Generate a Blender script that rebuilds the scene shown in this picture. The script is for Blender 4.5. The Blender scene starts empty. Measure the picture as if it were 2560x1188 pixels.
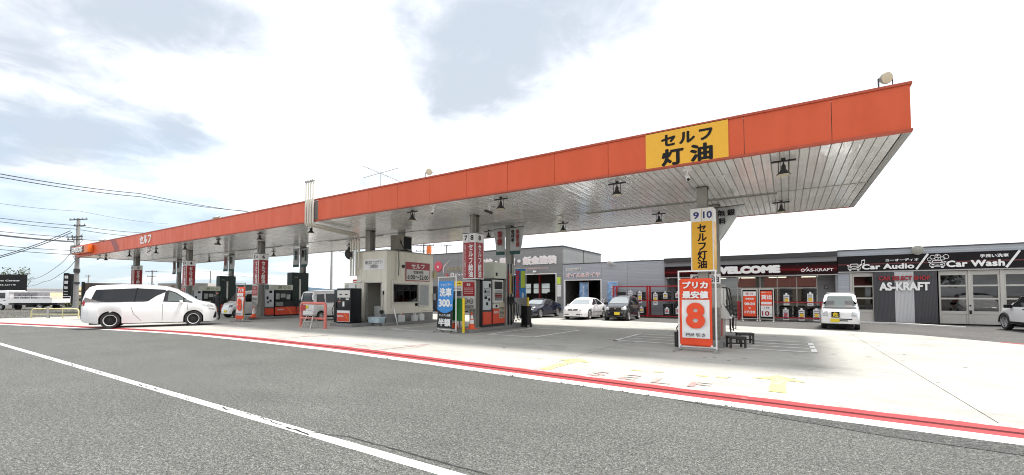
import bpy, bmesh, math, random
from mathutils import Vector, Matrix
from mathutils.bvhtree import BVHTree
random.seed(7)
R = math.radians
# ---------------------------------------------------------------- camera, sky, sun, exposure
# world axes: +X runs along the canopy towards its near end, +Y from the road towards the shops
sc = bpy.context.scene
col = sc.collection
cd = bpy.data.cameras.new("camera"); cam = bpy.data.objects.new("camera", cd); col.objects.link(cam)
cam.location = (0, 0, 1.6); cam.rotation_euler = (R(92.0), 0, R(32.4))
cd.sensor_width = 36; cd.lens = 36 * 1080 / 2560; cd.shift_y = 105.3 / 2560
cd.clip_start = 0.05; cd.clip_end = 4000
sc.camera = cam

SUN_EL, SUN_DIR = R(70), Vector((1.25, 1.15, 0)).normalized()
SUN_AZ = math.atan2(SUN_DIR.x, SUN_DIR.y)          # clockwise from +Y
w = bpy.data.worlds.new("World"); sc.world = w; w.use_nodes = True
nt = w.node_tree; N = nt.nodes; L = nt.links; N.clear()
def nd(tree, t, **k):
    n = tree.nodes.new(t)
    for a, b in k.items(): setattr(n, a, b)
    return n
def mth(tree, op, a, b=None, c=None, clamp=False):
    n = nd(tree, 'ShaderNodeMath', operation=op, use_clamp=clamp)
    for i, x in enumerate((a, b, c)):
        if x is None: continue
        if isinstance(x, (int, float)): n.inputs[i].default_value = x
        else: tree.links.new(x, n.inputs[i])
    return n.outputs[0]
sky = nd(nt, 'ShaderNodeTexSky', sky_type='NISHITA', sun_disc=False, sun_elevation=SUN_EL, sun_rotation=SUN_AZ)
bg1 = nd(nt, 'ShaderNodeBackground'); bg1.inputs[1].default_value = 0.12; L.new(sky.outputs[0], bg1.inputs[0])
tc = nd(nt, 'ShaderNodeTexCoord'); sep = nd(nt, 'ShaderNodeSeparateXYZ'); L.new(tc.outputs['Generated'], sep.inputs[0])
zz = mth(nt, 'ADD', mth(nt, 'MAXIMUM', sep.outputs[2], 0.0), 0.16)
cx = mth(nt, 'DIVIDE', sep.outputs[0], zz); cy = mth(nt, 'DIVIDE', sep.outputs[1], zz)
cmb = nd(nt, 'ShaderNodeCombineXYZ'); L.new(cx, cmb.inputs[0]); L.new(cy, cmb.inputs[1])
def noise(tree, vec, scale, detail=4, rough=0.55, dist=0.0, loc=(0, 0, 0), sc3=(1, 1, 1), rot=(0, 0, 0)):
    mp = nd(tree, 'ShaderNodeMapping'); mp.inputs['Location'].default_value = loc; mp.inputs['Scale'].default_value = sc3
    mp.inputs['Rotation'].default_value = rot
    n = nd(tree, 'ShaderNodeTexNoise'); n.inputs['Scale'].default_value = scale; n.inputs['Detail'].default_value = detail
    n.inputs['Roughness'].default_value = rough; n.inputs['Distortion'].default_value = dist
    tree.links.new(vec, mp.inputs[0]); tree.links.new(mp.outputs[0], n.inputs['Vector'])
    return n.outputs['Fac']
def ramp(tree, fac, stops, interp='LINEAR'):
    r = nd(tree, 'ShaderNodeValToRGB'); e = r.color_ramp.elements; r.color_ramp.interpolation = interp
    while len(e) < len(stops): e.new(0.5)
    for i, (p, c) in enumerate(stops):
        e[i].position = p; e[i].color = (c, c, c, 1) if isinstance(c, (int, float)) else (*c, 1)
    tree.links.new(fac, r.inputs[0]); return r.outputs[0]
# grey undersides of the cloud deck, and the thin spots where pale blue shows
n1 = mth(nt, 'ADD', mth(nt, 'MULTIPLY', noise(nt, cmb.outputs[0], 1.9, 4, 0.55, 0.35, loc=(2.3, 5.1, 0.0), sc3=(1.0, 0.75, 1), rot=(0, 0, R(32))), 0.62), mth(nt, 'MULTIPLY', noise(nt, cmb.outputs[0], 5.2, 7, 0.62, 0.5, loc=(1, 8, 0)), 0.40))
n2 = noise(nt, cmb.outputs[0], 0.8, 6, 0.55, 0.4, loc=(7.7, 1.3, 0.0))
bias = None          # the heavier banks of cloud seen above the station
for bx, by, br, bw in ((-1.74, .26, .34, .26), (-1.40, .40, .28, .26), (-1.22, .58, .24, .22), (-.60, 1.02, .52, .34), (-.92, 1.18, .34, .24), (-2.35, .42, .55, .26), (-1.98, .74, .26, .2), (-1.06, 1.22, .30, .18), (-3.4, .5, 1.2, .14), (2.2, .9, .8, .16), (1.2, -1.0, .9, .18), (-.6, -1.6, .8, .2)):
    d_ = mth(nt, 'SQRT', mth(nt, 'ADD', mth(nt, 'POWER', mth(nt, 'SUBTRACT', cx, bx), 2.0), mth(nt, 'POWER', mth(nt, 'SUBTRACT', cy, by), 2.0)))
    g_ = mth(nt, 'MULTIPLY', mth(nt, 'SMOOTH_MAX', mth(nt, 'SUBTRACT', 1.0, mth(nt, 'DIVIDE', d_, br)), 0.0, 0.3), bw)
    bias = g_ if bias is None else mth(nt, 'ADD', bias, g_)
side = mth(nt, 'MULTIPLY_ADD', sep.outputs[0], -0.16, 0.0)       # the deck is thinner towards -X
grey = ramp(nt, mth(nt, 'ADD', n1, bias), [(0.44, 0.0), (0.80, 1.0)], 'EASE')
thin = ramp(nt, mth(nt, 'ADD', n2, mth(nt, 'MULTIPLY', side, 0.9)), [(0.44, 0.0), (0.66, 1.0)], 'EASE')
low = ramp(nt, sep.outputs[2], [(0.0, 1.0), (0.30, 0.0)])
thin = mth(nt, 'MULTIPLY', thin, mth(nt, 'MULTIPLY_ADD', low, 0.85, 0.15))
mx = nd(nt, 'ShaderNodeMix', data_type='RGBA'); L.new(grey, mx.inputs[0])
mx.inputs[6].default_value = (0.83, 0.85, 0.875, 1); mx.inputs[7].default_value = (0.38, 0.42, 0.475, 1)
veil = nd(nt, 'ShaderNodeMix', data_type='RGBA'); lowv = ramp(nt, sep.outputs[2], [(0.0, 1.0), (0.22, 0.35), (0.45, 0.0)])
vf = mth(nt, 'MULTIPLY', lowv, ramp(nt, mth(nt, 'ADD', mth(nt, 'MULTIPLY', sep.outputs[0], -0.28), n2), [(0.62, 0.0), (0.80, 1.0)], 'EASE'))
L.new(vf, veil.inputs[0]); L.new(mx.outputs[2], veil.inputs[6]); veil.inputs[7].default_value = (0.33, 0.43, 0.53, 1)
bg2 = nd(nt, 'ShaderNodeBackground'); L.new(veil.outputs[2], bg2.inputs[0]); bg2.inputs[1].default_value = 1.0
ms = nd(nt, 'ShaderNodeMixShader'); out = nd(nt, 'ShaderNodeOutputWorld')
L.new(mth(nt, 'MULTIPLY', thin, 0.35), ms.inputs[0]); L.new(bg2.outputs[0], ms.inputs[1]); L.new(bg1.outputs[0], ms.inputs[2])
L.new(ms.outputs[0], out.inputs[0])

sd = bpy.data.lights.new("sun", 'SUN'); sd.energy = 3.4; sd.angle = R(11); sd.color = (1.0, 0.96, 0.9)
so = bpy.data.objects.new("sun", sd); col.objects.link(so)
dv = Vector((SUN_DIR.x * math.cos(SUN_EL), SUN_DIR.y * math.cos(SUN_EL), math.sin(SUN_EL)))
so.rotation_euler = dv.to_track_quat('Z', 'Y').to_euler(); so.location = (0, 10, 40)
vs = sc.view_settings; vs.view_transform = 'Standard'; vs.look = 'None'; vs.gamma = 1; vs.use_curve_mapping = False
vs.exposure = 0.85
sc.cycles.use_denoising = True; sc.cycles.denoising_prefilter = 'ACCURATE'; sc.cycles.filter_width = 1.05; sc.cycles.max_bounces = 7; sc.cycles.transparent_max_bounces = 12

# ---------------------------------------------------------------- materials
MATS = {}
def mat(name, c, rough=0.6, metal=0.0, var=0.0, vscale=6.0, bump=0.0, bscale=60.0, coat=0.0, emit=None, estr=1.0, spec=0.5, streak=False):
    if name in MATS: return MATS[name]
    m = bpy.data.materials.new(name); m.use_nodes = True; t = m.node_tree; b = t.nodes['Principled BSDF']
    b.inputs['Base Color'].default_value = (*c, 1); b.inputs['Roughness'].default_value = rough
    b.inputs['Metallic'].default_value = metal; b.inputs['Coat Weight'].default_value = coat
    b.inputs['Coat Roughness'].default_value = 0.06; b.inputs['Specular IOR Level'].default_value = spec
    if emit: b.inputs['Emission Color'].default_value = (*emit, 1); b.inputs['Emission Strength'].default_value = estr
    co = nd(t, 'ShaderNodeTexCoord')
    if var:
        f = noise(t, co.outputs['Object'], vscale, 5, 0.62, 0.3, sc3=(1, 1, 0.25) if streak else (1, 1, 1))
        mx = nd(t, 'ShaderNodeMix', data_type='RGBA')
        t.links.new(ramp(t, f, [(0.32, 0.0), (0.68, 1.0)]), mx.inputs[0])
        mx.inputs[6].default_value = (*[x * (1 - var) for x in c], 1); mx.inputs[7].default_value = (*[min(1, x * (1 + var * .6)) for x in c], 1)
        t.links.new(mx.outputs[2], b.inputs['Base Color'])
        rr = ramp(t, f, [(0.3, min(1, rough * 1.25)), (0.7, rough * 0.85)]); t.links.new(rr, b.inputs['Roughness'])
    if bump:
        f = noise(t, co.outputs['Object'], bscale, 3, 0.6)
        bn = nd(t, 'ShaderNodeBump'); bn.inputs['Strength'].default_value = bump; bn.inputs['Distance'].default_value = 0.01
        t.links.new(f, bn.inputs['Height']); t.links.new(bn.outputs[0], b.inputs['Normal'])
    MATS[name] = m; return m

def ground_mat(name, c, var, speck, bump, patch=None, rough=0.9, lines=None):
    m = bpy.data.materials.new(name); m.use_nodes = True; t = m.node_tree; b = t.nodes['Principled BSDF']
    b.inputs['Roughness'].default_value = rough; b.inputs['Specular IOR Level'].default_value = 0.3
    g = nd(t, 'ShaderNodeNewGeometry'); P = g.outputs['Position']
    grit = ramp(t, noise(t, P, speck[1]*.38, 2, 0.75, loc=(9, 4, 0)), [(0.34, 1 - speck[0]*.8), (0.5, 1.0), (0.64, 1 + speck[0] * 1.1)])
    big = ramp(t, noise(t, P, 0.35, 6, 0.6, 0.6), [(0.3, 1 - var), (0.72, 1 + var * 0.7)])
    mid = ramp(t, noise(t, P, 2.3, 6, 0.65, 0.2, sc3=(0.35, 1, 1)), [(0.3, 1 - var * .8), (0.7, 1 + var * 0.5)])
    fine = ramp(t, noise(t, P, speck[1], 2, 0.8), [(0.36, 1 - speck[0]), (0.5, 1.0), (0.66, 1 + speck[0] * 1.3)])
    chip = ramp(t, noise(t, P, speck[1]*.13, 3, 0.8, loc=(2, 6, 0)), [(0.32, 1 - speck[0]*.45), (0.5, 1.0), (0.68, 1 + speck[0] * .5)])
    k = mth(t, 'MULTIPLY', mth(t, 'MULTIPLY', mth(t, 'MULTIPLY', mth(t, 'MULTIPLY', big, mid), fine), grit), chip)
    if patch:   # worn, oily or damp stains
        pa = ramp(t, noise(t, P, patch[1], 6, 0.68, 0.8, loc=(3.1, 7.7, 0), sc3=(0.45, 1, 1)), [(patch[2], 1.0), (patch[2] + 0.16, 1 - patch[0])])
        k = mth(t, 'MULTIPLY', k, pa)
    vm = nd(t, 'ShaderNodeVectorMath', operation='SCALE'); vm.inputs[0].default_value = c; t.links.new(k, vm.inputs['Scale'])
    t.links.new(vm.outputs[0], b.inputs['Base Color'])
    bn = nd(t, 'ShaderNodeBump'); bn.inputs['Strength'].default_value = bump; bn.inputs['Distance'].default_value = 0.006
    t.links.new(noise(t, P, speck[1] * 0.9, 2, 0.8), bn.inputs['Height']); t.links.new(bn.outputs[0], b.inputs['Normal'])
    MATS[name] = m; return m

def worn_paint(name, c, under, wear, scale=5.0, rough=0.8):
    """road paint with its own worn-through shape; under = colour of what shows through"""
    m = bpy.data.materials.new(name); m.use_nodes = True; t = m.node_tree; b = t.nodes['Principled BSDF']
    b.inputs['Roughness'].default_value = rough
    g = nd(t, 'ShaderNodeNewGeometry'); P = g.outputs['Position']
    f = ramp(t, noise(t, P, scale, 8, 0.72, 0.4), [(wear - 0.05, 1.0), (wear + 0.03, 0.0)])
    mx = nd(t, 'ShaderNodeMix', data_type='RGBA'); t.links.new(f, mx.inputs[0])
    mx.inputs[6].default_value = (*c, 1); mx.inputs[7].default_value = (*under, 1)
    d = ramp(t, noise(t, P, 30, 3, 0.7), [(0.3, 0.82), (0.7, 1.0)])
    m2 = nd(t, 'ShaderNodeMix', data_type='RGBA', blend_type='MULTIPLY'); m2.inputs[0].default_value = 1
    t.links.new(mx.outputs[2], m2.inputs[6]); t.links.new(d, m2.inputs[7]); t.links.new(m2.outputs[2], b.inputs['Base Color'])
    MATS[name] = m; return m

def siding(name, c, pitch, depth=0.5, axis='Z', var=0.12, rough=0.55):
    """metal or cement siding: grooves every `pitch` metres in relief, weathered colour"""
    m = bpy.data.materials.new(name); m.use_nodes = True; t = m.node_tree; b = t.nodes['Principled BSDF']
    b.inputs['Roughness'].default_value = rough
    g = nd(t, 'ShaderNodeNewGeometry'); sp = nd(t, 'ShaderNodeSeparateXYZ'); t.links.new(g.outputs['Position'], sp.inputs[0])
    z = sp.outputs[{'X': 0, 'Y': 1, 'Z': 2}[axis]]
    fr = mth(t, 'FRACT', mth(t, 'DIVIDE', z, pitch))
    h = ramp(t, fr, [(0.0, 0.0), (0.08, 1.0), (0.9, 0.85), (1.0, 0.0)])
    row = nd(t, 'ShaderNodeTexWhiteNoise', noise_dimensions='1D'); t.links.new(mth(t, 'FLOOR', mth(t, 'DIVIDE', z, pitch)), row.inputs['W'])
    st = noise(t, g.outputs['Position'], 2.2, 5, 0.7, 0.2, sc3=(0.4, 0.4, 6) if axis == 'Z' else (4, 4, 0.4))
    k = mth(t, 'ADD', mth(t, 'MULTIPLY', row.outputs[0], var * 0.7), mth(t, 'MULTIPLY', st, var * 2))
    k = mth(t, 'ADD', k, 1 - var * 1.4)
    k = mth(t, 'MULTIPLY', k, ramp(t, fr, [(0.0, 0.55), (0.07, 1.0), (1.0, 0.97)]))
    vm = nd(t, 'ShaderNodeVectorMath', operation='SCALE'); vm.inputs[0].default_value = c; t.links.new(k, vm.inputs['Scale'])
    t.links.new(vm.outputs[0], b.inputs['Base Color'])
    bn = nd(t, 'ShaderNodeBump'); bn.inputs['Strength'].default_value = depth; bn.inputs['Distance'].default_value = 0.02
    t.links.new(h, bn.inputs['Height']); t.links.new(bn.outputs[0], b.inputs['Normal'])
    MATS[name] = m; return m

asphalt = ground_mat('asphalt', (0.094, 0.096, 0.090), 0.13, (0.80, 110), 0.16)
asphalt2 = ground_mat('old_asphalt', (0.095, 0.092, 0.088), 0.16, (0.35, 60), 0.6)
concrete = ground_mat('forecourt_concrete', (0.40, 0.392, 0.362), 0.14, (0.06, 45), 0.15, patch=(0.20, 0.8, 0.52))
gutterm = ground_mat('gutter_concrete', (0.60, 0.59, 0.56), 0.10, (0.07, 40), 0.2, patch=(0.18, 2.0, 0.58))
kerbm = ground_mat('island_concrete', (0.24, 0.24, 0.235), 0.15, (0.08, 40), 0.2)
gravel = ground_mat('gravel_ground', (0.20, 0.19, 0.17), 0.2, (0.4, 18), 0.9, patch=(0.5, 0.5, 0.55))
redpaint = worn_paint('red_kerb_paint', (0.33, 0.04, 0.045), (0.42, 0.20, 0.18), 0.34, 6)
redfade = worn_paint('faded_red_paint', (0.60, 0.30, 0.29), (0.52, 0.50, 0.47), 0.50, 9)
whitepaint = worn_paint('white_line_paint', (0.80, 0.80, 0.78), (0.11, 0.11, 0.105), 0.36, 2.6)
whitepaint2 = worn_paint('white_bay_paint', (0.82, 0.82, 0.80), (0.40, 0.39, 0.37), 0.33, 5)
yellowpaint = worn_paint('yellow_arrow_paint', (0.72, 0.66, 0.20), (0.44, 0.43, 0.32), 0.47, 4)
greyghost = worn_paint('old_dark_arrow_paint', (0.35, 0.24, 0.225), (0.40, 0.39, 0.36), 0.51, 5)
orange = mat('canopy_orange', (0.62, 0.083, 0.016), 0.42, var=0.055, vscale=2.2, bump=0.12, bscale=3, streak=True)
orange2 = mat('sign_orange', (0.75, 0.16, 0.02), 0.35)
maroon = mat('maroon_stripe', (0.28, 0.045, 0.035), 0.45)
yellow = mat('sign_yellow', (0.80, 0.42, 0.02), 0.4, var=0.03)
white = mat('white_paint', (0.78, 0.78, 0.77), 0.45, var=0.05)
offwhite = mat('pale_panel', (0.60, 0.595, 0.56), 0.5, var=0.06)
black = mat('black_print', (0.006, 0.006, 0.007), 0.55, spec=0.25)
blackp = mat('black_panel', (0.008, 0.009, 0.011), 0.35, spec=0.3)
darkgrey = mat('dark_grey_metal', (0.040, 0.041, 0.043), 0.5, var=0.1)
blackm = mat('black_metal', (0.018, 0.018, 0.018), 0.45)
rubber = mat('rubber', (0.018, 0.018, 0.018), 0.8)
steel = mat('galvanised_steel', (0.36, 0.36, 0.35), 0.42, metal=0.6, var=0.12)
colm = mat('column_paint', (0.30, 0.295, 0.27), 0.4, var=0.10, streak=True)
chrome = mat('chrome', (0.75, 0.75, 0.75), 0.15, metal=1.0)
red = mat('pump_red', (0.62, 0.06, 0.02), 0.4)
signred = mat('sign_maroon', (0.33, 0.02, 0.025), 0.35, var=0.05)
bannerred = mat('banner_vermilion', (0.80, 0.075, 0.02), 0.65, var=0.05, vscale=3, bump=0.4, bscale=2.5)
clothw = mat('banner_white', (0.78, 0.78, 0.77), 0.7, var=0.05, bump=0.3, bscale=3)
clothg = mat('flag_cloth', (0.56, 0.58, 0.58), 0.8, var=0.08, vscale=3)
green = mat('green_board', (0.02, 0.16, 0.035), 0.5)
dkgreen = mat('dark_green_print', (0.03, 0.10, 0.09), 0.6)
blue = mat('banner_blue', (0.045, 0.25, 0.62), 0.65)
navy = mat('navy_board', (0.02, 0.035, 0.16), 0.5)
lime = mat('lime_print', (0.55, 0.70, 0.08), 0.65)
poley = mat('yellow_pole', (0.80, 0.58, 0.02), 0.45, var=0.05)
conered = mat('cone_orange', (0.78, 0.09, 0.015), 0.5)
pinkm = mat('faded_red_pipe', (0.62, 0.17, 0.14), 0.45, var=0.1, vscale=9)
rackred = mat('rack_red', (0.36, 0.015, 0.02), 0.35, var=0.08)
cream = mat('kiosk_wall', (0.74, 0.71, 0.61), 0.5, var=0.06, streak=True, vscale=3)
pipem = mat('cream_pipe', (0.66, 0.64, 0.56), 0.45, var=0.08, streak=True)
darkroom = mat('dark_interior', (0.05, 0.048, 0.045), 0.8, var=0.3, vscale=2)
alu = mat('aluminium_frame', (0.46, 0.45, 0.42), 0.4, metal=0.35, var=0.05)
skyblue = mat('pale_blue_plastic', (0.50, 0.62, 0.68), 0.4)
clearp = mat('frosted_plastic', (0.62, 0.64, 0.64), 0.3, var=0.1, vscale=12)
wood = mat('dark_slat_wood', (0.030, 0.026, 0.024), 0.5, var=0.3, vscale=14)
galv = mat('grey_board', (0.30, 0.30, 0.30), 0.5)
foliage = mat('foliage', (0.055, 0.085, 0.028), 0.7, var=0.5, vscale=3)
foliage2 = mat('dry_weeds', (0.17, 0.17, 0.05), 0.8, var=0.3)
bark = mat('bark', (0.09, 0.07, 0.05), 0.9, var=0.3)
tan = mat('tan_roof', (0.42, 0.30, 0.19), 0.7, var=0.1)
tanwall = mat('tan_wall', (0.52, 0.44, 0.34), 0.8, var=0.08)
whitewall = mat('white_sheet_wall', (0.74, 0.74, 0.73), 0.7, var=0.04)
lampon = mat('fluorescent_tube', (1, 1, 1), 0.4, emit=(1.0, 0.9, 0.72), estr=2.2)
lens = mat('floodlight_glass', (0.62, 0.58, 0.42), 0.15, var=0.1)
tintg = mat('tinted_car_glass', (0.012, 0.013, 0.015), 0.06, coat=0.2)
carglass = mat('car_glass', (0.10, 0.12, 0.115), 0.04, coat=0.5)
wsglass = mat('windscreen_glass', (0.30, 0.33, 0.34), 0.03, metal=0.55, coat=1.0)
lampglass = mat('headlamp_glass', (0.55, 0.57, 0.58), 0.08, metal=0.3)
lampred = mat('tail_lamp', (0.40, 0.01, 0.015), 0.12)
carwhite = mat('white_car_paint', (0.80, 0.80, 0.80), 0.25, coat=1.0)
roofblack = mat('black_roof_paint', (0.010, 0.010, 0.011), 0.5, spec=0.25)
carblack = mat('black_car_paint', (0.012, 0.012, 0.013), 0.2, coat=1.0)
carnavy = mat('navy_car_paint', (0.009, 0.010, 0.022), 0.2, coat=1.0)
carsilver = mat('silver_car_paint', (0.55, 0.55, 0.55), 0.3, metal=0.3, coat=0.8)
plateY = mat('yellow_number_plate', (0.80, 0.60, 0.03), 0.5)
plateW = mat('white_number_plate', (0.78, 0.78, 0.76), 0.5)
rimB = mat('black_alloy', (0.010, 0.010, 0.011), 0.35)
lipm = mat('rim_lip', (0.62, 0.62, 0.63), 0.35)
rimS = mat('silver_alloy', (0.50, 0.50, 0.51), 0.3, metal=0.7)
tyremesh = mat('tyre_wall', (0.022, 0.022, 0.022), 0.75, var=0.2)
garw = siding('grey_plank_siding', (0.23, 0.233, 0.235), 0.17, 0.6, var=0.22)
midw = siding('pale_grey_siding', (0.36, 0.385, 0.42), 0.105, 0.6, var=0.15)
shopw = siding('shop_siding', (0.235, 0.24, 0.25), 0.12, 0.5, var=0.14)
corr = siding('dark_corrugated_panel', (0.052, 0.052, 0.058), 0.055, 0.8, axis='X', var=0.1)
corrw = siding('white_corrugated_panel', (0.50, 0.50, 0.51), 0.055, 0.7, axis='X', var=0.06)

def soffit_mat():
    m = bpy.data.materials.new('soffit_sheet'); m.use_nodes = True; t = m.node_tree; b = t.nodes['Principled BSDF']
    g = nd(t, 'ShaderNodeNewGeometry'); P = g.outputs['Position']
    oi = nd(t, 'ShaderNodeObjectInfo')
    k = mth(t, 'ADD', mth(t, 'MULTIPLY', ramp(t, noise(t, P, 1.1, 5, 0.6), [(0.3, 0.86), (0.7, 1.04)]), mth(t, 'MULTIPLY_ADD', oi.outputs['Random'], 0.10, 0.95)), 0.0)
    vm = nd(t, 'ShaderNodeVectorMath', operation='SCALE'); vm.inputs[0].default_value = (0.84, 0.84, 0.825); t.links.new(k, vm.inputs['Scale'])
    t.links.new(vm.outputs[0], b.inputs['Base Color'])
    b.inputs['Metallic'].default_value = 0.22; b.inputs['Roughness'].default_value = 0.17; b.inputs['Coat Weight'].default_value = 0.35
    h = mth(t, 'ADD', noise(t, P, 1.0, 2, 0.5, 0.1, sc3=(4.6, 0.9, 1)), mth(t, 'MULTIPLY', noise(t, P, 1.0, 1, 0.5, 0.0, loc=(5, 2, 0), sc3=(9, 0.5, 1)), 0.35))
    bn = nd(t, 'ShaderNodeBump'); bn.inputs['Strength'].default_value = 0.75; bn.inputs['Distance'].default_value = 0.02
    t.links.new(h, bn.inputs['Height']); t.links.new(bn.outputs[0], b.inputs['Normal']); t.links.new(bn.outputs[0], b.inputs['Coat Normal'])
    return m
soffitm = soffit_mat()

def pane_mat(name, tint, refl=0.10):
    m = bpy.data.materials.new(name); m.use_nodes = True; t = m.node_tree; t.nodes.clear()
    tr = nd(t, 'ShaderNodeBsdfTransparent'); tr.inputs[0].default_value = (*tint, 1)
    gl = nd(t, 'ShaderNodeBsdfGlossy'); gl.inputs['Roughness'].default_value = 0.02; gl.inputs[0].default_value = (0.9, 0.9, 0.9, 1)
    fr = nd(t, 'ShaderNodeFresnel'); fr.inputs[0].default_value = 1.5
    mx = nd(t, 'ShaderNodeMixShader'); o = nd(t, 'ShaderNodeOutputMaterial')
    t.links.new(mth(t, 'MULTIPLY_ADD', fr.outputs[0], 1.2, refl - 0.05, clamp=True), mx.inputs[0])
    t.links.new(tr.outputs[0], mx.inputs[1]); t.links.new(gl.outputs[0], mx.inputs[2]); t.links.new(mx.outputs[0], o.inputs[0])
    return m
pane = pane_mat('window_pane', (0.62, 0.64, 0.63)); panedark = pane_mat('dark_window_pane', (0.30, 0.32, 0.32), 0.07)

# ---------------------------------------------------------------- mesh helpers
class MB:
    def __init__(s): s.v = []; s.f = []; s.m = []
    def add(s, vs, fs, m=0):
        o = len(s.v); s.v += [tuple(p) for p in vs]; s.f += [tuple(i + o for i in f) for f in fs]; s.m += [m] * len(fs); return s
    def box(s, x0, x1, y0, y1, z0, z1, m=0):
        return s.add([(x0,y0,z0),(x1,y0,z0),(x1,y1,z0),(x0,y1,z0),(x0,y0,z1),(x1,y0,z1),(x1,y1,z1),(x0,y1,z1)],
                     [(0,3,2,1),(4,5,6,7),(0,1,5,4),(1,2,6,5),(2,3,7,6),(3,0,4,7)], m)
    def tf(s, M, start=0):
        for i in range(start, len(s.v)): s.v[i] = tuple(M @ Vector(s.v[i]))
        return s
    def rod(s, a, b, r0, r1=None, n=8, m=0, caps=True):
        a, b = Vector(a), Vector(b); r1 = r0 if r1 is None else r1
        d = (b - a).normalized(); q = d.to_track_quat('Z', 'Y')
        vs = [a + q @ Vector((r0*math.cos(t), r0*math.sin(t), 0)) for t in [2*math.pi*i/n for i in range(n)]]
        vs += [b + q @ Vector((r1*math.cos(t), r1*math.sin(t), 0)) for t in [2*math.pi*i/n for i in range(n)]]
        fs = [(i, (i+1) % n, n+(i+1) % n, n+i) for i in range(n)]
        if caps: fs += [tuple(range(n-1, -1, -1)), tuple(range(n, 2*n))]
        return s.add(vs, fs, m)
    def bar(s, a, b, wx, wy, m=0):
        a, b = Vector(a), Vector(b); q = (b-a).normalized().to_track_quat('Z', 'Y'); l = (b-a).length
        o = len(s.v); s.box(-wx/2, wx/2, -wy/2, wy/2, 0, l, m)
        for i in range(o, len(s.v)): s.v[i] = tuple(a + q @ Vector(s.v[i]))
        return s
    def tube(s, pts, r, n=6, m=0):
        pts = [Vector(p) for p in pts]; o = []; fs = []
        for i, p in enumerate(pts):
            d = (pts[min(i+1, len(pts)-1)] - pts[max(i-1, 0)]).normalized()
            up = Vector((0, 0, 1)) if abs(d.z) < .95 else Vector((1, 0, 0))
            a = d.cross(up).normalized(); b = a.cross(d)
            o += [p + a*r*math.cos(2*math.pi*k/n) + b*r*math.sin(2*math.pi*k/n) for k in range(n)]
        for i in range(len(pts)-1):
            for k in range(n): fs.append((i*n+k, i*n+(k+1) % n, (i+1)*n+(k+1) % n, (i+1)*n+k))
        fs += [tuple(range(n-1, -1, -1)), tuple((len(pts)-1)*n+k for k in range(n))]
        return s.add(o, fs, m)
    def lathe(s, prof, n=16, m=0, c=(0, 0, 0), axis='z'):
        o = []; fs = []
        for (r, z) in prof:
            for k in range(n):
                t = 2*math.pi*k/n; p = (r*math.cos(t), r*math.sin(t), z)
                if axis == 'y': p = (p[0], p[2], p[1])
                if axis == 'x': p = (p[2], p[0], p[1])
                o.append((p[0]+c[0], p[1]+c[1], p[2]+c[2]))
        for i in range(len(prof)-1):
            for k in range(n): fs.append((i*n+k, i*n+(k+1) % n, (i+1)*n+(k+1) % n, (i+1)*n+k))
        fs += [tuple(range(n-1, -1, -1)), tuple((len(prof)-1)*n+k for k in range(n))]
        return s.add(o, fs, m)
    def prism(s, pts, a0, a1, plane='xz', m=0):
        """polygon extruded: plane 'xz' along y, 'yz' along x, 'xy' along z"""
        def P(p, a): return {'xz': (p[0], a, p[1]), 'yz': (a, p[0], p[1]), 'xy': (p[0], p[1], a)}[plane]
        n = len(pts); vs = [P(p, a0) for p in pts] + [P(p, a1) for p in pts]
        fs = [(i, (i+1) % n, n+(i+1) % n, n+i) for i in range(n)] + [tuple(range(n-1, -1, -1)), tuple(range(n, 2*n))]
        return s.add(vs, fs, m)
    def grid(s, fn, nu, nv, m=0):
        vs = [fn(i/nu, j/nv) for j in range(nv+1) for i in range(nu+1)]
        return s.add(vs, [(j*(nu+1)+i, j*(nu+1)+i+1, (j+1)*(nu+1)+i+1, (j+1)*(nu+1)+i) for j in range(nv) for i in range(nu)], m)
    def build(s, name, mats, parent=None, loc=None, rz=0, bev=0, smooth=None, kind=None):
        me = bpy.data.meshes.new(name); me.from_pydata(s.v, [], s.f)
        for x in (mats if isinstance(mats, (list, tuple)) else [mats]): me.materials.append(x)
        me.polygons.foreach_set('material_index', s.m); me.update()
        bm = bmesh.new(); bm.from_mesh(me); bmesh.ops.recalc_face_normals(bm, faces=bm.faces)
        if bev: bmesh.ops.bevel(bm, geom=[e for e in bm.edges if e.is_manifold and e.calc_face_angle(0) > 0.9], offset=bev, segments=2, profile=0.7, affect='EDGES')
        bm.to_mesh(me); bm.free()
        if smooth or bev:
            me.shade_smooth(); me.set_sharp_from_angle(angle=R(smooth or 35))
        o = bpy.data.objects.new(name, me); col.objects.link(o)
        if parent: o.parent = parent
        if loc: o.location = loc
        if rz: o.rotation_euler.z = rz
        if kind: o['kind'] = kind
        return o
def tag(o, label, cat, group=None):
    o['label'] = label; o['category'] = cat
    if group: o['group'] = group
    return o
def thing(name, label, cat, loc=(0, 0, 0), rz=0.0, group=None):
    o = bpy.data.objects.new(name, None); col.objects.link(o); o.location = loc; o.rotation_euler = (0, 0, rz); o.empty_display_size = .2
    return tag(o, label, cat, group)
def copy_tree(o, parent=None):
    c = o.copy(); col.objects.link(c); c.parent = parent
    for ch in list(o.children): copy_tree(ch, c)
    return c
def dup(o, loc, rz=None, label=None, group=None):
    c = copy_tree(o); c.location = loc
    if rz is not None: c.rotation_euler.z = rz
    if label: c['label'] = label
    if group: c['group'] = group
    return c
FR = (R(90), 0, 0)            # lettering facing -Y (the road)
FX = (R(90), 0, R(90))        # lettering facing +X
TX = {}
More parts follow.
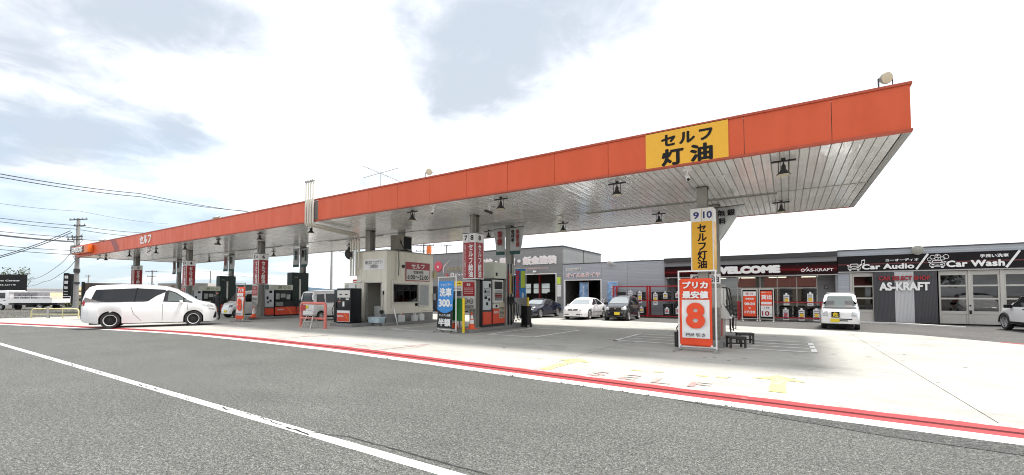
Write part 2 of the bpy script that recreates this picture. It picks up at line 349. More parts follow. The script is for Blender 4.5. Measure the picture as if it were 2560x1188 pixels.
def text(s, w, h, m, parent=None, loc=(0, 0, 0), rot=FR, depth=0.012, bold=0.0, space=1.0, line=1.0, shear=0.0, name='lettering', kind=None):
    """words fitted into a w x h box centred on loc"""
    key = (s, bold, space, line, shear, round(depth, 3), m.name, round(w, 2), round(h, 2))
    if key not in TX:
        c = bpy.data.curves.new('t', 'FONT'); c.body = s; c.align_x = 'CENTER'; c.space_character = space; c.space_line = line
        c.shear = shear; c.resolution_u = 3
        o = bpy.data.objects.new('t', c); col.objects.link(o)
        dg = bpy.context.evaluated_depsgraph_get(); me = bpy.data.meshes.new_from_object(o.evaluated_get(dg))
        bpy.data.objects.remove(o); bpy.data.curves.remove(c)
        xs = [v.co.x for v in me.vertices]; ys = [v.co.y for v in me.vertices]
        x0, x1, y0, y1 = min(xs), max(xs), min(ys), max(ys)
        # heavy weights: the same strokes laid a hair apart, each copy a little higher than the last
        nb = 0 if not bold else (8 if bold >= .03 else 6); bb = bold*1.0; V_ = []; F_ = []
        src = [Vector(v.co) for v in me.vertices]; tri = [tuple(p.vertices) for p in me.polygons]
        ec = {}
        for t in tri:
            for a, b in zip(t, t[1:]+t[:1]): ec[(min(a, b), max(a, b))] = ec.get((min(a, b), max(a, b)), [])+[(a, b)]
        rim = [e[0] for e in ec.values() if len(e) == 1]
        X0, X1, Y0, Y1 = x0-bb, x1+bb, y0-bb, y1+bb
        for k in range(nb+1):
            ox, oy = (0, 0) if k == nb else (bb*math.cos(2*math.pi*(k+.5)/nb), bb*math.sin(2*math.pi*(k+.5)/nb))
            zz = depth+k*0.00035; o0 = len(V_)
            for c_ in src: V_.append(((c_.x+ox-(X0+X1)/2)*w/(X1-X0), (c_.y+oy-(Y0+Y1)/2)*h/(Y1-Y0), zz))
            F_ += [tuple(i+o0 for i in t) for t in tri]
            if depth > .008:
                o1 = len(V_); V_ += [(p[0], p[1], 0) for p in V_[o0:o1]]
                F_ += [(a+o1, b+o1, b+o0, a+o0) for a, b in rim]
        me = bpy.data.meshes.new(name); me.from_pydata(V_, [], F_); me.update(); me.materials.clear(); me.materials.append(m); me.name = name; TX[key] = me
    o = bpy.data.objects.new(name, TX[key]); col.objects.link(o); o.parent = parent; o.location = loc; o.rotation_euler = rot
    return o
def vert(s): return '\n'.join(s)
def plate(name, x0, x1, z0, z1, y, m, parent=None, t=0.02, bev=0):
    """upright sheet facing -Y, its face at y"""
    return MB().box(x0, x1, y, y+t, z0, z1).build(name, m, parent, bev=bev)
def smallprint(parent, m, x0, x1, z0, z1, y, rows, rot='y', seed=1, name='print'):
    """lines of print too small to read"""
    rnd = random.Random(seed); b = MB(); dz = (z1-z0)/rows
    for r in range(rows):
        x = x0; z = z0+r*dz
        while x < x1-0.02:
            l = rnd.uniform(.03, .10)*(x1-x0)*1.6; e = min(x+l, x1)
            if rot == 'y': b.box(x, e, y-0.004, y, z+dz*.22, z+dz*.72)
            else: b.box(y, y+0.004, x, e, z+dz*.22, z+dz*.72)
            x = e+(x1-x0)*.03
    return b.build(name, m, parent)
# ---------------------------------------------------------------- ground, road, forecourt
def struct(name, mb, m, **k):
    o = mb.build(name, m, **k); o['kind'] = 'structure'; return o
struct('ground', MB().box(-1500, 1500, -800, 1600, -0.6, -0.06), gravel)
CURB = [(-75, -2.5), (-58, 0.6), (-46, 3.1), (-36.4, 5.0), (-27.3, 6.84), (-22.2, 7.72), (-19.8, 7.96), (-15.9, 8.05), (-11, 7.96), (-7.5, 7.72), (-4.8, 7.52),
        (-2.7, 7.37), (-1.3, 7.26), (0, 7.2), (1.2, 7.15), (2.3, 7.12), (12, 6.9), (40, 6.3)]
def cv(u):
    for (a, b), (c, d) in zip(CURB, CURB[1:]):
        if a <= u <= c: return b + (d-b)*(u-a)/(c-a)
    return CURB[-1][1]
US = [-75+i*0.5 for i in range(231)]
def strip(o0, o1, z0, z1=None, us=US, jit=0.0):
    b = MB(); z1 = z0 if z1 is None else z1; vs = []
    for u in us:
        j = random.uniform(-jit, jit)
        vs += [(u, cv(u)+o0+j, z0), (u, cv(u)+o1, z1)]
    b.add(vs, [(2*i, 2*i+2, 2*i+3, 2*i+1) for i in range(len(us)-1)]); return b
rd = MB(); vs = []
for u in US: vs += [(u, -14, 0), (u, cv(u)-0.30, 0)]
rd.add(vs, [(2*i, 2*i+2, 2*i+3, 2*i+1) for i in range(len(US)-1)])
rd.add([(-400, -14, 0), (-75, -14, 0), (-75, cv(-75)-.30, 0), (-400, cv(-75)-.30, 0), (40, -14, 0), (300, -14, 0), (300, 6, 0), (40, 6, 0)], [(0, 1, 2, 3), (4, 5, 6, 7)])
road = struct('road', rd, asphalt)
# edge line with worn stretch, crack lines beside it
fine = [-60+i*0.25 for i in range(340)]
el = MB(); vs = []
for u in fine:
    c = 3.0 - max(0, -22-u)*0.02
    vs += [(u, c-0.065+random.uniform(-.004, .004), 0.004), (u, c+0.065+random.uniform(-.004, .004), 0.004)]
el.add(vs, [(2*i, 2*i+2, 2*i+3, 2*i+1) for i in range(len(fine)-1)])
o = el.build('edge_line', whitepaint, road)
crk = MB()
def crack(pts, w, z=0.007):
    for (a, b), (c, d) in zip(pts, pts[1:]):
        dx, dy = c-a, d-b; l = math.hypot(dx, dy) or 1; nx, ny = -dy/l*w/2, dx/l*w/2
        crk.add([(a-nx, b-ny, z), (c-nx, d-ny, z), (c+nx, d+ny, z), (a+nx, b+ny, z)], [(0, 1, 2, 3)])
x = -16.5; y = 3.0; pts = []
while x < -4.6:
    pts.append((x, y)); x += random.uniform(.04, .13); y = 3.0+max(-.045, min(.045, (y-3.0)*.85+random.uniform(-.03, .03)))
for i in range(0, len(pts)-6, 7):
    if random.random() < .9: crack(pts[i:i+random.randint(5, 8)], random.uniform(.012, .028), .0085)
x = -4.7; y = 3.03; pts = []
while x < 0: pts.append((x, y)); x += random.uniform(.05, .15); y = min(3.17, y+.03)+random.uniform(-.008, .008)
crack(pts, 0.012)
for s0 in ((-3.6, 3.2, .5, .5), (-1.6, 4.3, .3, .8), (-5.6, 4.4, .2, .5), (1.1, 5.7, .4, .3), (-.6, 5.4, .5, .2)):
    p = [(s0[0], s0[1])]
    for k in range(9): p.append((p[-1][0]+s0[2]*random.uniform(.02, .2), p[-1][1]+s0[3]*random.uniform(-.02, .2)))
    crack(p, 0.004)
o = crk.build('crack', mat('crack_shadow_tar', (0.02, 0.02, 0.02), 0.9), road)
struct('gutter', strip(-0.31, -0.02, 0.006, 0.012, fine, 0.012), gutterm)
k = struct('kerb', strip(-0.02, 0.16, 0.012, 0.016, fine), redpaint)
strip(0.16, 0.172, 0.016, 0.034, fine).build('kerb_riser', mat('shaded_dirty_red', (0.12, 0.012, 0.012), 0.7), k)  # riser's shade and grime both painted in as a darker kerb red
strip(0.172, 0.36, 0.034, 0.042, fine).build('kerb_top', redpaint, k)
strip(0.36, 0.50, 0.0425, 0.0445, fine, 0.02).build('faded_band', redfade, k)
# forecourt: cast slabs with open joints over a darker bed
bed = MB(); vs = []
for u in US: vs += [(u, cv(u)+0.34, 0.02), (u, 34, 0.02)]
bed.add(vs, [(2*i, 2*i+2, 2*i+3, 2*i+1) for i in range(len(US)-1) if US[i] > -44])
fc = struct('forecourt', bed, mat('joint_bed', (0.09, 0.085, 0.08), 0.95))
def asph_edge(u):      # where the concrete ends and the asphalt before the shops begins
    P = [(-60, 27.2), (-13.2, 26.0), (-4.9, 24.9), (1.4, 23.5), (4.3, 22.6), (6.2, 20.1), (12, 17.0), (40, 10)]
    for (a, b), (c, d) in zip(P, P[1:]):
        if a <= u <= c: return b+(d-b)*(u-a)/(c-a)
    return 10
ucuts = [-43.5, -37.4, -31.3, -25.2, -19.2, -13.9, -9.25, -4.5, 2.15, 8.0, 14.0, 20.0, 27.0, 34.0]
vcuts = [None, 11.4, 16.6, 21.6, 'e']
G_ = 0.006
for i in range(len(ucuts)-1):
    for j in range(len(vcuts)-1):
        n = 14; a, b = ucuts[i]+G_, ucuts[i+1]-G_; vs = []
        okk = False
        for t in range(n+1):
            u = a+(b-a)*t/n
            lo = cv(u)+0.36 if vcuts[j] is None else vcuts[j]+G_
            hi = asph_edge(u) if vcuts[j+1] == 'e' else min(vcuts[j+1]-G_, asph_edge(u))
            if hi > lo+.05: okk = True
            hi = max(hi, lo)
            vs += [(u, lo, 0.04), (u, hi, 0.04)]
        if okk: MB().add(vs, [(2*q, 2*q+2, 2*q+3, 2*q+1) for q in range(n)]).build('slab', concrete, fc)
yd = MB(); vs = []
for u in US:
    if u > -60: vs += [(u, asph_edge(u), 0.036), (u, 60, 0.036)]
yd.add(vs, [(2*i, 2*i+2, 2*i+3, 2*i+1) for i in range(len(vs)//2-1)])
yard = struct('yard', yd, asphalt2)
struct('pavement', MB().box(-75, -44, -1.2, 3.0, -.05, 0.012), gutterm)
sr = MB(); sr.box(-140, -44.2, 5, 60, -.05, 0.004); struct('side_street', sr, asphalt2)
# red line round the yard at the right
rl = MB(); vs = []
for u in [5.9+.3*i for i in range(60)]: vs += [(u, asph_edge(u)-.05, .046), (u, asph_edge(u)+.30, .046)]
rl.add(vs, [(2*i, 2*i+2, 2*i+3, 2*i+1) for i in range(59)]); rl.build('red_line', redpaint, yard)
# concrete step before the shops
stp = MB().prism([(-24, 30.55), (4.6, 30.35), (7.1, 28.6), (7.1, 28.75), (4.7, 31.3), (-24, 31.3)], 0.03, 0.10, 'xy')
struct('shop_step', stp, gutterm)
# painted bays
MK = 0.0475
def mark(mb, pts, wd, z=MK):
    for (a, b), (c, d) in zip(pts, pts[1:]):
        dx, dy = c-a, d-b; l = math.hypot(dx, dy); ux, uy = dx/l*wd/2, dy/l*wd/2
        mb.add([(a-ux+uy, b-uy-ux, z), (c+ux+uy, d+uy-ux, z), (c+ux-uy, d+uy+ux, z), (a-ux-uy, b-uy+ux, z)], [(0, 1, 2, 3)]); z += 0.0006
def markobj(name, *lines, m=whitepaint2, wd=0.14):
    b = MB()
    for l in lines: mark(b, l, wd)
    return b.build(name, m, fc)
markobj('bay_marking', [(-9.9, 13.9), (-7.85, 13.9), (-7.7, 17.6), (-10.0, 17.6), (-9.9, 13.9)])
markobj('bay_marking', [(-4.95, 14.4), (-4.95, 17.3)], [(-4.95, 14.4), (-3.0, 14.4)], [(-4.95, 15.35), (-3.0, 15.35)], [(-4.95, 16.2), (-3.0, 16.2)], [(-4.95, 17.2), (-3.0, 17.2)])
markobj('bay_marking', [(.62, 14.3), (.62, 17.2)], [(-1.4, 14.25), (.62, 14.25)], [(-1.4, 15.2), (.62, 15.2)], [(-1.4, 16.1), (.62, 16.1)], [(-1.4, 17.1), (.62, 17.1)])
markobj('bay_marking', [(-15.2, 13.6), (-12.9, 13.6)], [(-15.2, 13.6), (-15.1, 17.2)], [(-15.1, 17.2), (-13, 17.2)])
def arrow(name, x, y, l, wd, hw, hl, ang, m):
    b = MB(); p = [(-wd/2, 0), (wd/2, 0), (wd/2, l-hl), (hw, l-hl), (0, l), (-hw, l-hl), (-wd/2, l-hl)]
    c, s = math.cos(ang), math.sin(ang)
    b.add([(x+a*c-d*s, y+a*s+d*c, MK) for a, d in p], [(0, 1, 2, 6), (3, 4, 5)]); return b.build(name, m, fc)
arrow('painted_arrow', -4.3, 8.0, 1.85, .22, .42, .5, R(-2), yellowpaint)
arrow('painted_arrow', -0.15, 8.15, 1.7, .24, .42, .55, R(0), yellowpaint)
arrow('painted_arrow', -15.3, 8.35, 2.1, .07, .33, .9, R(-9), greyghost)
arrow('painted_arrow', -9.75, 8.2, 2.0, .10, .33, .8, R(-6), greyghost)
for i, ch in enumerate('SELF'):
    text(ch, .34, .52, greyghost, fc, (-3.15+i*.62, 8.15-.02*i, MK), (0, 0, 0), depth=0, bold=.02)
for i, (x, y) in enumerate(((-2.75, 8.9), (-2.3, 8.95), (-1.5, 8.95), (-1.15, 8.98))): MB().box(x, x+.2, y, y+.09, MK-.004, MK).build('paint_remnant', yellowpaint, fc)
b = MB(); mark(b, [(-12.3, 8.7), (-11.6, 8.35), (-10.9, 8.6)], .05); mark(b, [(-11.5, 8.9), (-10.7, 8.75), (-10.1, 8.25)], .06); b.build('paint_remnant', greyghost, fc)
dk = MB(); vs = []
for u in fine:
    if u > -1.6: q = min(1, (u+1.6)/2.5); vs += [(u, cv(u)-0.31-.42*q+random.uniform(-.006, .006), .0055), (u, cv(u)-0.305, .0055)]
dk.add(vs, [(2*i, 2*i+2, 2*i+3, 2*i+1) for i in range(len(vs)//2-1)]); dk.build('tar_strip', ground_mat('tar_band', (.070, .071, .068), .12, (.7, 110), .15), road)
# old drips on the slabs
tyr = mat('tyre_smear', (.20, .195, .18), .9, var=.3)
b = MB(); rnd = random.Random(21)
for _ in range(140):
    x, y, r = rnd.uniform(-20, 4), rnd.uniform(9, 22), rnd.uniform(.015, .07); n_ = 7
    b.add([(x+r*rnd.uniform(.7, 1.2)*math.cos(6.283*k/n_), y+r*rnd.uniform(.7, 1.2)*math.sin(6.283*k/n_), .0446) for k in range(n_)], [tuple(range(n_))])
b.build('oil_drips', tyr, fc, kind='stuff')
# tufts of moss and weeds in the gutter edge
tf = MB(); rnd = random.Random(3)
for u in [rnd.uniform(-9, 0.4) for _ in range(40)]:
    cy_ = cv(u)-.31; s = rnd.uniform(.006, .022)
    for q in range(6):
        a = rnd.uniform(0, 6.28); dx = rnd.uniform(-.05, .05); hgt = s*rnd.uniform(.8, 1.8)
        tf.add([(u+dx, cy_+rnd.uniform(-.012, .012), .006), (u+dx+s*math.cos(a), cy_+s*math.sin(a)*.5, .007), (u+dx+s*.5*math.cos(a+1), cy_+s*.3*math.sin(a), .007+hgt)], [(0, 1, 2)])
o = tf.build('weeds', mat('dark_moss', (0.035, 0.04, 0.02), .9)); o['kind'] = 'stuff'

# ---------------------------------------------------------------- canopy
CX0, CX1, CY0, CY1, CZ0, CZ1 = -54.6, 2.26, 11.92, 21.2, 5.0, 6.03
cp = thing('station_canopy', 'long flat filling station canopy with orange fascia and ribbed silver soffit', 'canopy', (0, 0, 0))
MB().box(CX0+.1, CX1-.1, CY0+.1, CY1-.1, CZ0+.10, CZ1-.055).build('roof_deck', steel, cp)
seams = [CX1]+[0.93-1.735*i for i in range(12)]
PAN = []
for a, b_ in zip(seams, seams[1:]): PAN.append((b_, a))
n = 21; st = (CX0+18.62)/n
for i in range(n): PAN.append((-18.62+st*(i+1), -18.62+st*i))
for a, b_ in PAN: MB().box(a+.006, b_-.006, CY0, CY0+.05, CZ0+.05, CZ1-.045).build('fascia_panel', orange, cp)
MB().box(-18.60, -18.17, CY0+.12, CY0+.16, CZ0+.05, CZ1-.05).build('joint_cover', orange, cp)
for i in range(5):
    y0 = CY0+.06+i*1.84; MB().box(CX1-.05, CX1, y0+.006, y0+1.83, CZ0+.05, CZ1-.05).build('fascia_panel', orange, cp)
    MB().box(CX0, CX0+.05, y0+.006, y0+1.83, CZ0+.05, CZ1-.05).build('fascia_panel', orange, cp)
MB().box(CX0, CX1, CY1-.05, CY1, CZ0+.05, CZ1-.05).build('rear_fascia', orange, cp)
t = MB()
for y0, y1 in ((CY0-.03, CY0+.10), (CY1-.08, CY1+.03)):
    t.box(CX0-.03, CX1+.03, y0, y1, CZ1-.045, CZ1+.01); t.box(CX0-.02, CX1+.02, y0+.004, y1, CZ0, CZ0+.05)
t.box(CX1-.08, CX1+.032, CY0+.1, CY1-.08, CZ1-.045, CZ1+.01)
t.box(CX0-.032, CX0+.08, CY0+.1, CY1-.08, CZ1-.045, CZ1+.01).box(CX0-.022, CX0+.08, CY0+.1, CY1-.08, CZ0, CZ0+.05)
t.build('edge_trim', mat('dull_red_trim', (0.42, 0.07, 0.03), 0.5, var=.1), cp)
# soffit boards, 0.2 m wide, two rows with a trim strip between
BW = 0.2; YM = 16.75
bd1 = MB().box(0, BW-.024, 0, YM-CY0-.14, 0, .035).box(BW-.024, BW, 0, YM-CY0-.14, .022, .035, 1); bd2 = MB().box(0, BW-.024, 0, CY1-YM-.14, 0, .035).box(BW-.024, BW, 0, CY1-YM-.14, .022, .035, 1)
jointm = mat('joint_shadow_strip', (.22, .22, .21), .5)
p1 = bd1.build('soffit_board', [soffitm, jointm], cp, (CX1-.12-BW, CY0+.10, CZ0+.02)); p2 = bd2.build('soffit_board', [soffitm, jointm], cp, (CX1-.12-BW, YM+.05, CZ0+.02))
NB = 150
for i in range(1, NB):
    for p in (p1, p2):
        c = p.copy(); col.objects.link(c); c.location = (CX1-.12-BW*(i+1), p.location.y, p.location.z+random.uniform(-.002, .002))
x1 = CX1-.12-BW*NB; rest = MB(); x = x1
while x > CX0+.12:
    for (ya, yb) in ((CY0+.10, YM-.04), (YM+.05, CY1-.09)):
        a = max(x-BW, CX0+.1); rest.box(a, x-.024, ya, yb, CZ0+.02, CZ0+.055).box(x-.024, x, ya, yb, CZ0+.042, CZ0+.055, 1)
    x -= BW
rest.build('soffit_boards', [soffitm, jointm], cp, kind='stuff')
s = MB().box(CX0+.1, CX1-.1, YM-.04, YM+.05, CZ0+.005, CZ0+.04)
for (a, b_) in ((-7, -.2), (-16, -11.4), (-24.5, -19.5), (-36, -30)): s.box(a, b_, YM+.10, YM+.18, CZ0-.03, CZ0+.015)
s.build('centre_trim', steel, cp)
MB().box(CX1-.08, CX1+.022, CY0+.1, CY1-.08, CZ0, CZ0+.05).build('end_trim', steel, cp)
s = MB().box(CX0+.1, CX1-.1, CY0+.05, CY0+.10, CZ0+.005, CZ0+.03).box(CX0+.1, CX1-.1, CY1-.09, CY1-.05, CZ0+.005, CZ0+.03).box(CX1-.12, CX1-.05, CY0+.1, CY1-.09, CZ0+.005, CZ0+.03)
s.build('soffit_edge', steel, cp)
MB().box(-2.0, -1.3, 13.55, 13.9, CZ0+.005, CZ0+.019).build('access_hatch', soffitm, cp)
# stripes and words on the fascia
s = MB(); vs = []
for i in range(9):
    f_ = i/8; z = CZ0+.06+f_*(CZ1-CZ0-.12); xo = -1.0*(f_**1.6)
    vs += [(-44.9+xo, CY0-.006, z), (-43.75+xo, CY0-.006, z)]
s.add(vs, [(2*i, 2*i+1, 2*i+3, 2*i+2) for i in range(8)]); s.build('painted_stripe', maroon, cp)
text('セルフ', 2.05, .62, white, cp, (-38.5, CY0-.004, 5.56), bold=.035, shear=.12, depth=.03)
e = thing('brand_sign_box', 'orange box sign with white ENEOS letters on the far end of the canopy', 'sign', (-52.2, CY0-.36, 5.22))
MB().box(-2.2, 2.2, 0, .34, 0, .66).build('sign_box', orange2, e, bev=.02)
MB().box(-2.15, 1.15, -.02, 0, .06, .60).build('dark_face', mat('brown_face', (.10, .03, .02), .4), e)
text('ENEOS', 2.9, .46, white, e, (-.55, -.022, .33), bold=.06, depth=.05)
y = thing('kerosene_fascia_sign', 'yellow sign reading セルフ 灯油 in black on the orange fascia', 'sign', (-2.17, CY0-.03, 5.0))
MB().box(-1.02, 1.02, 0, .022, .045, 1.0).build('sign_face', yellow, y)
text('セルフ', 1.27, .32, black, y, (.03, -.002, .73), bold=.045, space=1.25, depth=.004)
text('灯 油', 1.27, .46, black, y, (.03, -.002, .27), bold=.045, space=1.0, depth=.004)

# columns: each an H section on a base plate
def column(u, v, z0, wd, label):
    c = thing('canopy_column', label, 'column', (u, v, z0), 0, 'columns under the canopy'); h = CZ0+.02-z0
    MB().box(-wd/2, wd/2, -wd/2, -wd/2+.03, 0, h).box(-wd/2, wd/2, wd/2-.03, wd/2, 0, h).box(-.02, .02, -wd/2+.03, wd/2-.03, 0, h).build('shaft', colm, c)
    MB().box(-wd/2-.05, wd/2+.05, -wd/2-.05, wd/2+.05, 0, .02).build('base_plate', colm, c)
    MB().box(-wd/2-.03, wd/2+.03, -wd/2-.03, wd/2+.03, h-.03, h-.021).build('top_collar', darkgrey, c)
    return c
def rcolumn(u, v, z0, label):
    c = column(u, v, z0, .30, label)
    MB().rod((.05, -.26, 0), (.05, -.26, CZ0-z0+.015), .045, n=10).build('drain_pipe', colm, c); return c
column(-2.2, 14.8, .19, .30, 'front canopy column carrying the yellow 9 10 sign box')
column(-2.25, 18.0, .19, .30, 'rear canopy column behind the yellow 9 10 sign box')
rcolumn(-11.3, 14.8, .19, 'front canopy column carrying the maroon 7 8 sign box')
column(-11.55, 18.0, .19, .30, 'rear canopy column with red lettered flags beside the 7 8 pump')
column(-18.75, 15.4, 4.0-.12, .36, 'thick column rising from the roof of the cream kiosk beside the pipes')
column(-19.15, 18.0, 4.0-.12, .30, 'column rising from the kiosk roof behind the air conditioner')
rcolumn(-28.5, 14.8, .19, 'front canopy column carrying the maroon 5 6 sign box')
column(-29.1, 18.0, .19, .30, 'rear canopy column behind the white van being refuelled')
rcolumn(-38.9, 14.8, .19, 'front canopy column carrying the maroon 3 4 sign box')
column(-39.4, 18.0, .19, .30, 'rear canopy column behind the 3 4 pumps')
rcolumn(-49.6, 14.8, .19, 'front canopy column carrying the maroon 1 2 sign box')
column(-49.6, 18.0, .19, .30, 'rear canopy column at the far end, behind the white minivan')

# concrete islands
def island(u, v0, v1, wd, label, us=None):
    i = thing('pump_island', label, 'island', (u, (v0+v1)/2, .04), 0, 'concrete islands under the canopy'); l = (v1-v0)/2
    MB().box(-wd/2, wd/2, -l, l, 0, .15).build('kerb_block', kerbm, i, bev=.02)
    return i
island(-2.2, 14.0, 18.4, 1.2, 'concrete pump island under the kerosene pump and 9 10 sign')
island(-11.35, 13.95, 18.9, 1.15, 'concrete pump island of the white topped 7 8 pump')
island(-28.9, 13.9, 19.0, 1.3, 'concrete pump island left of the kiosk and the black pump')
island(-39.2, 13.9, 19.0, 1.3, 'concrete pump island behind the minivan bonnet')
island(-49.6, 13.9, 19.0, 1.3, 'concrete pump island hidden behind the minivan')

# pendant lamps: black bar on the soffit, two stays, a bell shaped housing
def lamp(u, v, label):
    l = thing('canopy_lamp', label, 'lamp', (u, v, 4.56), 0, 'bell lamps under the canopy')
    MB().box(-.27, .27, -.03, .03, .37, .41).build('mounting_bar', blackm, l)
    MB().rod((-.11, 0, .10), (-.11, 0, .38), .010).rod((.11, 0, .10), (.11, 0, .38), .010).rod((-.12, 0, .12), (.12, 0, .12), .010).build('stay', blackm, l)
    MB().rod((0, 0, .41), (0, 0, .462), .05).build('ceiling_boss', blackm, l)
    MB().lathe([(.012, .36), (.025, .30), (.05, .27), (.052, .19), (.075, .15), (.15, .065), (.16, .04)], 16).build('housing', blackm, l, smooth=40)
    MB().lathe([(.145, .030), (.145, .042), (.02, .044)], 16).build('lens', lens, l)
    return l
l0 = lamp(0, 12.7, 'bell lamp under the near corner of the canopy, right of the yellow fascia sign')
for u, v, s in ((-4.25, 12.6, 'front row bell lamp left of the yellow fascia sign'), (-8.4, 12.5, 'front row bell lamp right of the 7 8 column'),
                (-12.7, 12.5, 'front row bell lamp above the kiosk office sign'), (-19.5, 12.45, 'front row bell lamp beside the four cream fascia pipes'),
                (-24.3, 12.5, 'front row bell lamp directly over the 5 6 sign box'), (-28.9, 12.45, 'front row bell lamp between the 3 4 and 5 6 signs'),
                (-33.9, 12.6, 'front row bell lamp just left of the 3 4 column top'), (-38.7, 12.6, 'front row bell lamp right of the 1 2 sign box'),
                (-43.6, 12.5, 'front row bell lamp left of the 1 2 sign box'), (-49.8, 12.7, 'last front row bell lamp near the ENEOS box'),
                (-.1, 18.4, 'rear row bell lamp nearest the right end of the canopy'), (-4.4, 18.3, 'rear row bell lamp left of the 9 10 column'),
                (-8.8, 18.35, 'rear row bell lamp above the grey workshop corner'), (-13.2, 18.5, 'rear row bell lamp right of the sign box nearest the kiosk window'),
                (-24.8, 18.6, 'rear row bell lamp left of the kiosk roof'), (-33.5, 18.3, 'rear row bell lamp right of the sign box left of the black pump'),
                (-44.4, 18.4, 'rear row bell lamp between the 3 4 column and the far flags')):
    dup(l0, (u, v, 4.56), label=s)
# security cameras
def cctv(u, v, rz, label, kind=0):
    c = thing('security_camera', label, 'camera', (u, v, 4.7), rz, 'security cameras under the canopy')
    MB().box(-.12, .12, -.06, .06, .26, .322).build('mount', white, c)
    MB().rod((0, 0, .12), (0, 0, .27), .022).build('arm', white, c)
    s = MB().box(-.045, .045, -.17, .13, -.05, .05); s.tf(Matrix.Translation((0, 0, .08)) @ Matrix.Rotation(R(35 if kind == 0 else -20), 4, 'X')); s.build('body', white if kind == 0 else darkgrey, c, bev=.01)
    s = MB().lathe([(.04, 0), (.035, .03)], 10, axis='y', c=(0, -.20, 0)); s.tf(Matrix.Translation((0, 0, .08)) @ Matrix.Rotation(R(35 if kind == 0 else -20), 4, 'X')); s.build('lens', blackp, c)
    return c
cctv(-2.2, 12.3, R(20), 'white security camera just below the yellow fascia sign')
cctv(-11.3, 12.2, R(30), 'white security camera in front of the 7 8 column top')
cctv(-9.6, 13.5, R(-60), 'dark security camera right of the 7 8 column top', 1)
cctv(-29.2, 12.5, R(30), 'white security camera above the white minivan bonnet')
cctv(-39.0, 12.3, R(30), 'white security camera beside the 1 2 column')
cctv(-50.8, 12.5, R(30), 'white security camera nearest the ENEOS box')
# floodlights on the roof edge
def flood(u, v, z, rz, label, r=.26, tilt=-70):
    f_ = thing('roof_floodlight', label, 'floodlight', (u, v, z), rz, 'round floodlights on the canopy roof')
    s = MB().lathe([(.04, -.13), (r*.5, -.12), (r*.9, -.02), (r, .03), (r*.97, .05)], 20); s.tf(Matrix.Translation((0, 0, .34)) @ Matrix.Rotation(R(tilt), 4, 'X')); s.build('reflector', mat('lamp_shell', (.32, .32, .28), .45, var=.1), f_, smooth=40)
    s = MB().lathe([(r*.93, .051), (r*.9, .062), (.01, .066)], 20); s.tf(Matrix.Translation((0, 0, .34)) @ Matrix.Rotation(R(tilt), 4, 'X')); s.build('glass', lens, f_)
    MB().tube([(-r-.02, 0, .34), (-r-.02, 0, .05), (r+.02, 0, .05), (r+.02, 0, .34)], .018).rod((0, 0, -.02), (0, 0, .06), .03).build('yoke', darkgrey, f_)
    return f_
flood(1.93, 12.3, 6.02, R(28), 'round floodlight on the near right corner of the canopy roof', .125, 105)
flood(-11.6, 12.3, 6.02, R(20), 'round floodlight on the canopy roof right of the aerial', .13, 100)
flood(-29.6, 12.6, 6.02, R(0), 'round floodlight on the far half of the canopy roof, facing up', .22, 25)
flood(-50.5, 12.6, 6.02, R(0), 'round floodlight above the ENEOS end of the canopy roof', .25, 20)
# aerial
a = thing('tv_aerial', 'thin television aerial standing on the canopy roof', 'aerial', (-16.35, 14.0, 5.78))
MB().rod((0, 0, 0), (0, 0, 1.75), .018).build('mast', steel, a)
MB().rod((-1.3, 0, 1.62), (1.2, 0, 1.72), .014).build('long_element', steel, a)
s = MB().rod((-.7, -.5, 2.0), (.8, .5, 1.25), .013)
for q in (-.5, -.15, .25, .6): s.rod((q-.10, q*.7+.12, 1.63-q*.5), (q+.10, q*.7-.12, 1.63-q*.5), .008)
s.build('boom', steel, a); MB().box(-.06, .06, -.05, .05, .02, .14).build('foot', blackm, a)
# vent pipes
vp = thing('vent_pipes', 'four cream vent pipes rising past the orange fascia and running to the kiosk', 'pipes', (0, 0, 0))
for i in range(4):
    x = -18.95+i*.185; y = CY0-.10
    MB().tube([(x, y, 6.85), (x, y, 4.93)], .036, 8).build('pipe', pipem, vp, smooth=50)
    MB().tube([(x, y, 6.05), (x, y, 4.92), (x, y+.02, 4.90)], .050, 8).build('pipe_sleeve', pipem, vp, smooth=50)
    xx = -19.78+i*.22
    MB().tube([(x, y, 4.95), (x+.0, y+.05, 4.86), (x-.2*(i*.1), y+.5, 4.84), (xx+.1, 15.0-.25, 4.80), (xx, 15.0-.12, 4.72), (xx, 14.96, 4.5), (xx, 14.96, 3.0+(.0 if i else -.0))], .05, 8).build('pipe_run', pipem, vp, smooth=50)
    if i < 3: MB().tube([(xx, 14.96, 3.0), (xx, 14.96, 2.6)], .05, 8).build('pipe_end', pipem, vp, smooth=50)
    MB().lathe([(.05, 0), (.07, .02), (.07, .07), (.04, .10)], 10, c=(x, y, 6.85)).build('vent_cap', steel, vp)
# ---------------------------------------------------------------- kiosk
KU0, KU1, KV0, KV1, KZ0, KZ1 = -19.45, -17.12, 15.1, 18.5, .19, 3.86
k = thing('kiosk', 'cream panelled attendant kiosk with open door and dark side window', 'kiosk', (0, 0, 0))
MB().box(KU0-.75, KU1+.12, KV0-.40, KV1+.1, .041, .19).build('plinth', kerbm, k, bev=.015)
FZ = .62
def wallpanel(x0, x1, y0, y1, z0, z1): MB().box(x0, x1, y0, y1, z0, z1).build('wall_panel', cream, k)
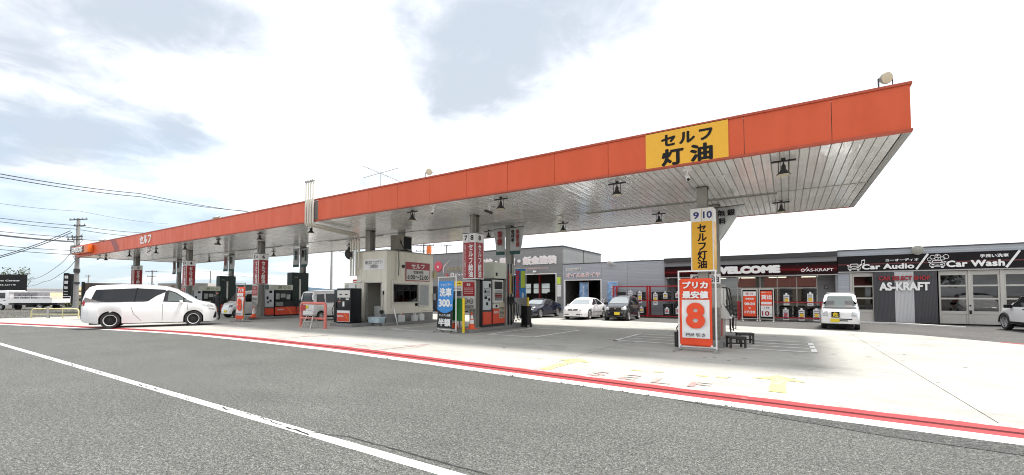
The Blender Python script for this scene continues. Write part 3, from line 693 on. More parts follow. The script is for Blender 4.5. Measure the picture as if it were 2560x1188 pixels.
# front (road side) wall with door opening 916..951 px
for a, b_ in ((KU0, -19.05), (-19.04, -18.68)): wallpanel(a+.004, b_-.004, KV0, KV0+.06, FZ if a < -19.04 else KZ0, KZ1)
wallpanel(-17.50, KU1-.004, KV0, KV0+.06, FZ, KZ1); wallpanel(-18.672, -18.1, KV0, KV0+.06, 2.22, KZ1); wallpanel(-18.092, -17.508, KV0, KV0+.06, 2.22, KZ1)
MB().box(KU0, -19.06, KV0-.006, KV0+.05, KZ0, FZ).build('dark_skirting', kerbm, k); MB().box(-17.5, KU1+.005, KV0-.006, KV0+.05, KZ0, FZ).build('dark_skirting', kerbm, k)
# right wall with the window 985..1045
for a, b_, lo in ((KV0+.06, 15.5, 0), (17.95, KV1, 0)): wallpanel(KU1-.06, KU1, a+.004, b_-.004, FZ, KZ1)
for a, b_ in ((15.5, 16.3), (16.3, 17.1), (17.1, 17.95)):
    wallpanel(KU1-.06, KU1, a+.004, b_-.004, 2.17, KZ1); wallpanel(KU1-.06, KU1, a+.004, b_-.004, FZ, 1.22 if b_ < 17.5 else .98)
wallpanel(KU1-.06, KU1, 17.35, 17.946, .985, 2.165)
MB().box(KU1-.055, KU1+.006, KV0+.05, KV1, KZ0, FZ).build('dark_skirting', kerbm, k)
MB().box(KU0, KU0+.06, KV0+.06, KV1, KZ0, KZ1).box(KU0+.06, KU1-.06, KV1-.06, KV1, KZ0, KZ1).build('rear_walls', cream, k)
MB().box(KU0-.03, KU1+.03, KV0-.03, KV1+.03, KZ1, KZ1+.05).build('roof', mat('kiosk_cap', (.30, .29, .25), .5, var=.1), k)
MB().box(KU0+.06, KU1-.06, KV0+.06, KV1-.06, KZ0, KZ0+.02).build('floor', darkroom, k)
MB().box(KU0+.9, KU0+1.5, 17.2, 18.2, .2, 1.1).box(KU0+.3, KU0+.7, 17.7, 18.3, .2, 1.9).box(-18.3, -17.9, 16.6, 17.2, 1.0, 1.35).build('counter', darkgrey, k)
MB().box(-18.62, -18.15, 15.6, 15.63, .2, 1.0).build('white_board', white, k)
s = MB().box(-18.5, -18.25, 15.9, 15.92, 1.2, 2.0).box(-18.2, -18.0, 15.95, 15.97, 1.5, 1.95); s.build('hanging_cloth', offwhite, k)
dr = MB().box(-18.69, -18.65, KV0-.02, KV0+.08, KZ0, 2.24).box(-17.53, -17.49, KV0-.02, KV0+.08, KZ0, 2.24).box(-18.69, -17.49, KV0-.02, KV0+.08, 2.21, 2.26); dr.build('door_frame', alu, k)
# door leaf standing open against the front
d = MB().box(-20.35, -20.27, KV0-.10, KV0-.055, KZ0+.03, 2.25).box(-19.30, -18.72, KV0-.10, KV0-.055, KZ0+.03, 2.25).box(-20.27, -19.30, KV0-.10, KV0-.055, 2.14, 2.25).box(-20.27, -19.30, KV0-.10, KV0-.055, KZ0+.03, .34)
dl = d.build('door_leaf', cream, k)
MB().box(-20.27, -19.30, KV0-.085, KV0-.07, .34, 2.14).build('door_glass', mat('door_glass_frosted', (.45, .46, .43), .2), dl)
for z in (.95, 1.38, 1.80): MB().box(-19.95, -19.45, KV0-.115, KV0-.105, z, z+.38).build('notice', white, dl)
MB().box(-20.33, -20.29, KV0-.15, KV0-.10, 1.05, 1.2).build('handle', chrome, dl); MB().box(-19.6, -18.9, KV0-.16, KV0-.10, 2.27, 2.33).build('door_closer', white, dl)
# side window: dark opening, sliding frosted leaf
wn = MB().box(KU1-.03, KU1+.02, 15.5, 15.55, 1.2, 2.2).box(KU1-.03, KU1+.02, 17.3, 17.35, 1.2, 2.2).box(KU1-.03, KU1+.02, 15.55, 17.3, 2.14, 2.2).box(KU1-.03, KU1+.05, 15.45, 17.4, 1.15, 1.22).build('window_frame', alu, k)
MB().box(KU1-.045, KU1-.04, 15.55, 17.3, 1.22, 2.14).build('window_pane', panedark, wn)
s = MB().box(KU1+.02, KU1+.05, 17.36, 17.42, .95, 2.18).box(KU1+.02, KU1+.05, 18.1, 18.16, .95, 2.18).box(KU1+.02, KU1+.05, 17.42, 18.1, 2.12, 2.18).box(KU1+.02, KU1+.05, 17.42, 18.1, .95, 1.01).build('sliding_leaf', offwhite, k)
MB().box(KU1+.03, KU1+.036, 17.42, 18.1, 1.01, 2.12).build('frosted_pane', mat('frosted_glass', (.36, .38, .38), .25, var=.15, vscale=5), s)
# signs, pipes and fittings
s = MB().box(-18.87, -17.25, KV0-.03, KV0-.001, 2.9, 3.46).build('company_sign', white, k)
text('株式会社 アスクラフト\n江刺愛宕SS', 1.35, .40, black, s, (-18.06, KV0-.032, 3.18), bold=.008, depth=.003)
s = MB().box(KU1+.002, KU1+.03, 16.38, 18.2, 2.34, 3.36).build('hours_sign', signred, k)
MB().box(KU1+.03, KU1+.036, 16.42, 18.16, 2.38, 2.96).build('sign_face', offwhite, s)
text('セルフ', 1.0, .26, white, s, (KU1+.031, 17.28, 3.15), FX, bold=.025, depth=.004)
text('営業時間', .75, .17, black, s, (KU1+.037, 17.3, 2.82), FX, bold=.012, depth=.003)
text('6:00～22:00', 1.6, .25, black, s, (KU1+.037, 17.29, 2.55), FX, bold=.02, depth=.003)
MB().tube([(KU1+.05, 15.75, 3.85), (KU1+.05, 15.75, 2.5)], .045, 8).build('wall_pipe', pipem, k, smooth=50); s = MB().tube([(KU1+.04, 15.45, .75), (KU1+.04, 15.45, 2.35), (KU1+.04, 15.7, 2.45)], .028, 8); s.build('wall_pipe', pipem, k, smooth=50); MB().tube([(KU1+.04, 17.6, .72), (KU1+.04, 18.5, .74)], .02, 6).build('wall_pipe', pipem, k, smooth=50)
s = MB().tube([(KU1+.03, 15.85, 3.9), (KU1+.03, 15.9, 3.2), (KU1+.03, 15.86, 2.6)], .016, 6); s.build('cable', rubber, k)
MB().box(KU1, KU1+.06, 15.40, 15.50, .70, .86).build('junction_box', pipem, k); MB().box(KU1, KU1+.05, 15.4, 15.5, 1.35, 1.5).build('junction_box', pipem, k)
MB().lathe([(.09, 0), (.09, .05), (.05, .11)], 12, axis='x', c=(KU1, 16.2, 3.1)).build('lamp_bracket', blackm, k)
MB().box(KU1-.2, KU1+.1, 18.5, 18.72, 2.55, 2.95).build('speaker_box', mat('beige_box', (.42, .36, .22), .6), k)
MB().box(KU1-.15, KU1+.08, 18.5, 18.66, 1.3, 1.66).build('meter_box', galv, k)
s = MB().tube([(-17.33, KV0-.05, 1.75), (-17.30, KV0-.06, 1.2), (-17.33, KV0-.06, .78)], .012, 6); s.lathe([(.03, 0), (.10, .04), (.11, .14), (.06, .2)], 12, c=(-17.31, KV0-.14, .62)); s.box(-17.36, -17.30, KV0-.05, KV0, 1.6, 1.8)
s.build('hanging_ladle', rubber, k)
s = MB().lathe([(.22, 0), (.28, .04), (.2, .22), (.05, .3)], 14); s.tf(Matrix.Translation((-20.0, 14.98, 3.75)) @ Matrix.Rotation(R(75), 4, 'Y')); s.build('wall_floodlight', darkgrey, k, smooth=40)
# air conditioner on the roof
a = thing('air_conditioner', 'air conditioner outdoor unit on the kiosk roof', 'air conditioner', (-17.85, 16.75, 3.91))
MB().box(-.3, .3, -.5, .5, .12, .92).build('casing', mat('aged_casing', (.33, .31, .27), .5, var=.15), a, bev=.015)
MB().box(.30, .315, -.1, .44, .2, .85).build('fan_grille', black, a); MB().box(-.3, .3, -.55, -.45, 0, .12).box(-.3, .3, .45, .55, 0, .12).build('feet', darkgrey, a)
MB().tube([(.32, -.4, .7), (.42, -.45, .5), (.40, -.2, .2), (.45, .1, .08), (.5, .2, 0)], .022, 6).tube([(.32, -.3, .6), (.40, -.3, .3), (.42, .0, .06)], .016, 6).build('hose', rubber, a)
# things around the kiosk
def tub(x, y, z, label, rz=0):
    t = thing('plastic_tub', label, 'tub', (x, y, z), rz, 'pale blue tubs by the kiosk door')
    MB().prism([(-.36, 0), (.36, 0), (.42, .26), (-.42, .26)], -.2, .2).box(-.44, .44, -.23, .23, .25, .29).build('bin_body', skyblue, t, bev=.01)
    MB().box(-.08, .08, -.245, -.225, .17, .23).build('handle', white, t); return t
tub(-19.35, 14.80, .19, 'pale blue plastic tub left of the kiosk door'); tub(-17.75+.25, 14.80, .19, 'pale blue plastic tub right of the kiosk door, at the corner')
def jug(x, y, label, tint, s=1.0):
    t = thing('plastic_jug', label, 'jug', (x, y, .19), R(90), 'plastic jugs under the kiosk window')
    MB().box(-.16*s, .16*s, -.1, .1, 0, .33*s).build('body', tint, t, bev=.03); MB().rod((.08, 0, .32*s), (.08, 0, .40*s), .03).build('cap', conered if s > 1 else white, t)
    MB().tube([(-.1, 0, .33*s), (-.1, 0, .40*s), (.02, 0, .40*s), (.02, 0, .33*s)], .014, 6).build('handle', white, t)
UX = KU1+.12
jug(KU1+.17, 15.95, 'frosted jug with red cap leaning by the umbrella', clearp, 1.08)
jug(KU1+.17, 16.9, 'squat frosted jug in the middle under the window', clearp); jug(KU1+.17, 17.4, 'frosted jug nearest the right end of the kiosk wall', mat('whiter_plastic', (.7, .71, .70), .3, var=.1))
MB().box(KU1, KU1+.30, KV0-.4, KV1+.1, .0412, .189).build('plinth_edge', kerbm, k, bev=.015)
u = thing('umbrella', 'white furled umbrella leaning against the kiosk corner', 'umbrella', (KU1+.38, 15.5, .045), 0)
s = MB().rod((0, 0, .02), (-.25, 0, .80), .012, .05, 10).rod((-.25, 0, .80), (-.29, 0, .95), .012, .012); s.build('canopy_cloth', white, u)
MB().tube([(-.29, 0, .95), (-.31, 0, 1.0), (-.28, 0, 1.04), (-.25, 0, 1.0)], .012, 6).build('handle', pipem, u)
# ---------------------------------------------------------------- standalone black pump, red pipe guard and stepladder
p = thing('prepaid_card_pump', 'black freestanding pump with white head panel and red ENEOS front, left of the kiosk', 'pump', (-18.55, 13.85, .04))
MB().box(-.75, .95, -.45, .75, 0, .15).build('plinth', kerbm, p, bev=.02)
MB().box(-.55, .57, -.22, .42, .15, 1.88).build('cabinet', blackp, p, bev=.03); MB().box(-1.0, -.55, -.05, .45, .15, 1.80).build('side_cabinet', blackp, p, bev=.03)
MB().box(-.47, .50, -.235, -.219, 1.42, 1.78).build('head_panel', offwhite, p); MB().box(-.3, -.1, -.24, -.234, 1.55, 1.60).box(.14, .34, -.24, -.234, 1.55, 1.60).build('slot', black, p)
MB().box(-.47, .5, -.24, -.219, .22, .78).build('lower_panel', white, p); MB().box(-.45, .48, -.246, -.239, .24, .66).build('red_panel', red, p)
text('ENEOS', .46, .09, white, p, (-.18, -.247, .50), bold=.03, depth=.004)
s = MB(); vs = []
for i in range(7): f_ = i/6; vs += [(.05+.33*math.sin(f_*1.4)-.0, -.250, .24+(1-f_)*.0+.42*(1-f_)), (.13+.33*math.sin(f_*1.4), -.250, .24+.42*(1-f_))]
s.add(vs, [(2*i, 2*i+1, 2*i+3, 2*i+2) for i in range(6)]); s.build('swoosh', orange2, p)
MB().box(-.05, .08, -.236, -.219, .98, 1.22).build('notice', white, p); MB().box(-.40, -.2, -.236, -.219, 1.21, 1.25).build('small_logo', pinkm, p); MB().box(.2, .42, -.236, -.219, 1.30, 1.38).box(-.3, -.24, -.236, -.219, 1.33, 1.38).build('indicator', offwhite, p)
MB().box(-.62, -.56, -.26, -.1, .9, 1.2).build('nozzle_holder', blackm, p); MB().tube([(-.68, -.25, 1.1), (-.72, -.35, .8), (-.66, -.3, .4), (-.6, -.2, .3), (-.6, -.1, .9)], .02, 6).build('hose', rubber, p)
g = thing('pipe_guard', 'faded red pipe hoop guard rail in front of the black pump', 'guard rail', (-18.85, 12.2, .04))
MB().tube([(-.95, 0, 0), (-.95, 0, 1.05), (-.90, 0, 1.13), (-.82, 0, 1.16), (.82, 0, 1.16), (.90, 0, 1.13), (.95, 0, 1.05), (.95, 0, 0)], .068, 10).build('hoop', pinkm, g, smooth=50)
MB().rod((-.9, 0, .45), (.9, 0, .45), .055, n=10).build('crossbar', pinkm, g, smooth=50)
MB().box(-.85, -.5, -.09, -.06, .8, 1.07).build('small_red_sign', rackred, g)
s = thing('step_stool', 'small aluminium stepladder standing in the red pipe guard', 'stepladder', (-18.75, 12.0, .04), R(8))
for x in (-.24, .24):
    MB().bar((x*1.25, -.25, 0), (x*.8, 0, .62), .045, .025).build('leg', alu, s); MB().bar((x*1.25, .28, 0), (x*.8, .05, .62), .035, .02).build('leg', alu, s)
MB().box(-.23, .23, -.09, .12, .61, .645).build('top_step', alu, s); MB().box(-.27, .27, -.19, -.08, .30, .325).build('lower_step', alu, s)

# ---------------------------------------------------------------- fuel pumps
def fuelpump(v, label):        # white topped three hose pump; local +Y away from the road, +X right
    p = thing('fuel_pump', label, 'pump', v)
    MB().box(-.30, .30, -.72, 0.0, 0, 1.22).build('payment_cabinet', darkgrey, p, bev=.015)
    f = MB().box(.30, .34, -.70, -.12, .75, 2.0).build('terminal_face', mat('light_panel', (.50, .53, .55), .4, var=.04), p, bev=.01)
    MB().box(-.30, .30, -.72, .0, 1.22, 2.0).build('terminal_body', darkgrey, p)
    MB().box(.34, .347, -.30, -.16, 1.72, 1.90).build('keypad', black, f); MB().box(.34, .347, -.62, -.42, 1.22, 1.34).build('keypad', black, f); MB().box(.34, .347, -.34, -.2, 1.14, 1.26).build('keypad', black, f); MB().box(.34, .347, -.50, -.36, .95, 1.08).build('keypad', black, f); MB().box(.34, .347, -.62, -.5, 1.5, 1.6).build('keypad', black, f)
    smallprint(f, mat('grey_print', (.12, .13, .12), .6), -.65, -.2, 1.36, 1.7, .341, 6, 'x', 4)
    MB().box(.301, .345, -.70, -.1, .12, .66).build('red_panel', red, p)
    MB().box(-.3, .3, .02, 1.02, 0, 1.15).build('pump_body', darkgrey, p, bev=.015)
    MB().box(.301, .345, .04, .98, .12, .78).build('red_panel', red, p); text('ENEOS', .36, .10, white, p, (.347, .26, .63), FX, bold=.03, depth=.004)
    MB().box(.301, .345, .04, .52, .80, 1.02).build('white_panel', offwhite, p); MB().box(.346, .352, .22, .36, .84, .96).build('keypad', black, p)
    nb = MB().box(.350, .36, .50, .92, .36, 1.05).build('notice', mat('beige_notice', (.42, .38, .28), .6), p); smallprint(nb, darkgrey, .53, .89, .4, .86, .361, 8, 'x', 8)
    MB().box(-.28, .28, .05, .95, 1.15, 2.1).build('display_body', darkgrey, p)
    d = MB().box(.28, .38, .02, .80, 1.05, 2.08).build('display_frame', offwhite, p, bev=.02)
    MB().box(.38, .386, .08, .72, 1.66, 2.0).build('screen', blackp, d); MB().box(.38, .386, .08, .72, 1.14, 1.62).build('price_card', mat('card_grey', (.30, .32, .31), .5, var=.4, vscale=9), d)
    smallprint(d, black, .12, .7, 1.18, 1.5, .387, 4, 'x', 5); MB().box(.386, .39, .14, .66, 1.32, 1.42).build('red_label', rackred, d)
    h = MB().box(-.30, .42, .0, .98, 2.14, 2.86).build('canopy_head', mat('pale_green_grey', (.50, .52, .44), .45, var=.05), p, bev=.02)
    MB().box(.42, .425, .12, .26, 2.25, 2.4).build('vent', black, h)
    for i in range(5): MB().box(.25, .40, 1.03+i*.13, 1.10+i*.13, 0, 2.86).build('hose_column', alu if i % 2 == 0 else blackp, p)
    MB().box(-.28, .25, 1.03, 1.62, 0, 2.86).build('column_core', blackp, p)
    MB().box(.40, .47, 1.08, 1.62, .95, 1.32).build('nozzle_rest', blackm, p)
    for i, (y, c) in enumerate(((1.12, rackred), (1.30, poley), (1.48, green))):
        nz = MB().bar((.50, y, 1.10), (.50, y, 1.32), .05, .04).bar((.50, y, 1.12), (.62, y+.12, .98), .04, .04).build('nozzle', blackm, p)
        MB().tube([(.47, y, 2.5-.1*i), (.46, y, 1.7), (.47, y+.01, 1.45)], .02, 6).build('upper_hose', c if i < 2 else rubber, p, smooth=60)
        q = [(.5+.03*i, y, 1.1)]
        for t in range(9): aa = t/8*math.pi; q.append((.55+.05*i, y+.02+(.30+.06*i)*(1-math.cos(aa))/2*1.2, .95-.85*math.sin(aa)*(1-.06*i)))
        MB().tube(q, .018, 6).build('hose', rubber, p, smooth=60)
    return p
fuelpump((-11.35, 15.75, .19), 'white topped fuel pump with hanging black hoses behind the 7 8 sign')
def darkpump(v, label):       # black pump with tall rounded hose tower
    p = thing('fuel_pump', label, 'pump', v)
    MB().box(-.32, .28, -.05, .55, 0, 1.75).build('payment_cabinet', mat('mid_grey_metal', (.10, .10, .10), .45), p, bev=.015)
    f = MB().box(.28, .33, -.03, .53, .62, 1.75).build('terminal_face', mat('light_panel', (.5, .53, .55), .4), p, bev=.01)
    MB().box(.33, .336, .22, .42, 1.52, 1.68).build('keypad', black, f); MB().box(.33, .336, .0+.05, .18, 1.1, 1.3).build('keypad', black, f); MB().box(.33, .336, .24, .38, .95, 1.08).build('keypad', black, f); MB().box(.33, .336, .1, .2, .85, .98).build('keypad', black, f)
    MB().box(.281, .325, -.03, .53, .1, .52).build('red_panel', red, p)
    MB().box(-.3, .3, .6, 2.3, 0, .95).build('pump_body', blackp, p, bev=.02); MB().box(.301, .34, .62, 2.28, .08, .60).build('red_panel', red, p)
    text('ENEOS', .42, .09, white, p, (.342, .98, .42), FX, bold=.03, depth=.004)
    s = MB(); vs = []
    for i in range(7): f_ = i/6; vs += [(.344, 1.35+.35*math.sin(f_*1.4), .60-.50*f_), (.344, 1.43+.35*math.sin(f_*1.4), .60-.50*f_)]
    s.add(vs, [(2*i, 2*i+1, 2*i+3, 2*i+2) for i in range(6)]); s.build('swoosh', orange2, p)
    MB().box(-.28, .25, .62, 2.0, .95, 1.75).build('display_body', blackp, p, bev=.02)
    d = MB().box(.25, .27, .70, .95, 1.1, 1.5).box(.25, .27, 1.02, 1.35, 1.22, 1.48).box(.25, .27, 1.42, 1.68, 1.1, 1.42).build('card', mat('card_grey', (.30, .32, .31), .5, var=.4, vscale=9), p)
    MB().box(.30, .34, .66, 1.15, .66, .93).build('notice', mat('card_grey2', (.22, .22, .22), .5, var=.3, vscale=14), p)
    h = MB().box(-.25, .30, .50, 1.85, 1.72, 2.08).build('sign_head', mat('pale_green_grey', (.5, .52, .44), .45, var=.05), p, bev=.03); text('満 ○ ○', .9, .2, mat('olive_print', (.16, .18, .12), .6), h, (.302, 1.25, 1.9), FX, bold=.02, depth=.003)
    tw = MB().box(-.35, .30, 1.78, 3.0, .9, 2.95).build('hose_tower', mat('green_black_cover', (.008, .022, .017), .4, spec=.3), p, bev=.07)
    MB().box(.30, .33, 2.28, 2.40, 1.0, 2.5).build('hose_rail', alu, tw); text('ENEOS', .25, .08, galv, tw, (.305, 2.05, 2.62), FX, depth=.004)
    for i in range(3):
        y = 1.95+i*.28; MB().bar((.42, y, .85), (.50, y+.04, 1.12), .06, .05).build('nozzle', blackm, p)
        MB().tube([(.46, y, .9), (.5, y+.05, .5), (.48, y+.1, .15), (.42, y+.14, .12), (.36, y+.12, .9)], .018, 6).build('hose', rubber, p, smooth=60)
    return p
darkpump((-28.9, 15.15, .19), 'dark fuel pump with tall rounded tower left of the refuelling silver van')
d2 = darkpump((-39.2, 15.15, .19), 'dark fuel pump with tall rounded tower behind the person')
# kerosene dispenser behind the big red banner
p = thing('kerosene_dispenser', 'low kerosene dispenser with black nozzles behind the big 8 yen banner', 'pump', (-1.98, 15.45, .19))
MB().box(-.22, .22, -.45, .9, 0, 1.0).build('cabinet', mat('aged_panel', (.28, .27, .24), .4, var=.2), p, bev=.015); MB().box(.221, .24, -.4, .0, .1, .62).build('red_label', mat('pinkish_label', (.42, .10, .10), .6, var=.4, vscale=30), p)
for y in (-.35, .45):
    s = MB().prism([(.22, 1.12), (.50, .66), (.22, .66)], y, y+.45); s.box(-.2, .24, y, y+.45, 1.0, 1.62); s.build('dispenser_head', offwhite, p)
    MB().box(.15, .22, y+.46, y+.54, 1.0, 1.75).build('post', alu, p)
    MB().bar((.34, y+.2, 1.05), (.50, y+.25, .78), .07, .06).bar((.40, y+.2, .95), (.36, y+.2, 1.25), .04, .04).build('nozzle', blackm, p)
    MB().tube([(.22, y+.5, 1.65), (.34, y+.5, 1.62), (.42, y+.48, 1.2), (.44, y+.4, .7), (.46, y+.35, .2)], .022, 6).tube([(.46, y+.28, .8), (.42, y+.5, .3), (.5, y+.7, .25), (.52, y+.75, .8)], .018, 6).build('hose', rubber, p, smooth=60)
for x, ch in ((-.46, '灯'), (.10, '油')):
    s = MB().box(x-.16, x+.16, -.62, -.60, 1.76, 2.06).build('name_plate', white, p); text(ch, .22, .22, black, s, (x, -.622, 1.91), bold=.02, depth=.003)
MB().box(-.48, -.44, -.60, -.56, 0, 2.0).box(.08, .12, -.60, -.56, 0, 2.0).build('plate_post', steel, p)
MB().box(-.32, -.24, -.5, .2, .35, .8).build('side_panel', darkgrey, p)
c = thing('hose_reel', 'black hose and bucket standing left of the big 8 yen banner', 'hose', (-2.78, 13.7, .04))
MB().lathe([(.09, 0), (.10, .05), (.10, .42), (.13, .44)], 12).build('bucket', blackm, c); MB().tube([(0, 0, .4), (-.05, .1, .55), (.05, .2, .75), (.2, .3, .85)], .02, 6).build('hose', rubber, c, smooth=60)
# slatted stools
def stool(u, v, rz, label):
    t = thing('slatted_stool', label, 'stool', (u, v, .04), rz, 'dark slatted stools'); t.scale = (.84, .84, .88)
    for i in range(6): MB().box(-.29+i*.098, -.29+i*.098+.08, -.22, .22, .36, .385).build('slat', wood, t)
    for x in (-.24, .24):
        for y in (-.18, .18): MB().box(x-.03, x+.03, y-.03, y+.03, 0, .34).build('leg', wood, t)
    MB().box(-.27, .27, -.21, -.17, .30, .36).box(-.27, .27, .17, .21, .30, .36).box(-.24, .24, -.015, .015, .12, .16).box(-.26, -.22, -.17, .17, .12, .16).box(.22, .26, -.17, .17, .12, .16).build('rail', wood, t)
stool(-1.28, 14.35, R(25), 'dark slatted stool nearest the banner, in front of the other'); stool(-1.15, 15.75, R(20), 'dark slatted stool farther back beside the kerosene hoses')

# ---------------------------------------------------------------- column sign boxes
def signbox(u, v, nums, label, kero=False):
    b = thing('column_sign_box', label, 'sign', (u, v-.02, 0), 0, None if kero else 'maroon self service sign boxes')
    W = .33; D = .31; z0, z1 = (2.33, 4.30) if kero else (2.26, 4.24)
    fm = yellow if kero else signred
    MB().box(-W, W, -D, -D+.03, z0, z1).box(-W, W, D-.03, D, z0, z1).box(-W, -W+.03, -D+.03, D-.03, z0, z1).box(W-.03, W, -D+.03, D-.03, z0, z1).build('sign_shell', white, b)
    zt = z1-.42
    MB().box(-W+.035, W-.035, -D-.006, -D, z0+.04, zt).build('front_face', fm, b); MB().box(W, W+.006, -D+.035, D-.035, z0+.04, zt).build('side_face', fm, b)
    MB().box(-.007, .007, -D-.008, -D, zt, z1-.02).build('divider', black if not kero else mat('tan_line', (.5, .35, .1), .6), b)
    text(nums[0], .17 if len(nums[0]) == 1 else .24, .22, black if not kero else navy, b, (-W/2, -D-.002, z1-.22), bold=.03, depth=.004)
    text(nums[1], .17 if len(nums[1]) == 1 else .26, .22, black if not kero else navy, b, (W/2, -D-.002, z1-.22), bold=.03, depth=.004)
    if kero: text(vert('セルフ灯油'), .28, 1.38, black, b, (0, -D-.008, (z0+zt)/2), bold=.035, line=.95, depth=.004)
    else:
        text(vert('セルフ給油'), .25, 1.42, white, b, (.11, -D-.008, (z0+zt)/2), bold=.035, line=.95, depth=.004)
        text(vert('左右どちらでも給油できます'), .075, 1.42, white, b, (-.20, -D-.008, (z0+zt)/2), bold=.02, line=.95, depth=.003)
        text(vert('セルフ給油'), .25, 1.42, white, b, (W+.008, 0, (z0+zt)/2), FX, bold=.035, line=.95, depth=.004)
        text(nums[1], .17, .22, black, b, (W+.002, 0, z1-.22), FX, bold=.03, depth=.004)
        MB().box(-W-.008, W+.008, -D-.008, -D+.0, z1-.035, z1-.01).box(W, W+.008, -D, D, z1-.035, z1-.01).build('top_line', black, b)
    return b
signbox(-2.18, 14.8, ('9', '10'), 'yellow column sign box numbered 9 10 reading セルフ灯油', True)
signbox(-11.35, 14.8, ('7', '8'), 'maroon sign box 7 8 on the column right of the kiosk')
signbox(-28.55, 14.8, ('5', '6'), 'maroon sign box 5 6 on the column left of the kiosk')
signbox(-38.95, 14.8, ('3', '4'), 'maroon sign box 3 4 above the minivan bonnet')
signbox(-49.6, 14.8, ('1', '2'), 'maroon sign box farthest left, above the minivan roof')
def infoboard(u, v, label):
    b = thing('info_board', label, 'sign', (u, v, 0), 0, 'maroon and white info boards below the sign boxes')
    MB().box(-.36, .36, -.02, .02, .98, 2.2).build('frame', alu, b, bev=.01)
    MB().box(-.31, .31, -.03, -.021, 1.55, 2.15).build('maroon_face', signred, b); MB().box(-.31, .31, -.03, -.021, 1.03, 1.545).build('white_face', offwhite, b)
    text('車検', .2, .12, white, b, (0, -.032, 2.02), bold=.02, depth=.002); smallprint(b, mat('pink_print', (.62, .35, .33), .6), -.24, .24, 1.62, 1.92, -.031, 4, seed=2)
    for x in (-.15, .15):
        MB().lathe([(.115, 0), (.115, .004)], 18, axis='y', c=(x, -.036, 1.33)).lathe([(.09, 0), (.09, .004)], 18, axis='y', c=(x, -.041, 1.33), m=1).build('round_mark', [darkgrey, offwhite], b)
    smallprint(b, darkgrey, -.28, .28, 1.04, 1.18, -.031, 3, seed=5); smallprint(b, darkgrey, -.26, .26, 1.27, 1.40, -.046, 3, seed=9)
infoboard(-11.3, 14.42, 'maroon and white info board beside the car wash banner'); infoboard(-28.45, 14.42, 'maroon and white info board beside the navy board'); infoboard(-38.85, 14.42, 'maroon and white info board just over the minivan bonnet')
# hanging flags at the rear columns
def flag(u, v, x0, x1, rows, cm, label, tri=False, rz=0):
    b = thing('hanging_flag', label, 'flag', (u, v, 0), rz, 'grey cloth flags hung at the rear columns')
    zt, zb = 4.88, 3.55; tp = .22 if u > -20 else .06
    s = MB()
    if tri: s.grid(lambda a, c: (x0+(x1-x0)*a*(1-c)**.9, .03*math.sin(a*6+c*4), zt-(zt-zb)*c), 8, 8)
    else: s.grid(lambda a, c: (x0+(x1-x0)*a+tp*(1 if x1 < 0 else -1)*c*(1-a if x1 < 0 else a), .035*math.sin(a*5+c*5)*c, zt-(zt-zb)*c+(.1*a if x1 > 0 else .1*(1-a))*c), 6, 8)
    o = s.build('cloth', clothg, b, smooth=60); md = o.modifiers.new('t', 'SOLIDIFY'); md.thickness = .006
    MB().rod((x0 if x0 < 0 else x1, 0, zt+.02), (0, 0, zt+.0), .014).build('arm', darkgrey, b)
    sg = -1 if x1 < 0 or x0 < 0 else 1
    for (st, w_, h_, xx, m_) in rows: text(st.strip(), w_, h_, m_, b, (xx, -.075, zt-h_/2-(.12 if st[0] != '\n' else .42)), bold=.03, depth=.02, line=.95)
    if not tri:
        o = MB().grid(lambda a, c: (x0+(x1-x0)*a+tp*.95*(1 if x1 < 0 else -1)*(.86+.14*c)*(1-a if x1 < 0 else a), -.05, zt-(zt-zb)*(.86+.13*c)), 4, 2).build('lower_band', dkgreen, b)
    return b
flag(-11.55, 17.8, -.85, -.15, [(vert('車検'), .30, .72, -.42, signred)], 0, 'grey flag with red 車検 left of its column')
flag(-11.55, 17.8, .15, .95, [(vert('車検見積'), .17, .85, .62, signred), (vert('受付中'), .17, .62, .34, black)], 0, 'grey flag with red and black lettering right of its column, tilted')
flag(-2.25, 17.8, .15, 1.0, [('無 銀', .58, .24, .42, black), ('\n料', .24, .24, .28, black)], 0, 'grey triangular flag reading 無料 under the near end of the canopy', True)
flag(-29.1, 17.8, -.9, -.15, [(vert('鈑金'), .26, .66, -.45, dkgreen)], 0, 'grey flag with green lettering left of the column behind the 5 6 pump')
flag(-29.1, 17.8, .15, .95, [(vert('無料'), .26, .55, .40, black), (vert('代車完備'), .16, .8, .72, dkgreen)], 0, 'grey flag with black 無料 right of the column behind the 5 6 pump')
flag(-39.4, 17.8, -.9, -.15, [(vert('車検'), .28, .7, -.45, signred)], 0, 'grey flag left of the column behind the 3 4 pump')
flag(-39.4, 17.8, .15, .95, [(vert('受付'), .26, .6, .5, black)], 0, 'grey flag right of the column behind the 3 4 pump')
flag(-49.6, 17.8, -.9, -.15, [(vert('車検'), .28, .7, -.45, signred)], 0, 'grey flag left of the farthest rear column')
flag(-49.6, 17.8, .15, .95, [(vert('無料'), .26, .6, .5, black)], 0, 'grey flag right of the farthest rear column')

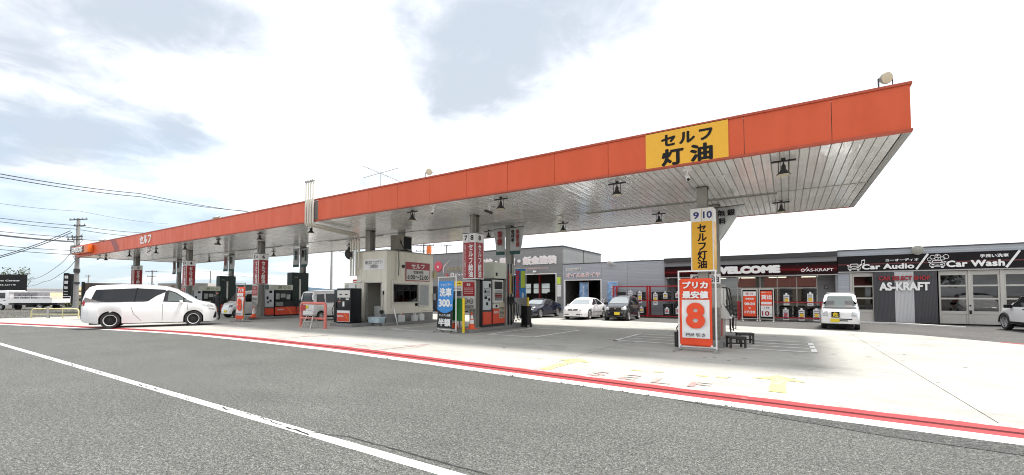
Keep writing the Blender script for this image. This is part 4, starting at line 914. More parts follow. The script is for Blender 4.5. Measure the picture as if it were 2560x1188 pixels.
# ---------------------------------------------------------------- price banners on stands
def yenbanner(loc, rz, lean, label):
    b = thing('price_banner', label, 'banner', loc, rz, 'red 8 yen banners on stands')
    MB().box(-.50, -.465, -.02, .02, .05, 2.24).box(.465, .50, -.02, .02, .05, 2.24).box(-.465, .465, -.02, .02, 2.20, 2.24).box(-.465, .465, -.02, .02, .10, .14).build('frame', white if lean == 0 else steel, b)
    MB().box(-.55, -.44, -.30, .30, 0, .045).box(.44, .55, -.30, .30, 0, .045).box(-.5, .5, -.03, .03, .04, .075).build('foot', steel, b)
    x = lambda z: -.03+lean*(z-.14)
    s = MB().grid(lambda a, c: (x(.14+1.87*c)-.42+.84*a, -.045+.012*math.sin(a*7+c*9)+.008*math.sin(c*23), .14+1.87*c), 16, 30)
    o = s.build('cloth', bannerred, b, smooth=60); md = o.modifiers.new('t', 'SOLIDIFY'); md.thickness = .004
    s = MB().grid(lambda a, c: (x(.36+1.06*c)-.36+.72*a, -.058+.012*math.sin((.07+.86*a)*7+(.118+.567*c)*9)+.008*math.sin((.118+.567*c)*23), .36+1.06*c), 16, 20); s.build('white_field', clothw, b, smooth=60)
    q = -.082
    text('プリカ', .66, .20, clothw, b, (x(1.82), q, 1.83), bold=.05, depth=.012)
    text('最安値', .68, .21, clothw, b, (x(1.56), q, 1.56), bold=.05, depth=.012)
    text('8', .50, .72, bannerred, b, (x(.95), q-.008, .985), bold=.045, depth=.008)
    text('円/ℓ 引き', .50, .10, black, b, (x(.46), q-.008, .455), bold=.014, depth=.006)
    MB().box(x(.2)-.44, x(.2)-.39, -.07, -.03, .13, .18).box(x(.2)+.38, x(.2)+.43, -.07, -.03, .13, .18).box(x(2)-.44, x(2)-.39, -.07, -.03, 1.97, 2.02).build('corner_clip', white, b)
yenbanner((-2.10, 12.9, .04), R(-2), 0.0, 'big red 8 yen banner on a stand in front of the kerosene pump')
yenbanner((-26.75, 12.75, .04), R(0), .12, 'smaller looking red 8 yen banner leaning on its stand beside the navy board')
b = thing('car_wash_banner', 'blue and black shampoo car wash banner on a white stand reading 洗車 300', 'banner', (-11.75, 13.55, .04), R(-4))
MB().box(-.52, -.49, -.02, .02, .05, 2.30).box(.49, .52, -.02, .02, .05, 2.30).box(-.49, .49, -.02, .02, 2.27, 2.30).box(-.49, .49, -.02, .02, .12, .15).build('frame', white, b)
s = MB()
for x in (-.5, .5): s.bar((x, -.28, .01), (x, 0, .13), .05, .03).bar((x, .28, .01), (x, 0, .13), .05, .03)
s.build('foot', steel, b)
lx = lambda z: -.10+.06*(z-.2)
MB().grid(lambda a, c: (lx(.2+1.92*c)-.45+.88*a, -.05+.012*math.sin(a*6+c*7), .2+1.92*c), 12, 20).build('cloth_lower', mat('black_cloth', (.02, .02, .022), .7), b, smooth=60)
s = MB().grid(lambda a, c: (lx(.95+1.17*c)-.45+.88*a, -.066, (.95-.14*math.sin(a*math.pi)*(1-c))+1.17*c), 12, 16); s.build('cloth_upper', blue, b, smooth=60)
text('シャンプー', .62, .13, clothw, b, (lx(1.98)+.0, -.07, 1.96), bold=.02, depth=.006); text('洗車', .70, .36, clothw, b, (lx(1.6), -.07, 1.66), bold=.04, depth=.006)
text('300', .66, .32, clothw, b, (lx(1.2)-.05, -.07, 1.22), bold=.05, depth=.006); text('円', .10, .10, clothw, b, (lx(1.1)+.36, -.07, 1.12), bold=.03, depth=.006)
text('プレミアム洗車', .66, .10, clothw, b, (lx(.7), -.068, .72), bold=.02, depth=.006); text('半額', .70, .32, clothw, b, (lx(.45), -.068, .43), bold=.05, depth=.006)
# island end guards
def guard(u, v, m, label, wd=.62, text_rows=None, side=-1):
    g = thing('island_guard', label, 'guard', (u, v, .04), 0, 'yellow posts with boards at island ends')
    MB().rod((0, 0, 0), (0, 0, 1.42), .055, n=12).build('post', poley, g, smooth=50); MB().box(-.12, .12, -.12, .12, 0, .03).build('base_plate', steel, g)
    MB().box(min(side*wd, side*.05), max(side*wd, side*.05), -.015, .015, .5, 1.40).build('board', m, g); return g
guard(-11.05, 13.75, green, 'green board on a yellow post at the front end of the 7 8 island')
g = guard(-28.55, 13.75, navy, 'navy board with white lettering on a yellow post by the 5 6 island', .85); MB().box(-.85, -.05, -.022, -.016, 1.12, 1.38).build('white_strip', offwhite, g); smallprint(g, white, -.8, -.15, .6, 1.05, -.023, 4, seed=7)
guard(-10.95, 18.75, galv, 'grey board on a yellow post at the rear end of the 7 8 island', .85)
def cone(u, v, label, z=.19):
    c = thing('traffic_cone', label, 'traffic cone', (u, v, z), 0, 'orange traffic cones on the islands')
    MB().box(-.19, .19, -.19, .19, 0, .03).build('base', conered, c, bev=.01)
    rr = lambda z: .14-.115*(z/.68)
    for i, (a, d, m_) in enumerate(((.03, .22, conered), (.22, .38, white), (.38, .42, conered), (.42, .56, white), (.56, .70, conered))):
        MB().lathe([(rr(a), a), (rr(d), d)], 16).build('band' if m_ is white else 'sleeve', m_, c, smooth=50)
cone(-10.98, 14.2, 'orange and white traffic cone right of the green board'); cone(-11.85, 14.15, 'orange traffic cone half hidden behind the car wash banner')
cone(-28.05, 14.15, 'orange and white traffic cone beside the navy board post'); cone(-29.7, 14.1, 'orange traffic cone under the navy board')
s = thing('notice_stand', 'small vertical notice board behind the car wash banner', 'sign', (-11.38, 14.0, .19))
MB().box(-.22, .05, -.01, .01, .3, 1.35).build('board', offwhite, s); smallprint(s, darkgrey, -.2, .03, .35, 1.3, -.011, 7, seed=12); MB().box(-.12, -.06, .01, .03, 0, 1.3).build('post', steel, s)
t = thing('black_suitcase_bin', 'black wheeled bin standing behind the 7 8 island', 'bin', (-10.55, 17.9, .04))
MB().box(-.17, .17, -.2, .2, .12, .98).build('body', black, t, bev=.03); MB().lathe([(.075, -.03), (.075, .03)], 12, axis='x', c=(.15, .18, .075)).lathe([(.075, -.03), (.075, .03)], 12, axis='x', c=(-.15, .18, .075)).build('wheel', rubber, t); MB().box(-.15, -.11, -.2, -.15, 0, .13).box(.11, .15, -.2, -.15, 0, .13).build('foot', rubber, t); MB().box(-.18, .18, -.22, .22, .98, 1.02).build('lid', black, t)
# feather flags
def nobori(loc, h0, h1, wd, m, rows, label, lean=0, rz=0, pole=white, stripe=None):
    n = thing('feather_flag', label, 'flag', loc, rz)
    MB().rod((wd/2+.03, .0, 0), (wd/2+.03+lean*h1, 0, h1+.08), .013, n=8).rod((wd/2+.03+lean*h1, 0, h1+.03), (-wd/2+lean*h1, 0, h1+.03), .009).build('pole', pole, n)
    MB().lathe([(.16, 0), (.16, .06), (.03, .09)], 12, c=(wd/2+.03, 0, 0)).build('weight', darkgrey, n)
    o = MB().grid(lambda a, c: (-wd/2+wd*a+lean*(h0+(h1-h0)*c), .02*math.sin(c*9+a*4), h0+(h1-h0)*c), 6, 16).build('cloth', m, n, smooth=60)
    md = o.modifiers.new('t', 'SOLIDIFY'); md.thickness = .005
    for (st, w_, h_, xx, zz_, m_) in rows: text(st, w_, h_, m_, n, (xx+lean*zz_, -.035, zz_), bold=.04, depth=.01, line=.95)
    if stripe: MB().box(wd*.08, wd/2, -.035, -.028, h0+(h1-h0)*.5, h1-.1).build('lime_stripe', stripe, n)
    return n
nobori((-11.55, 19.0, .04), .95, 2.88, .62, blue, [(vert('空気圧点検'), .24, 1.45, -.14, 2.1, mat('red_letter', (.6, .03, .04), .6)), (vert('無料'), .14, .45, .18, 1.45, clothw)], 'blue feather flag reading 空気圧点検 behind the 7 8 pump', stripe=lime)
nobori((-34.0, 26.5, .04), 1.2, 3.0, .95, mat('rust_banner', (.42, .05, .01), .65), [(vert('タイヤ'), .34, 1.2, -.2, 2.1, yellow), (vert('冬の大売'), .3, 1.3, .22, 2.1, clothw)], 'rust red feather flag with yellow タイヤ lettering behind the black pump', lean=-.08)
for i, (x, y, lab) in enumerate(((-13.35, 31.5, 'blue and white feather flag inside the oil and tyre bay doorway'), (-10.85, 30.9, 'blue and white feather flag on the wall left of the red tyre rack'))):
    nobori((x, y, .04), .55, 2.5, .72, mat('sky_print', (.25, .42, .68), .6, var=.6, vscale=2.5), [(vert('オイル'), .22, .7, 0, 1.9, clothw)], lab)
# ---------------------------------------------------------------- person at the 3 4 pump
def person(loc, rz, label):
    t = thing('person', label, 'person', loc, rz)
    P = dict(pel=(0, 0, .95), ch=(0, .02, 1.25), sh=(0, .02, 1.45), nk=(0, .04, 1.52), hd=(0, .06, 1.66), hl=(.1, 0, .90), kl=(.11, .03, .5), fl=(.12, -.02, .09), tl=(.12, .14, .04), hr=(-.1, 0, .90), kr=(-.11, .05, .5), fr=(-.12, .0, .09), tr=(-.12, .16, .04),
             sl=(.19, .02, 1.42), el=(.26, .06, 1.15), wl=(.24, .26, 1.05), sr=(-.19, .02, 1.42), er=(-.27, .08, 1.16), wr=(-.22, .30, 1.08))
    Ra = dict(pel=(.15, .11), ch=(.17, .12), sh=(.13, .10), nk=(.055, .055), hd=(.09, .105), hl=(.09, .09), kl=(.065, .065), fl=(.045, .045), tl=(.04, .03), sl=(.065, .06), el=(.048, .045), wl=(.035, .035))
    ks = list(P); E_ = [('pel', 'ch'), ('ch', 'sh'), ('sh', 'nk'), ('nk', 'hd')]+[(a+s, b+s) for s in 'lr' for a, b in (('h', 'k'), ('k', 'f'), ('f', 't'), ('s', 'e'), ('e', 'w'))]+[('pel', 'hl'), ('pel', 'hr'), ('sh', 'sl'), ('sh', 'sr')]
    me = bpy.data.meshes.new('body'); me.from_pydata([P[k] for k in ks], [(ks.index(a), ks.index(b)) for a, b in E_], [])
    o = bpy.data.objects.new('body', me); col.objects.link(o); o.parent = t; me.materials.append(mat('dark_uniform', (.016, .017, .02), .8))
    sk = o.modifiers.new('s', 'SKIN'); o.modifiers.new('u', 'SUBSURF').levels = 1
    for i, k in enumerate(ks):
        r_ = Ra.get(k) or Ra[k[:-1]+'l']; me.skin_vertices[0].data[i].radius = r_; me.skin_vertices[0].data[i].use_root = (k == 'pel')
    MB().lathe([(.02, -.11), (.075, -.07), (.085, 0), (.08, .05), (.03, .10)], 12, c=(0, .075, 1.68)).build('head', mat('skin', (.42, .24, .16), .6), t, smooth=80)
    MB().lathe([(.096, 0), (.10, .04), (.06, .105)], 14, c=(0, .06, 1.70)).box(-.07, .07, .12, .22, 1.70, 1.712).build('cap', blackm, t, smooth=50)
    return t
person((-30.05, 13.0, .04), R(-150), 'person in dark work clothes and cap standing by the 3 4 pump')
# ---------------------------------------------------------------- shop buildings, all fronts on y = 31.2
B = 31.2
def wall(parent, m, x0, x1, z0, z1, y0=B, t=.12, name='wall_panel'): return MB().box(x0, x1, y0, y0+t, z0, z1).build(name, m, parent)
gb = thing('workshop_building', 'tall grey plank clad workshop with white 車検 lettering and wide open bay', 'building', (0, 0, 0))
gx = [-29.3, -25.75, -24.2, -20.5, -17.8, -15.5, -15.0]
for a, b_ in zip([-29.3, -25.7, -22.1, -18.6], [-25.7, -22.1, -18.6, -15.0]): wall(gb, garw, a+.006, b_-.006, 3.34, 5.46)
wall(gb, garw, -29.294, -28.9, .1, 3.33); wall(gb, garw, -25.4, -24.26, .1, 3.33); wall(gb, garw, -15.56, -15.006, .1, 3.33)
wall(gb, garw, -28.89, -25.41, 2.4, 3.33); o = wall(gb, mat('navy_shutter', (.03, .035, .05), .5), -28.9, -25.4, .1, 2.39, B+.15, .05, 'shutter')
for i in range(12): MB().box(-28.88, -25.42, B+.13, B+.15, .15+i*.185, .17+i*.185).build('slat', darkgrey, o)
s = MB()
for a, b_ in zip([31.2, 35.3], [35.3, 39.6]): MB().box(-15.12, -15.0, a+.13, b_-.004, .1, 5.46).build('side_panel', garw, gb)
MB().box(-29.3, -29.18, B+.13, 39.6, .1, 5.46).build('side_panel', garw, gb)
MB().box(-29.36, -14.95, B-.05, 39.66, 5.46, 5.53).build('roof', darkgrey, gb)
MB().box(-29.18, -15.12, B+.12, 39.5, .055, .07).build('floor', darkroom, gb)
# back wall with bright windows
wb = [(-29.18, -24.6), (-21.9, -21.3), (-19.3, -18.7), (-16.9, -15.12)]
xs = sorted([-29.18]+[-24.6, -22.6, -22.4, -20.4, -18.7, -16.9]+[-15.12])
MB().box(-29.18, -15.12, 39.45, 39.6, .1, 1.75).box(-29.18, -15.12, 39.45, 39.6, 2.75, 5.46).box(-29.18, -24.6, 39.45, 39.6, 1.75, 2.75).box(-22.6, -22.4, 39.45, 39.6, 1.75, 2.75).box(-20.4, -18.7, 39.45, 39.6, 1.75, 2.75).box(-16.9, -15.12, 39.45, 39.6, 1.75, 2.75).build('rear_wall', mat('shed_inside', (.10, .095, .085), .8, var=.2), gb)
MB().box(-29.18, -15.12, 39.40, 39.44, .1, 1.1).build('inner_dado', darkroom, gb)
for a, b_ in ((-24.6, -22.6), (-22.4, -20.4), (-18.7, -16.9)):
    f_ = MB().box(a, a+.06, 39.42, 39.5, 1.75, 2.75).box(b_-.06, b_, 39.42, 39.5, 1.75, 2.75).box((a+b_)/2-.03, (a+b_)/2+.03, 39.42, 39.5, 1.75, 2.75).box(a, b_, 39.42, 39.49, 2.2, 2.25).build('window_frame', alu, gb)
    MB().box(a+.06, b_-.06, 39.52, 39.53, 1.75, 2.75).build('window_pane', pane, f_)
MB().box(-24.26, -24.18, B-.02, B+.14, .1, 3.34).box(-15.64, -15.56, B-.02, B+.14, .1, 3.34).box(-24.18, -15.64, B-.02, B+.14, 3.27, 3.34).build('bay_frame', white, gb)
MB().rod((-18.9, 34.5, .1), (-18.9, 34.5, 5.2), .12).rod((-21.2, 34.5, .1), (-21.2, 34.5, 5.2), .12).box(-21.4, -18.7, 34.3, 34.7, 4.0, 4.3).build('lift_post', rackred, gb)
MB().rod((-18.2, 36.5, .1), (-18.2, 36.5, 5.2), .09).build('inner_post', steel, gb)
text('車検・整備・鈑金塗装', 7.9, .74, clothw, gb, (-19.45, B-.005, 4.45), bold=.09, depth=.07)
text('車検・整備・鈑金塗装', 7.6, .50, mat('pink_letter', (.82, .72, .72), .5), gb, (-19.45, B-.08, 4.45), bold=.0, depth=.02)
text('東北運輸局認証 第2-5475号', 2.3, .15, mat('pale_pink', (.66, .50, .50), .6), gb, (-17.45, B-.005, 3.78), bold=.02, depth=.02)
text('AS-KRAFT', 3.1, .40, mat('bronze_letter', (.34, .31, .20), .4, metal=.3), gb, (-25.6, B-.005, 4.0), bold=.02, depth=.03)
s = MB().box(-27.25, -26.85, B-.05, B-.004, 3.40, 3.50).box(-27.10, -27.0, B-.055, B-.003, 3.27, 3.63); s.build('red_cross', mat('cross_red', (.5, .08, .07), .5), gb)
MB().lathe([(.21, 0), (.21, .05)], 20, axis='y', c=(-26.4, B-.06, 3.45)).lathe([(.13, 0), (.13, .02)], 20, axis='y', c=(-26.4, B-.08, 3.45), m=1).lathe([(.07, 0), (.07, .02)], 20, axis='y', c=(-26.4, B-.10, 3.45), m=0).build('ring_logo', [clothw, darkgrey], gb)
text('ピット工場', 1.7, .26, clothw, gb, (-25.2, B-.005, 3.46), bold=.03, depth=.03)
s = MB(); o_ = []
for i in range(13): a_ = 2*math.pi*i/12; o_.append((-27.75+.48*math.cos(a_), 4.1+.60*math.sin(a_)))
MB().lathe([(.46, 0), (.50, .03), (.50, .08)], 24, axis='y', c=(-28.15, B-.09, 4.3)).build('round_logo', mat('logo_red', (.55, .08, .12), .35), gb)
text('A', .22, .26, clothw, gb, (-28.15, B-.095, 4.28), bold=.05, depth=.01)
s = MB(); vs = []
for i in range(11): f_ = i/10; xx = -27.4+.10*math.cos(2)+.95*f_**1.6; zz_ = 3.55+1.45*f_; wdt = .13*math.sin(math.pi*min(1, f_*1.0+.05)); vs += [(xx-.3*(1-abs(2*f_-1))-wdt, B-.03, zz_), (xx-.3*(1-abs(2*f_-1))+wdt*.4, B-.03, zz_)]
s.add(vs, [(2*i, 2*i+1, 2*i+3, 2*i+2) for i in range(10)]); s.build('crescent_logo', mat('pale_rose', (.62, .50, .50), .4), gb)
s = MB().box(-26.6, -25.2, B-.06, B-.02, 2.45, 2.85).build('yellow_sign', poley, gb); text('ピット作業', 1.1, .14, black, s, (-25.9, B-.062, 2.65), bold=.02, depth=.003)
s = MB().box(-26.6, -25.2, B-.06, B-.02, 1.95, 2.43).build('white_sign', offwhite, gb); smallprint(s, darkgrey, -26.5, -25.3, 2.0, 2.4, B-.061, 3, seed=3)
s = MB().box(-15.50, -15.2, B-.03, B-.003, 2.45, 3.0).build('green_notice', lime, gb); MB().box(-15.50, -15.15, B-.03, B-.003, 1.45, 2.40).build('notice_sheet', white, gb)
for i in range(3): MB().box(-15.48, -15.17, B-.034, B-.03, 1.72+i*.25, 1.73+i*.25).build('print', darkgrey, gb)
MB().rod((-17.6, B-.15, 3.5), (-17.35, B-.15, 3.5), .11, .06).build('wall_lamp', white, gb)
for i, (x, z) in enumerate(((-23.5, .6), (-22.9, .9), (-22.0, .5), (-21.4, 1.1))): MB().box(x, x+.5, 35+i*.5, 35.5+i*.5, .07, z).build('tool_cabinet', [rackred, darkgrey, blackm, steel][i], gb)

mb_ = thing('oil_tyre_building', 'low pale grey bay building with white and pink オイル&タイヤ lettering', 'building', (0, 0, 0))
wall(mb_, midw, -14.996, -14.86, .1, 4.0); wall(mb_, midw, -11.78, -9.8, .1, 4.0); wall(mb_, midw, -9.79, -7.16, .1, 4.0); wall(mb_, midw, -14.85, -11.79, 2.79, 4.0)
MB().box(-14.9, -14.82, B-.02, B+.13, .1, 2.78).box(-11.86, -11.78, B-.02, B+.13, .1, 2.78).box(-14.82, -11.86, B-.02, B+.13, 2.71, 2.78).build('bay_frame', white, mb_)
MB().box(-14.99, -7.15, B-.03, B+.15, 4.0, 4.06).box(-14.99, -7.15, B+.15, 39, 3.98, 4.04).build('roof', darkgrey, mb_)
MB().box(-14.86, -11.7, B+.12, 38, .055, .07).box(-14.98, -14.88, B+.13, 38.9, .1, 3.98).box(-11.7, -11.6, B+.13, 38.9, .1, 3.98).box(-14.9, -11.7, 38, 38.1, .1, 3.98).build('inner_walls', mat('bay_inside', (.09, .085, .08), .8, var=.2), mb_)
MB().box(-14.6, -14.1, 33, 33.8, .07, 1.7).box(-12.6, -12.1, 34, 35, .07, 1.2).build('rack', blackm, mb_)
for i in range(5): MB().box(-14.25+i*.3, -14.2+i*.3, 37.3, 37.4, .1, 1.3).build('inner_rail', pinkm if i % 2 else white, mb_)
s = MB().box(-14.72, -13.42, B-.03, B-.003, 3.5, 3.68).build('white_sign', offwhite, mb_); text('ドライブスルー作業', 1.1, .11, black, s, (-14.07, B-.031, 3.59), bold=.015, depth=.003)
text('オイル&タイヤ', 2.85, .40, clothw, mb_, (-13.28, B-.005, 3.13), bold=.06, depth=.05); text('オイル&タイヤ', 2.75, .32, mat('pink_letter2', (.72, .36, .38), .5), mb_, (-13.28, B-.056, 3.13), bold=.0, depth=.015)
s = MB().lathe([(.24, 0), (.22, .08), (.10, .14)], 14); s.tf(Matrix.Translation((-11.0, B-.25, 3.98)) @ Matrix.Rotation(R(150), 4, 'X')); s.build('wall_lamp', offwhite, mb_, smooth=40)
for i in range(4): MB().tube([(-11.6+i*.18+(.7 if i > 1 else 0), B-.5, .1), (-11.6+i*.18+(.7 if i > 1 else 0), B-.5, 1.25), (-11.55+i*.18+(.7 if i > 1 else 0), B-.4, 1.3)], .035, 8).build('hose_stand', white, mb_)

sb_ = thing('welcome_shop', 'glazed car shop front under a black and red WELCOME sign band', 'building', (0, 0, 0))
wall(sb_, shopw, -7.14, 2.52, 3.54, 3.85); MB().box(-7.15, 2.53, B-.18, B+.05, 3.85, 4.12).build('parapet', darkgrey, sb_); MB().box(-7.15, 2.53, B+.06, 41, 3.98, 4.05).build('roof', darkgrey, sb_)
bandm = bpy.data.materials.new('sign_band_print'); bandm.use_nodes = True; t_ = bandm.node_tree; b0 = t_.nodes['Principled BSDF']
g_ = nd(t_, 'ShaderNodeNewGeometry'); sp_ = nd(t_, 'ShaderNodeSeparateXYZ'); t_.links.new(g_.outputs['Position'], sp_.inputs[0])
zf = mth(t_, 'DIVIDE', mth(t_, 'SUBTRACT', sp_.outputs[2], 2.80), .70)
zf = mth(t_, 'ADD', zf, mth(t_, 'MULTIPLY', noise(t_, g_.outputs['Position'], 1.5, 3), .12))
rr_ = ramp(t_, zf, [(.0, (.006, .004, .005)), (.40, (.035, .004, .005)), (.55, (.16, .012, .014)), (.62, (.05, .005, .006)), (1.0, (.006, .005, .006))])
t_.links.new(rr_, b0.inputs['Base Color']); b0.inputs['Roughness'].default_value = .4; b0.inputs['Specular IOR Level'].default_value = .1
for i in range(5): x = -7.14+i*1.932; MB().box(x+.003, x+1.929, B-.10, B+.04, 2.80, 3.52).build('sign_panel', bandm, sb_)
MB().box(-7.15, 2.53, B-.13, B+.04, 2.74, 2.80).build('sign_trim', steel, sb_)
text('WELCOME', 3.75, .50, white, sb_, (-2.15, B-.105, 3.18), bold=.10, depth=.06, space=1.04)
text('AS-KRAFT', 1.3, .17, white, sb_, (1.68, B-.102, 3.06), bold=.012, depth=.015)
s = MB().lathe([(.10, 0), (.10, .012)], 16, axis='y', c=(.86, B-.115, 3.06)).lathe([(.065, 0), (.065, .01)], 16, axis='y', c=(.86, B-.125, 3.06), m=1); s.bar((.93, B-.11, 3.0), (1.10, B-.11, 3.24), .012, .03); s.build('emblem', [white, signred], sb_)
# recess
MB().box(-7.1, -3.95, 32.2, 32.3, .1, 2.8).build('recess_wall', shopw, sb_); MB().box(1.62, 2.5, 32.2, 32.3, .1, 2.8).build('recess_wall', shopw, sb_)
MB().box(-7.14, 2.52, B+.05, 32.3, 2.80, 2.84).build('recess_ceiling', offwhite, sb_); MB().box(-7.15, 2.53, 31.3, 41, .05, .075).build('floor', kerbm, sb_)
MB().box(1.95, 2.15, 32.17, 32.2, 1.95, 2.15).build('wall_box', darkgrey, sb_); MB().box(1.985, 2.115, 32.16, 32.17, 1.985, 2.115).build('wall_box_face', galv, sb_)
MB().box(-7.15, -7.0, B+.01, 32.2, .1, 2.74).box(2.42, 2.53, B+.01, 32.2, .1, 2.74).build('recess_side', shopw, sb_)
for x in (-6.6, -5.3): MB().box(x, x+.12, 32.0, 32.12, .1, 2.8).build('post', darkgrey, sb_)
MX = [-3.90, -2.72, -1.42, -.47, .55, 1.58]; YF = 32.2
fr = MB()
for x in MX: fr.box(x-.03, x+.03, YF-.04, YF+.04, .1, 2.80)
for a, b_ in zip(MX, MX[1:]): fr.box(a+.03, b_-.03, YF-.035, YF+.035, 1.98, 2.06).box(a+.03, b_-.03, YF-.035, YF+.035, .1, .17).box(a+.03, b_-.03, YF-.035, YF+.035, 2.74, 2.80)
fr = fr.build('shopfront_frame', alu, sb_)
for a, b_ in zip(MX, MX[1:]):
    MB().box(a+.03, b_-.03, YF-.006, YF, .17, 1.98).build('shop_pane', pane, fr); MB().box(a+.03, b_-.03, YF-.006, YF, 2.06, 2.74).build('shop_pane', pane, fr)
MB().box(-3.28, -3.22, YF-.05, YF-.01, .17, 1.98).box(-2.05, -1.99, YF-.05, YF-.01, .17, 1.98).build('door_stile', alu, fr)
MB().box(-7, 2.5, 40.4, 40.5, .1, 3.9).box(-7.1, -7, 32.3, 40.5, .1, 3.9).box(2.4, 2.5, 32.3, 40.5, .1, 3.9).build('inner_walls', mat('shop_inside', (.34, .32, .29), .8, var=.1), sb_)
MB().box(-7, 2.4, 32.3, 40.4, 2.96, 3.0).build('inner_ceiling', offwhite, sb_)
tb = MB()
for i in range(4):
    for j in range(4): x = -5.2+j*2.05; y = 33.2+i*1.7; tb.box(x, x+1.15, y, y+.12, 2.88, 2.93)
tb.build('ceiling_tubes', lampon, sb_)
rnd = random.Random(11)
for i in range(16):
    x = rnd.uniform(-6.5, 1.6); y = rnd.uniform(33.5, 39.5); h = rnd.choice((.8, 1.1, 1.5)); MB().box(x, x+rnd.uniform(.5, 1.3), y, y+.5, .08, h).build('shelf_unit', rnd.choice((darkgrey, offwhite, blackm, galv, rackred, navy)), sb_)
for x in (-2.6, .05): MB().rod((x, 32.8, 2.95), (x, 32.8, 2.72), .02).rod((x, 32.8, 2.72), (x+.06, 32.75, 2.6), .05, .08).build('ceiling_speaker', black, sb_)

wb_ = thing('car_wash_building', 'car wash and audio bays with sectional glass doors under a black sign band', 'building', (0, 0, 0))
X1 = 15.0
for a, b_ in ((2.54, 6.2), (6.2, 10.2), (10.2, X1)): wall(wb_, midw, a+.004, b_-.004, 3.80, 4.12)
MB().box(2.53, X1, B-.04, B+.2, 4.12, 4.17).box(2.53, X1, B+.2, 41, 4.0, 4.05).build('roof', darkgrey, wb_)
for i in range(5): x = 2.55+i*2.49; MB().box(x+.003, x+2.487, B-.10, B+.02, 2.92, 3.79).build('sign_panel', bandm if i == 9 else mat('black_sign_panel', (.007, .005, .006), .4, var=.3, vscale=1.5, spec=.2), wb_)
MB().box(2.55, X1, B-.104, B-.101, 3.28, 3.34).build('red_streak', mat('deep_red', (.10, .008, .01), .35), wb_)
MB().box(2.54, X1, B-.12, B+.02, 2.86, 2.92).build('sign_trim', steel, wb_)
text('Car Audio', 2.2, .30, white, wb_, (4.72, B-.105, 3.16), bold=.045, depth=.03, space=1.05); text('カーオーディオ', 1.35, .15, white, wb_, (5.32, B-.105, 3.49), bold=.03, depth=.02)
text('Car Wash', 2.1, .34, white, wb_, (8.11, B-.105, 3.20), bold=.045, depth=.03, space=1.05); text('手洗い洗車', 1.0, .17, white, wb_, (8.8, B-.105, 3.56), bold=.03, depth=.02)
for a, b_ in (((5.90, 2.96), (6.38, 3.77)), ((9.21, 2.96), (9.68, 3.77))): MB().bar((a[0], B-.11, a[1]), (b_[0], B-.11, b_[1]), .02, .09).build('slash', white, wb_)
def caricon(x, z, s):
    i = MB(); y0, y1 = B-.125, B-.104
    def ln(a, b_, w_=.035): i.bar((x+a[0]*s, B-.115, z+a[1]*s), (x+b_[0]*s, B-.115, z+b_[1]*s), .02, w_)
    P = [(-.36, .0), (-.36, .16), (-.26, .22), (-.20, .38), (.20, .38), (.26, .22), (.36, .16), (.36, 0), (-.36, 0)]
    for a, b_ in zip(P, P[1:]): ln(a, b_)
    ln((-.26, .22), (.26, .22)); ln((-.43, .27), (-.31, .27), .05); ln((.43, .27), (.31, .27), .05); ln((-.30, -.06), (-.18, -.06), .08); ln((.30, -.06), (.18, -.06), .08); ln((-.27, .12), (-.14, .10), .05); ln((.27, .12), (.14, .10), .05); ln((-.1, .07), (.1, .07), .03)
    return i.build('car_icon', white, wb_)
caricon(3.28, 3.05, .75); caricon(6.72, 3.10, .80); caricon(10.3, 3.08, .80)
MB().bar((3.62, B-.115, 3.30), (3.62, B-.115, 3.52), .02, .03).bar((3.75, B-.115, 3.33), (3.75, B-.115, 3.56), .02, .03).bar((3.61, B-.115, 3.52), (3.76, B-.115, 3.56), .02, .05).box(3.54, 3.63, B-.125, B-.105, 3.27, 3.33).box(3.67, 3.76, B-.125, B-.105, 3.30, 3.36).build('music_note', white, wb_)
s = MB()
for (x, z, r_) in ((6.42, 3.47, .08), (6.55, 3.58, .10), (6.70, 3.49, .07), (6.79, 3.62, .07), (6.93, 3.50, .09), (7.06, 3.58, .11), (6.72, 3.68, .05)):
    q = [(x+r_*math.cos(2*math.pi*k_/14), B-.115, z+r_*math.sin(2*math.pi*k_/14)) for k_ in range(15)]; s.tube(q, .014, 4)
s.build('bubble_icon', white, wb_)
MB().bar((9.95, B-.115, 3.55), (10.15, B-.115, 3.55), .02, .03).bar((10.05, B-.115, 3.44), (10.05, B-.115, 3.66), .02, .03).build('sparkle_icon', white, wb_)
s = MB().lathe([(.26, 0), (.24, .09), (.08, .16)], 16); s.tf(Matrix.Translation((5.95, B-.2, 3.98)) @ Matrix.Rotation(R(100), 4, 'X')); s.build('wall_lamp', mat('lamp_shell', (.32, .32, .28), .45), wb_, smooth=40)
wall(wb_, midw, 2.54, 3.06, .1, 2.85)
def secdoor(x0, x1, hw=.08, glassm=panedark):
    f_ = MB().box(x0, x0+.07, B+.02, B+.10, .1, 2.84).box(x1-.07, x1, B+.02, B+.10, .1, 2.84)
    for z0, z1 in ((2.62, 2.84), (2.03, 2.11), (1.36, 1.44), (.60, .76)): f_.box(x0+.07, x1-.07, B+.02, B+.10, z0, z1)
    f_ = f_.build('sectional_door', mat('door_grey', (.44, .425, .39), .45, var=.06), wb_)
    MB().box(x0+.075, x1-.075, B+.04, B+.09, .1, .595).build('door_bottom_panel', mat('door_grey', (.44, .425, .39), .45), f_)
    for z0, z1 in ((2.11, 2.62), (1.44, 2.03), (.76, 1.36)): MB().box(x0+.07, x1-.07, B+.055, B+.06, z0, z1).build('door_pane', glassm, f_)
    return f_
secdoor(3.20, 4.15); secdoor(6.78, 7.86); secdoor(7.98, 9.0); secdoor(9.14, 10.6); secdoor(10.72, 12.2)
for x0, x1 in ((3.07, 3.19), (7.865, 7.975), (9.005, 9.135), (10.605, 10.715), (12.2, X1)): MB().box(x0, x1, B-.02, B+.12, .1, 2.85).build('door_post', mat('door_grey', (.44, .425, .39), .45), wb_)
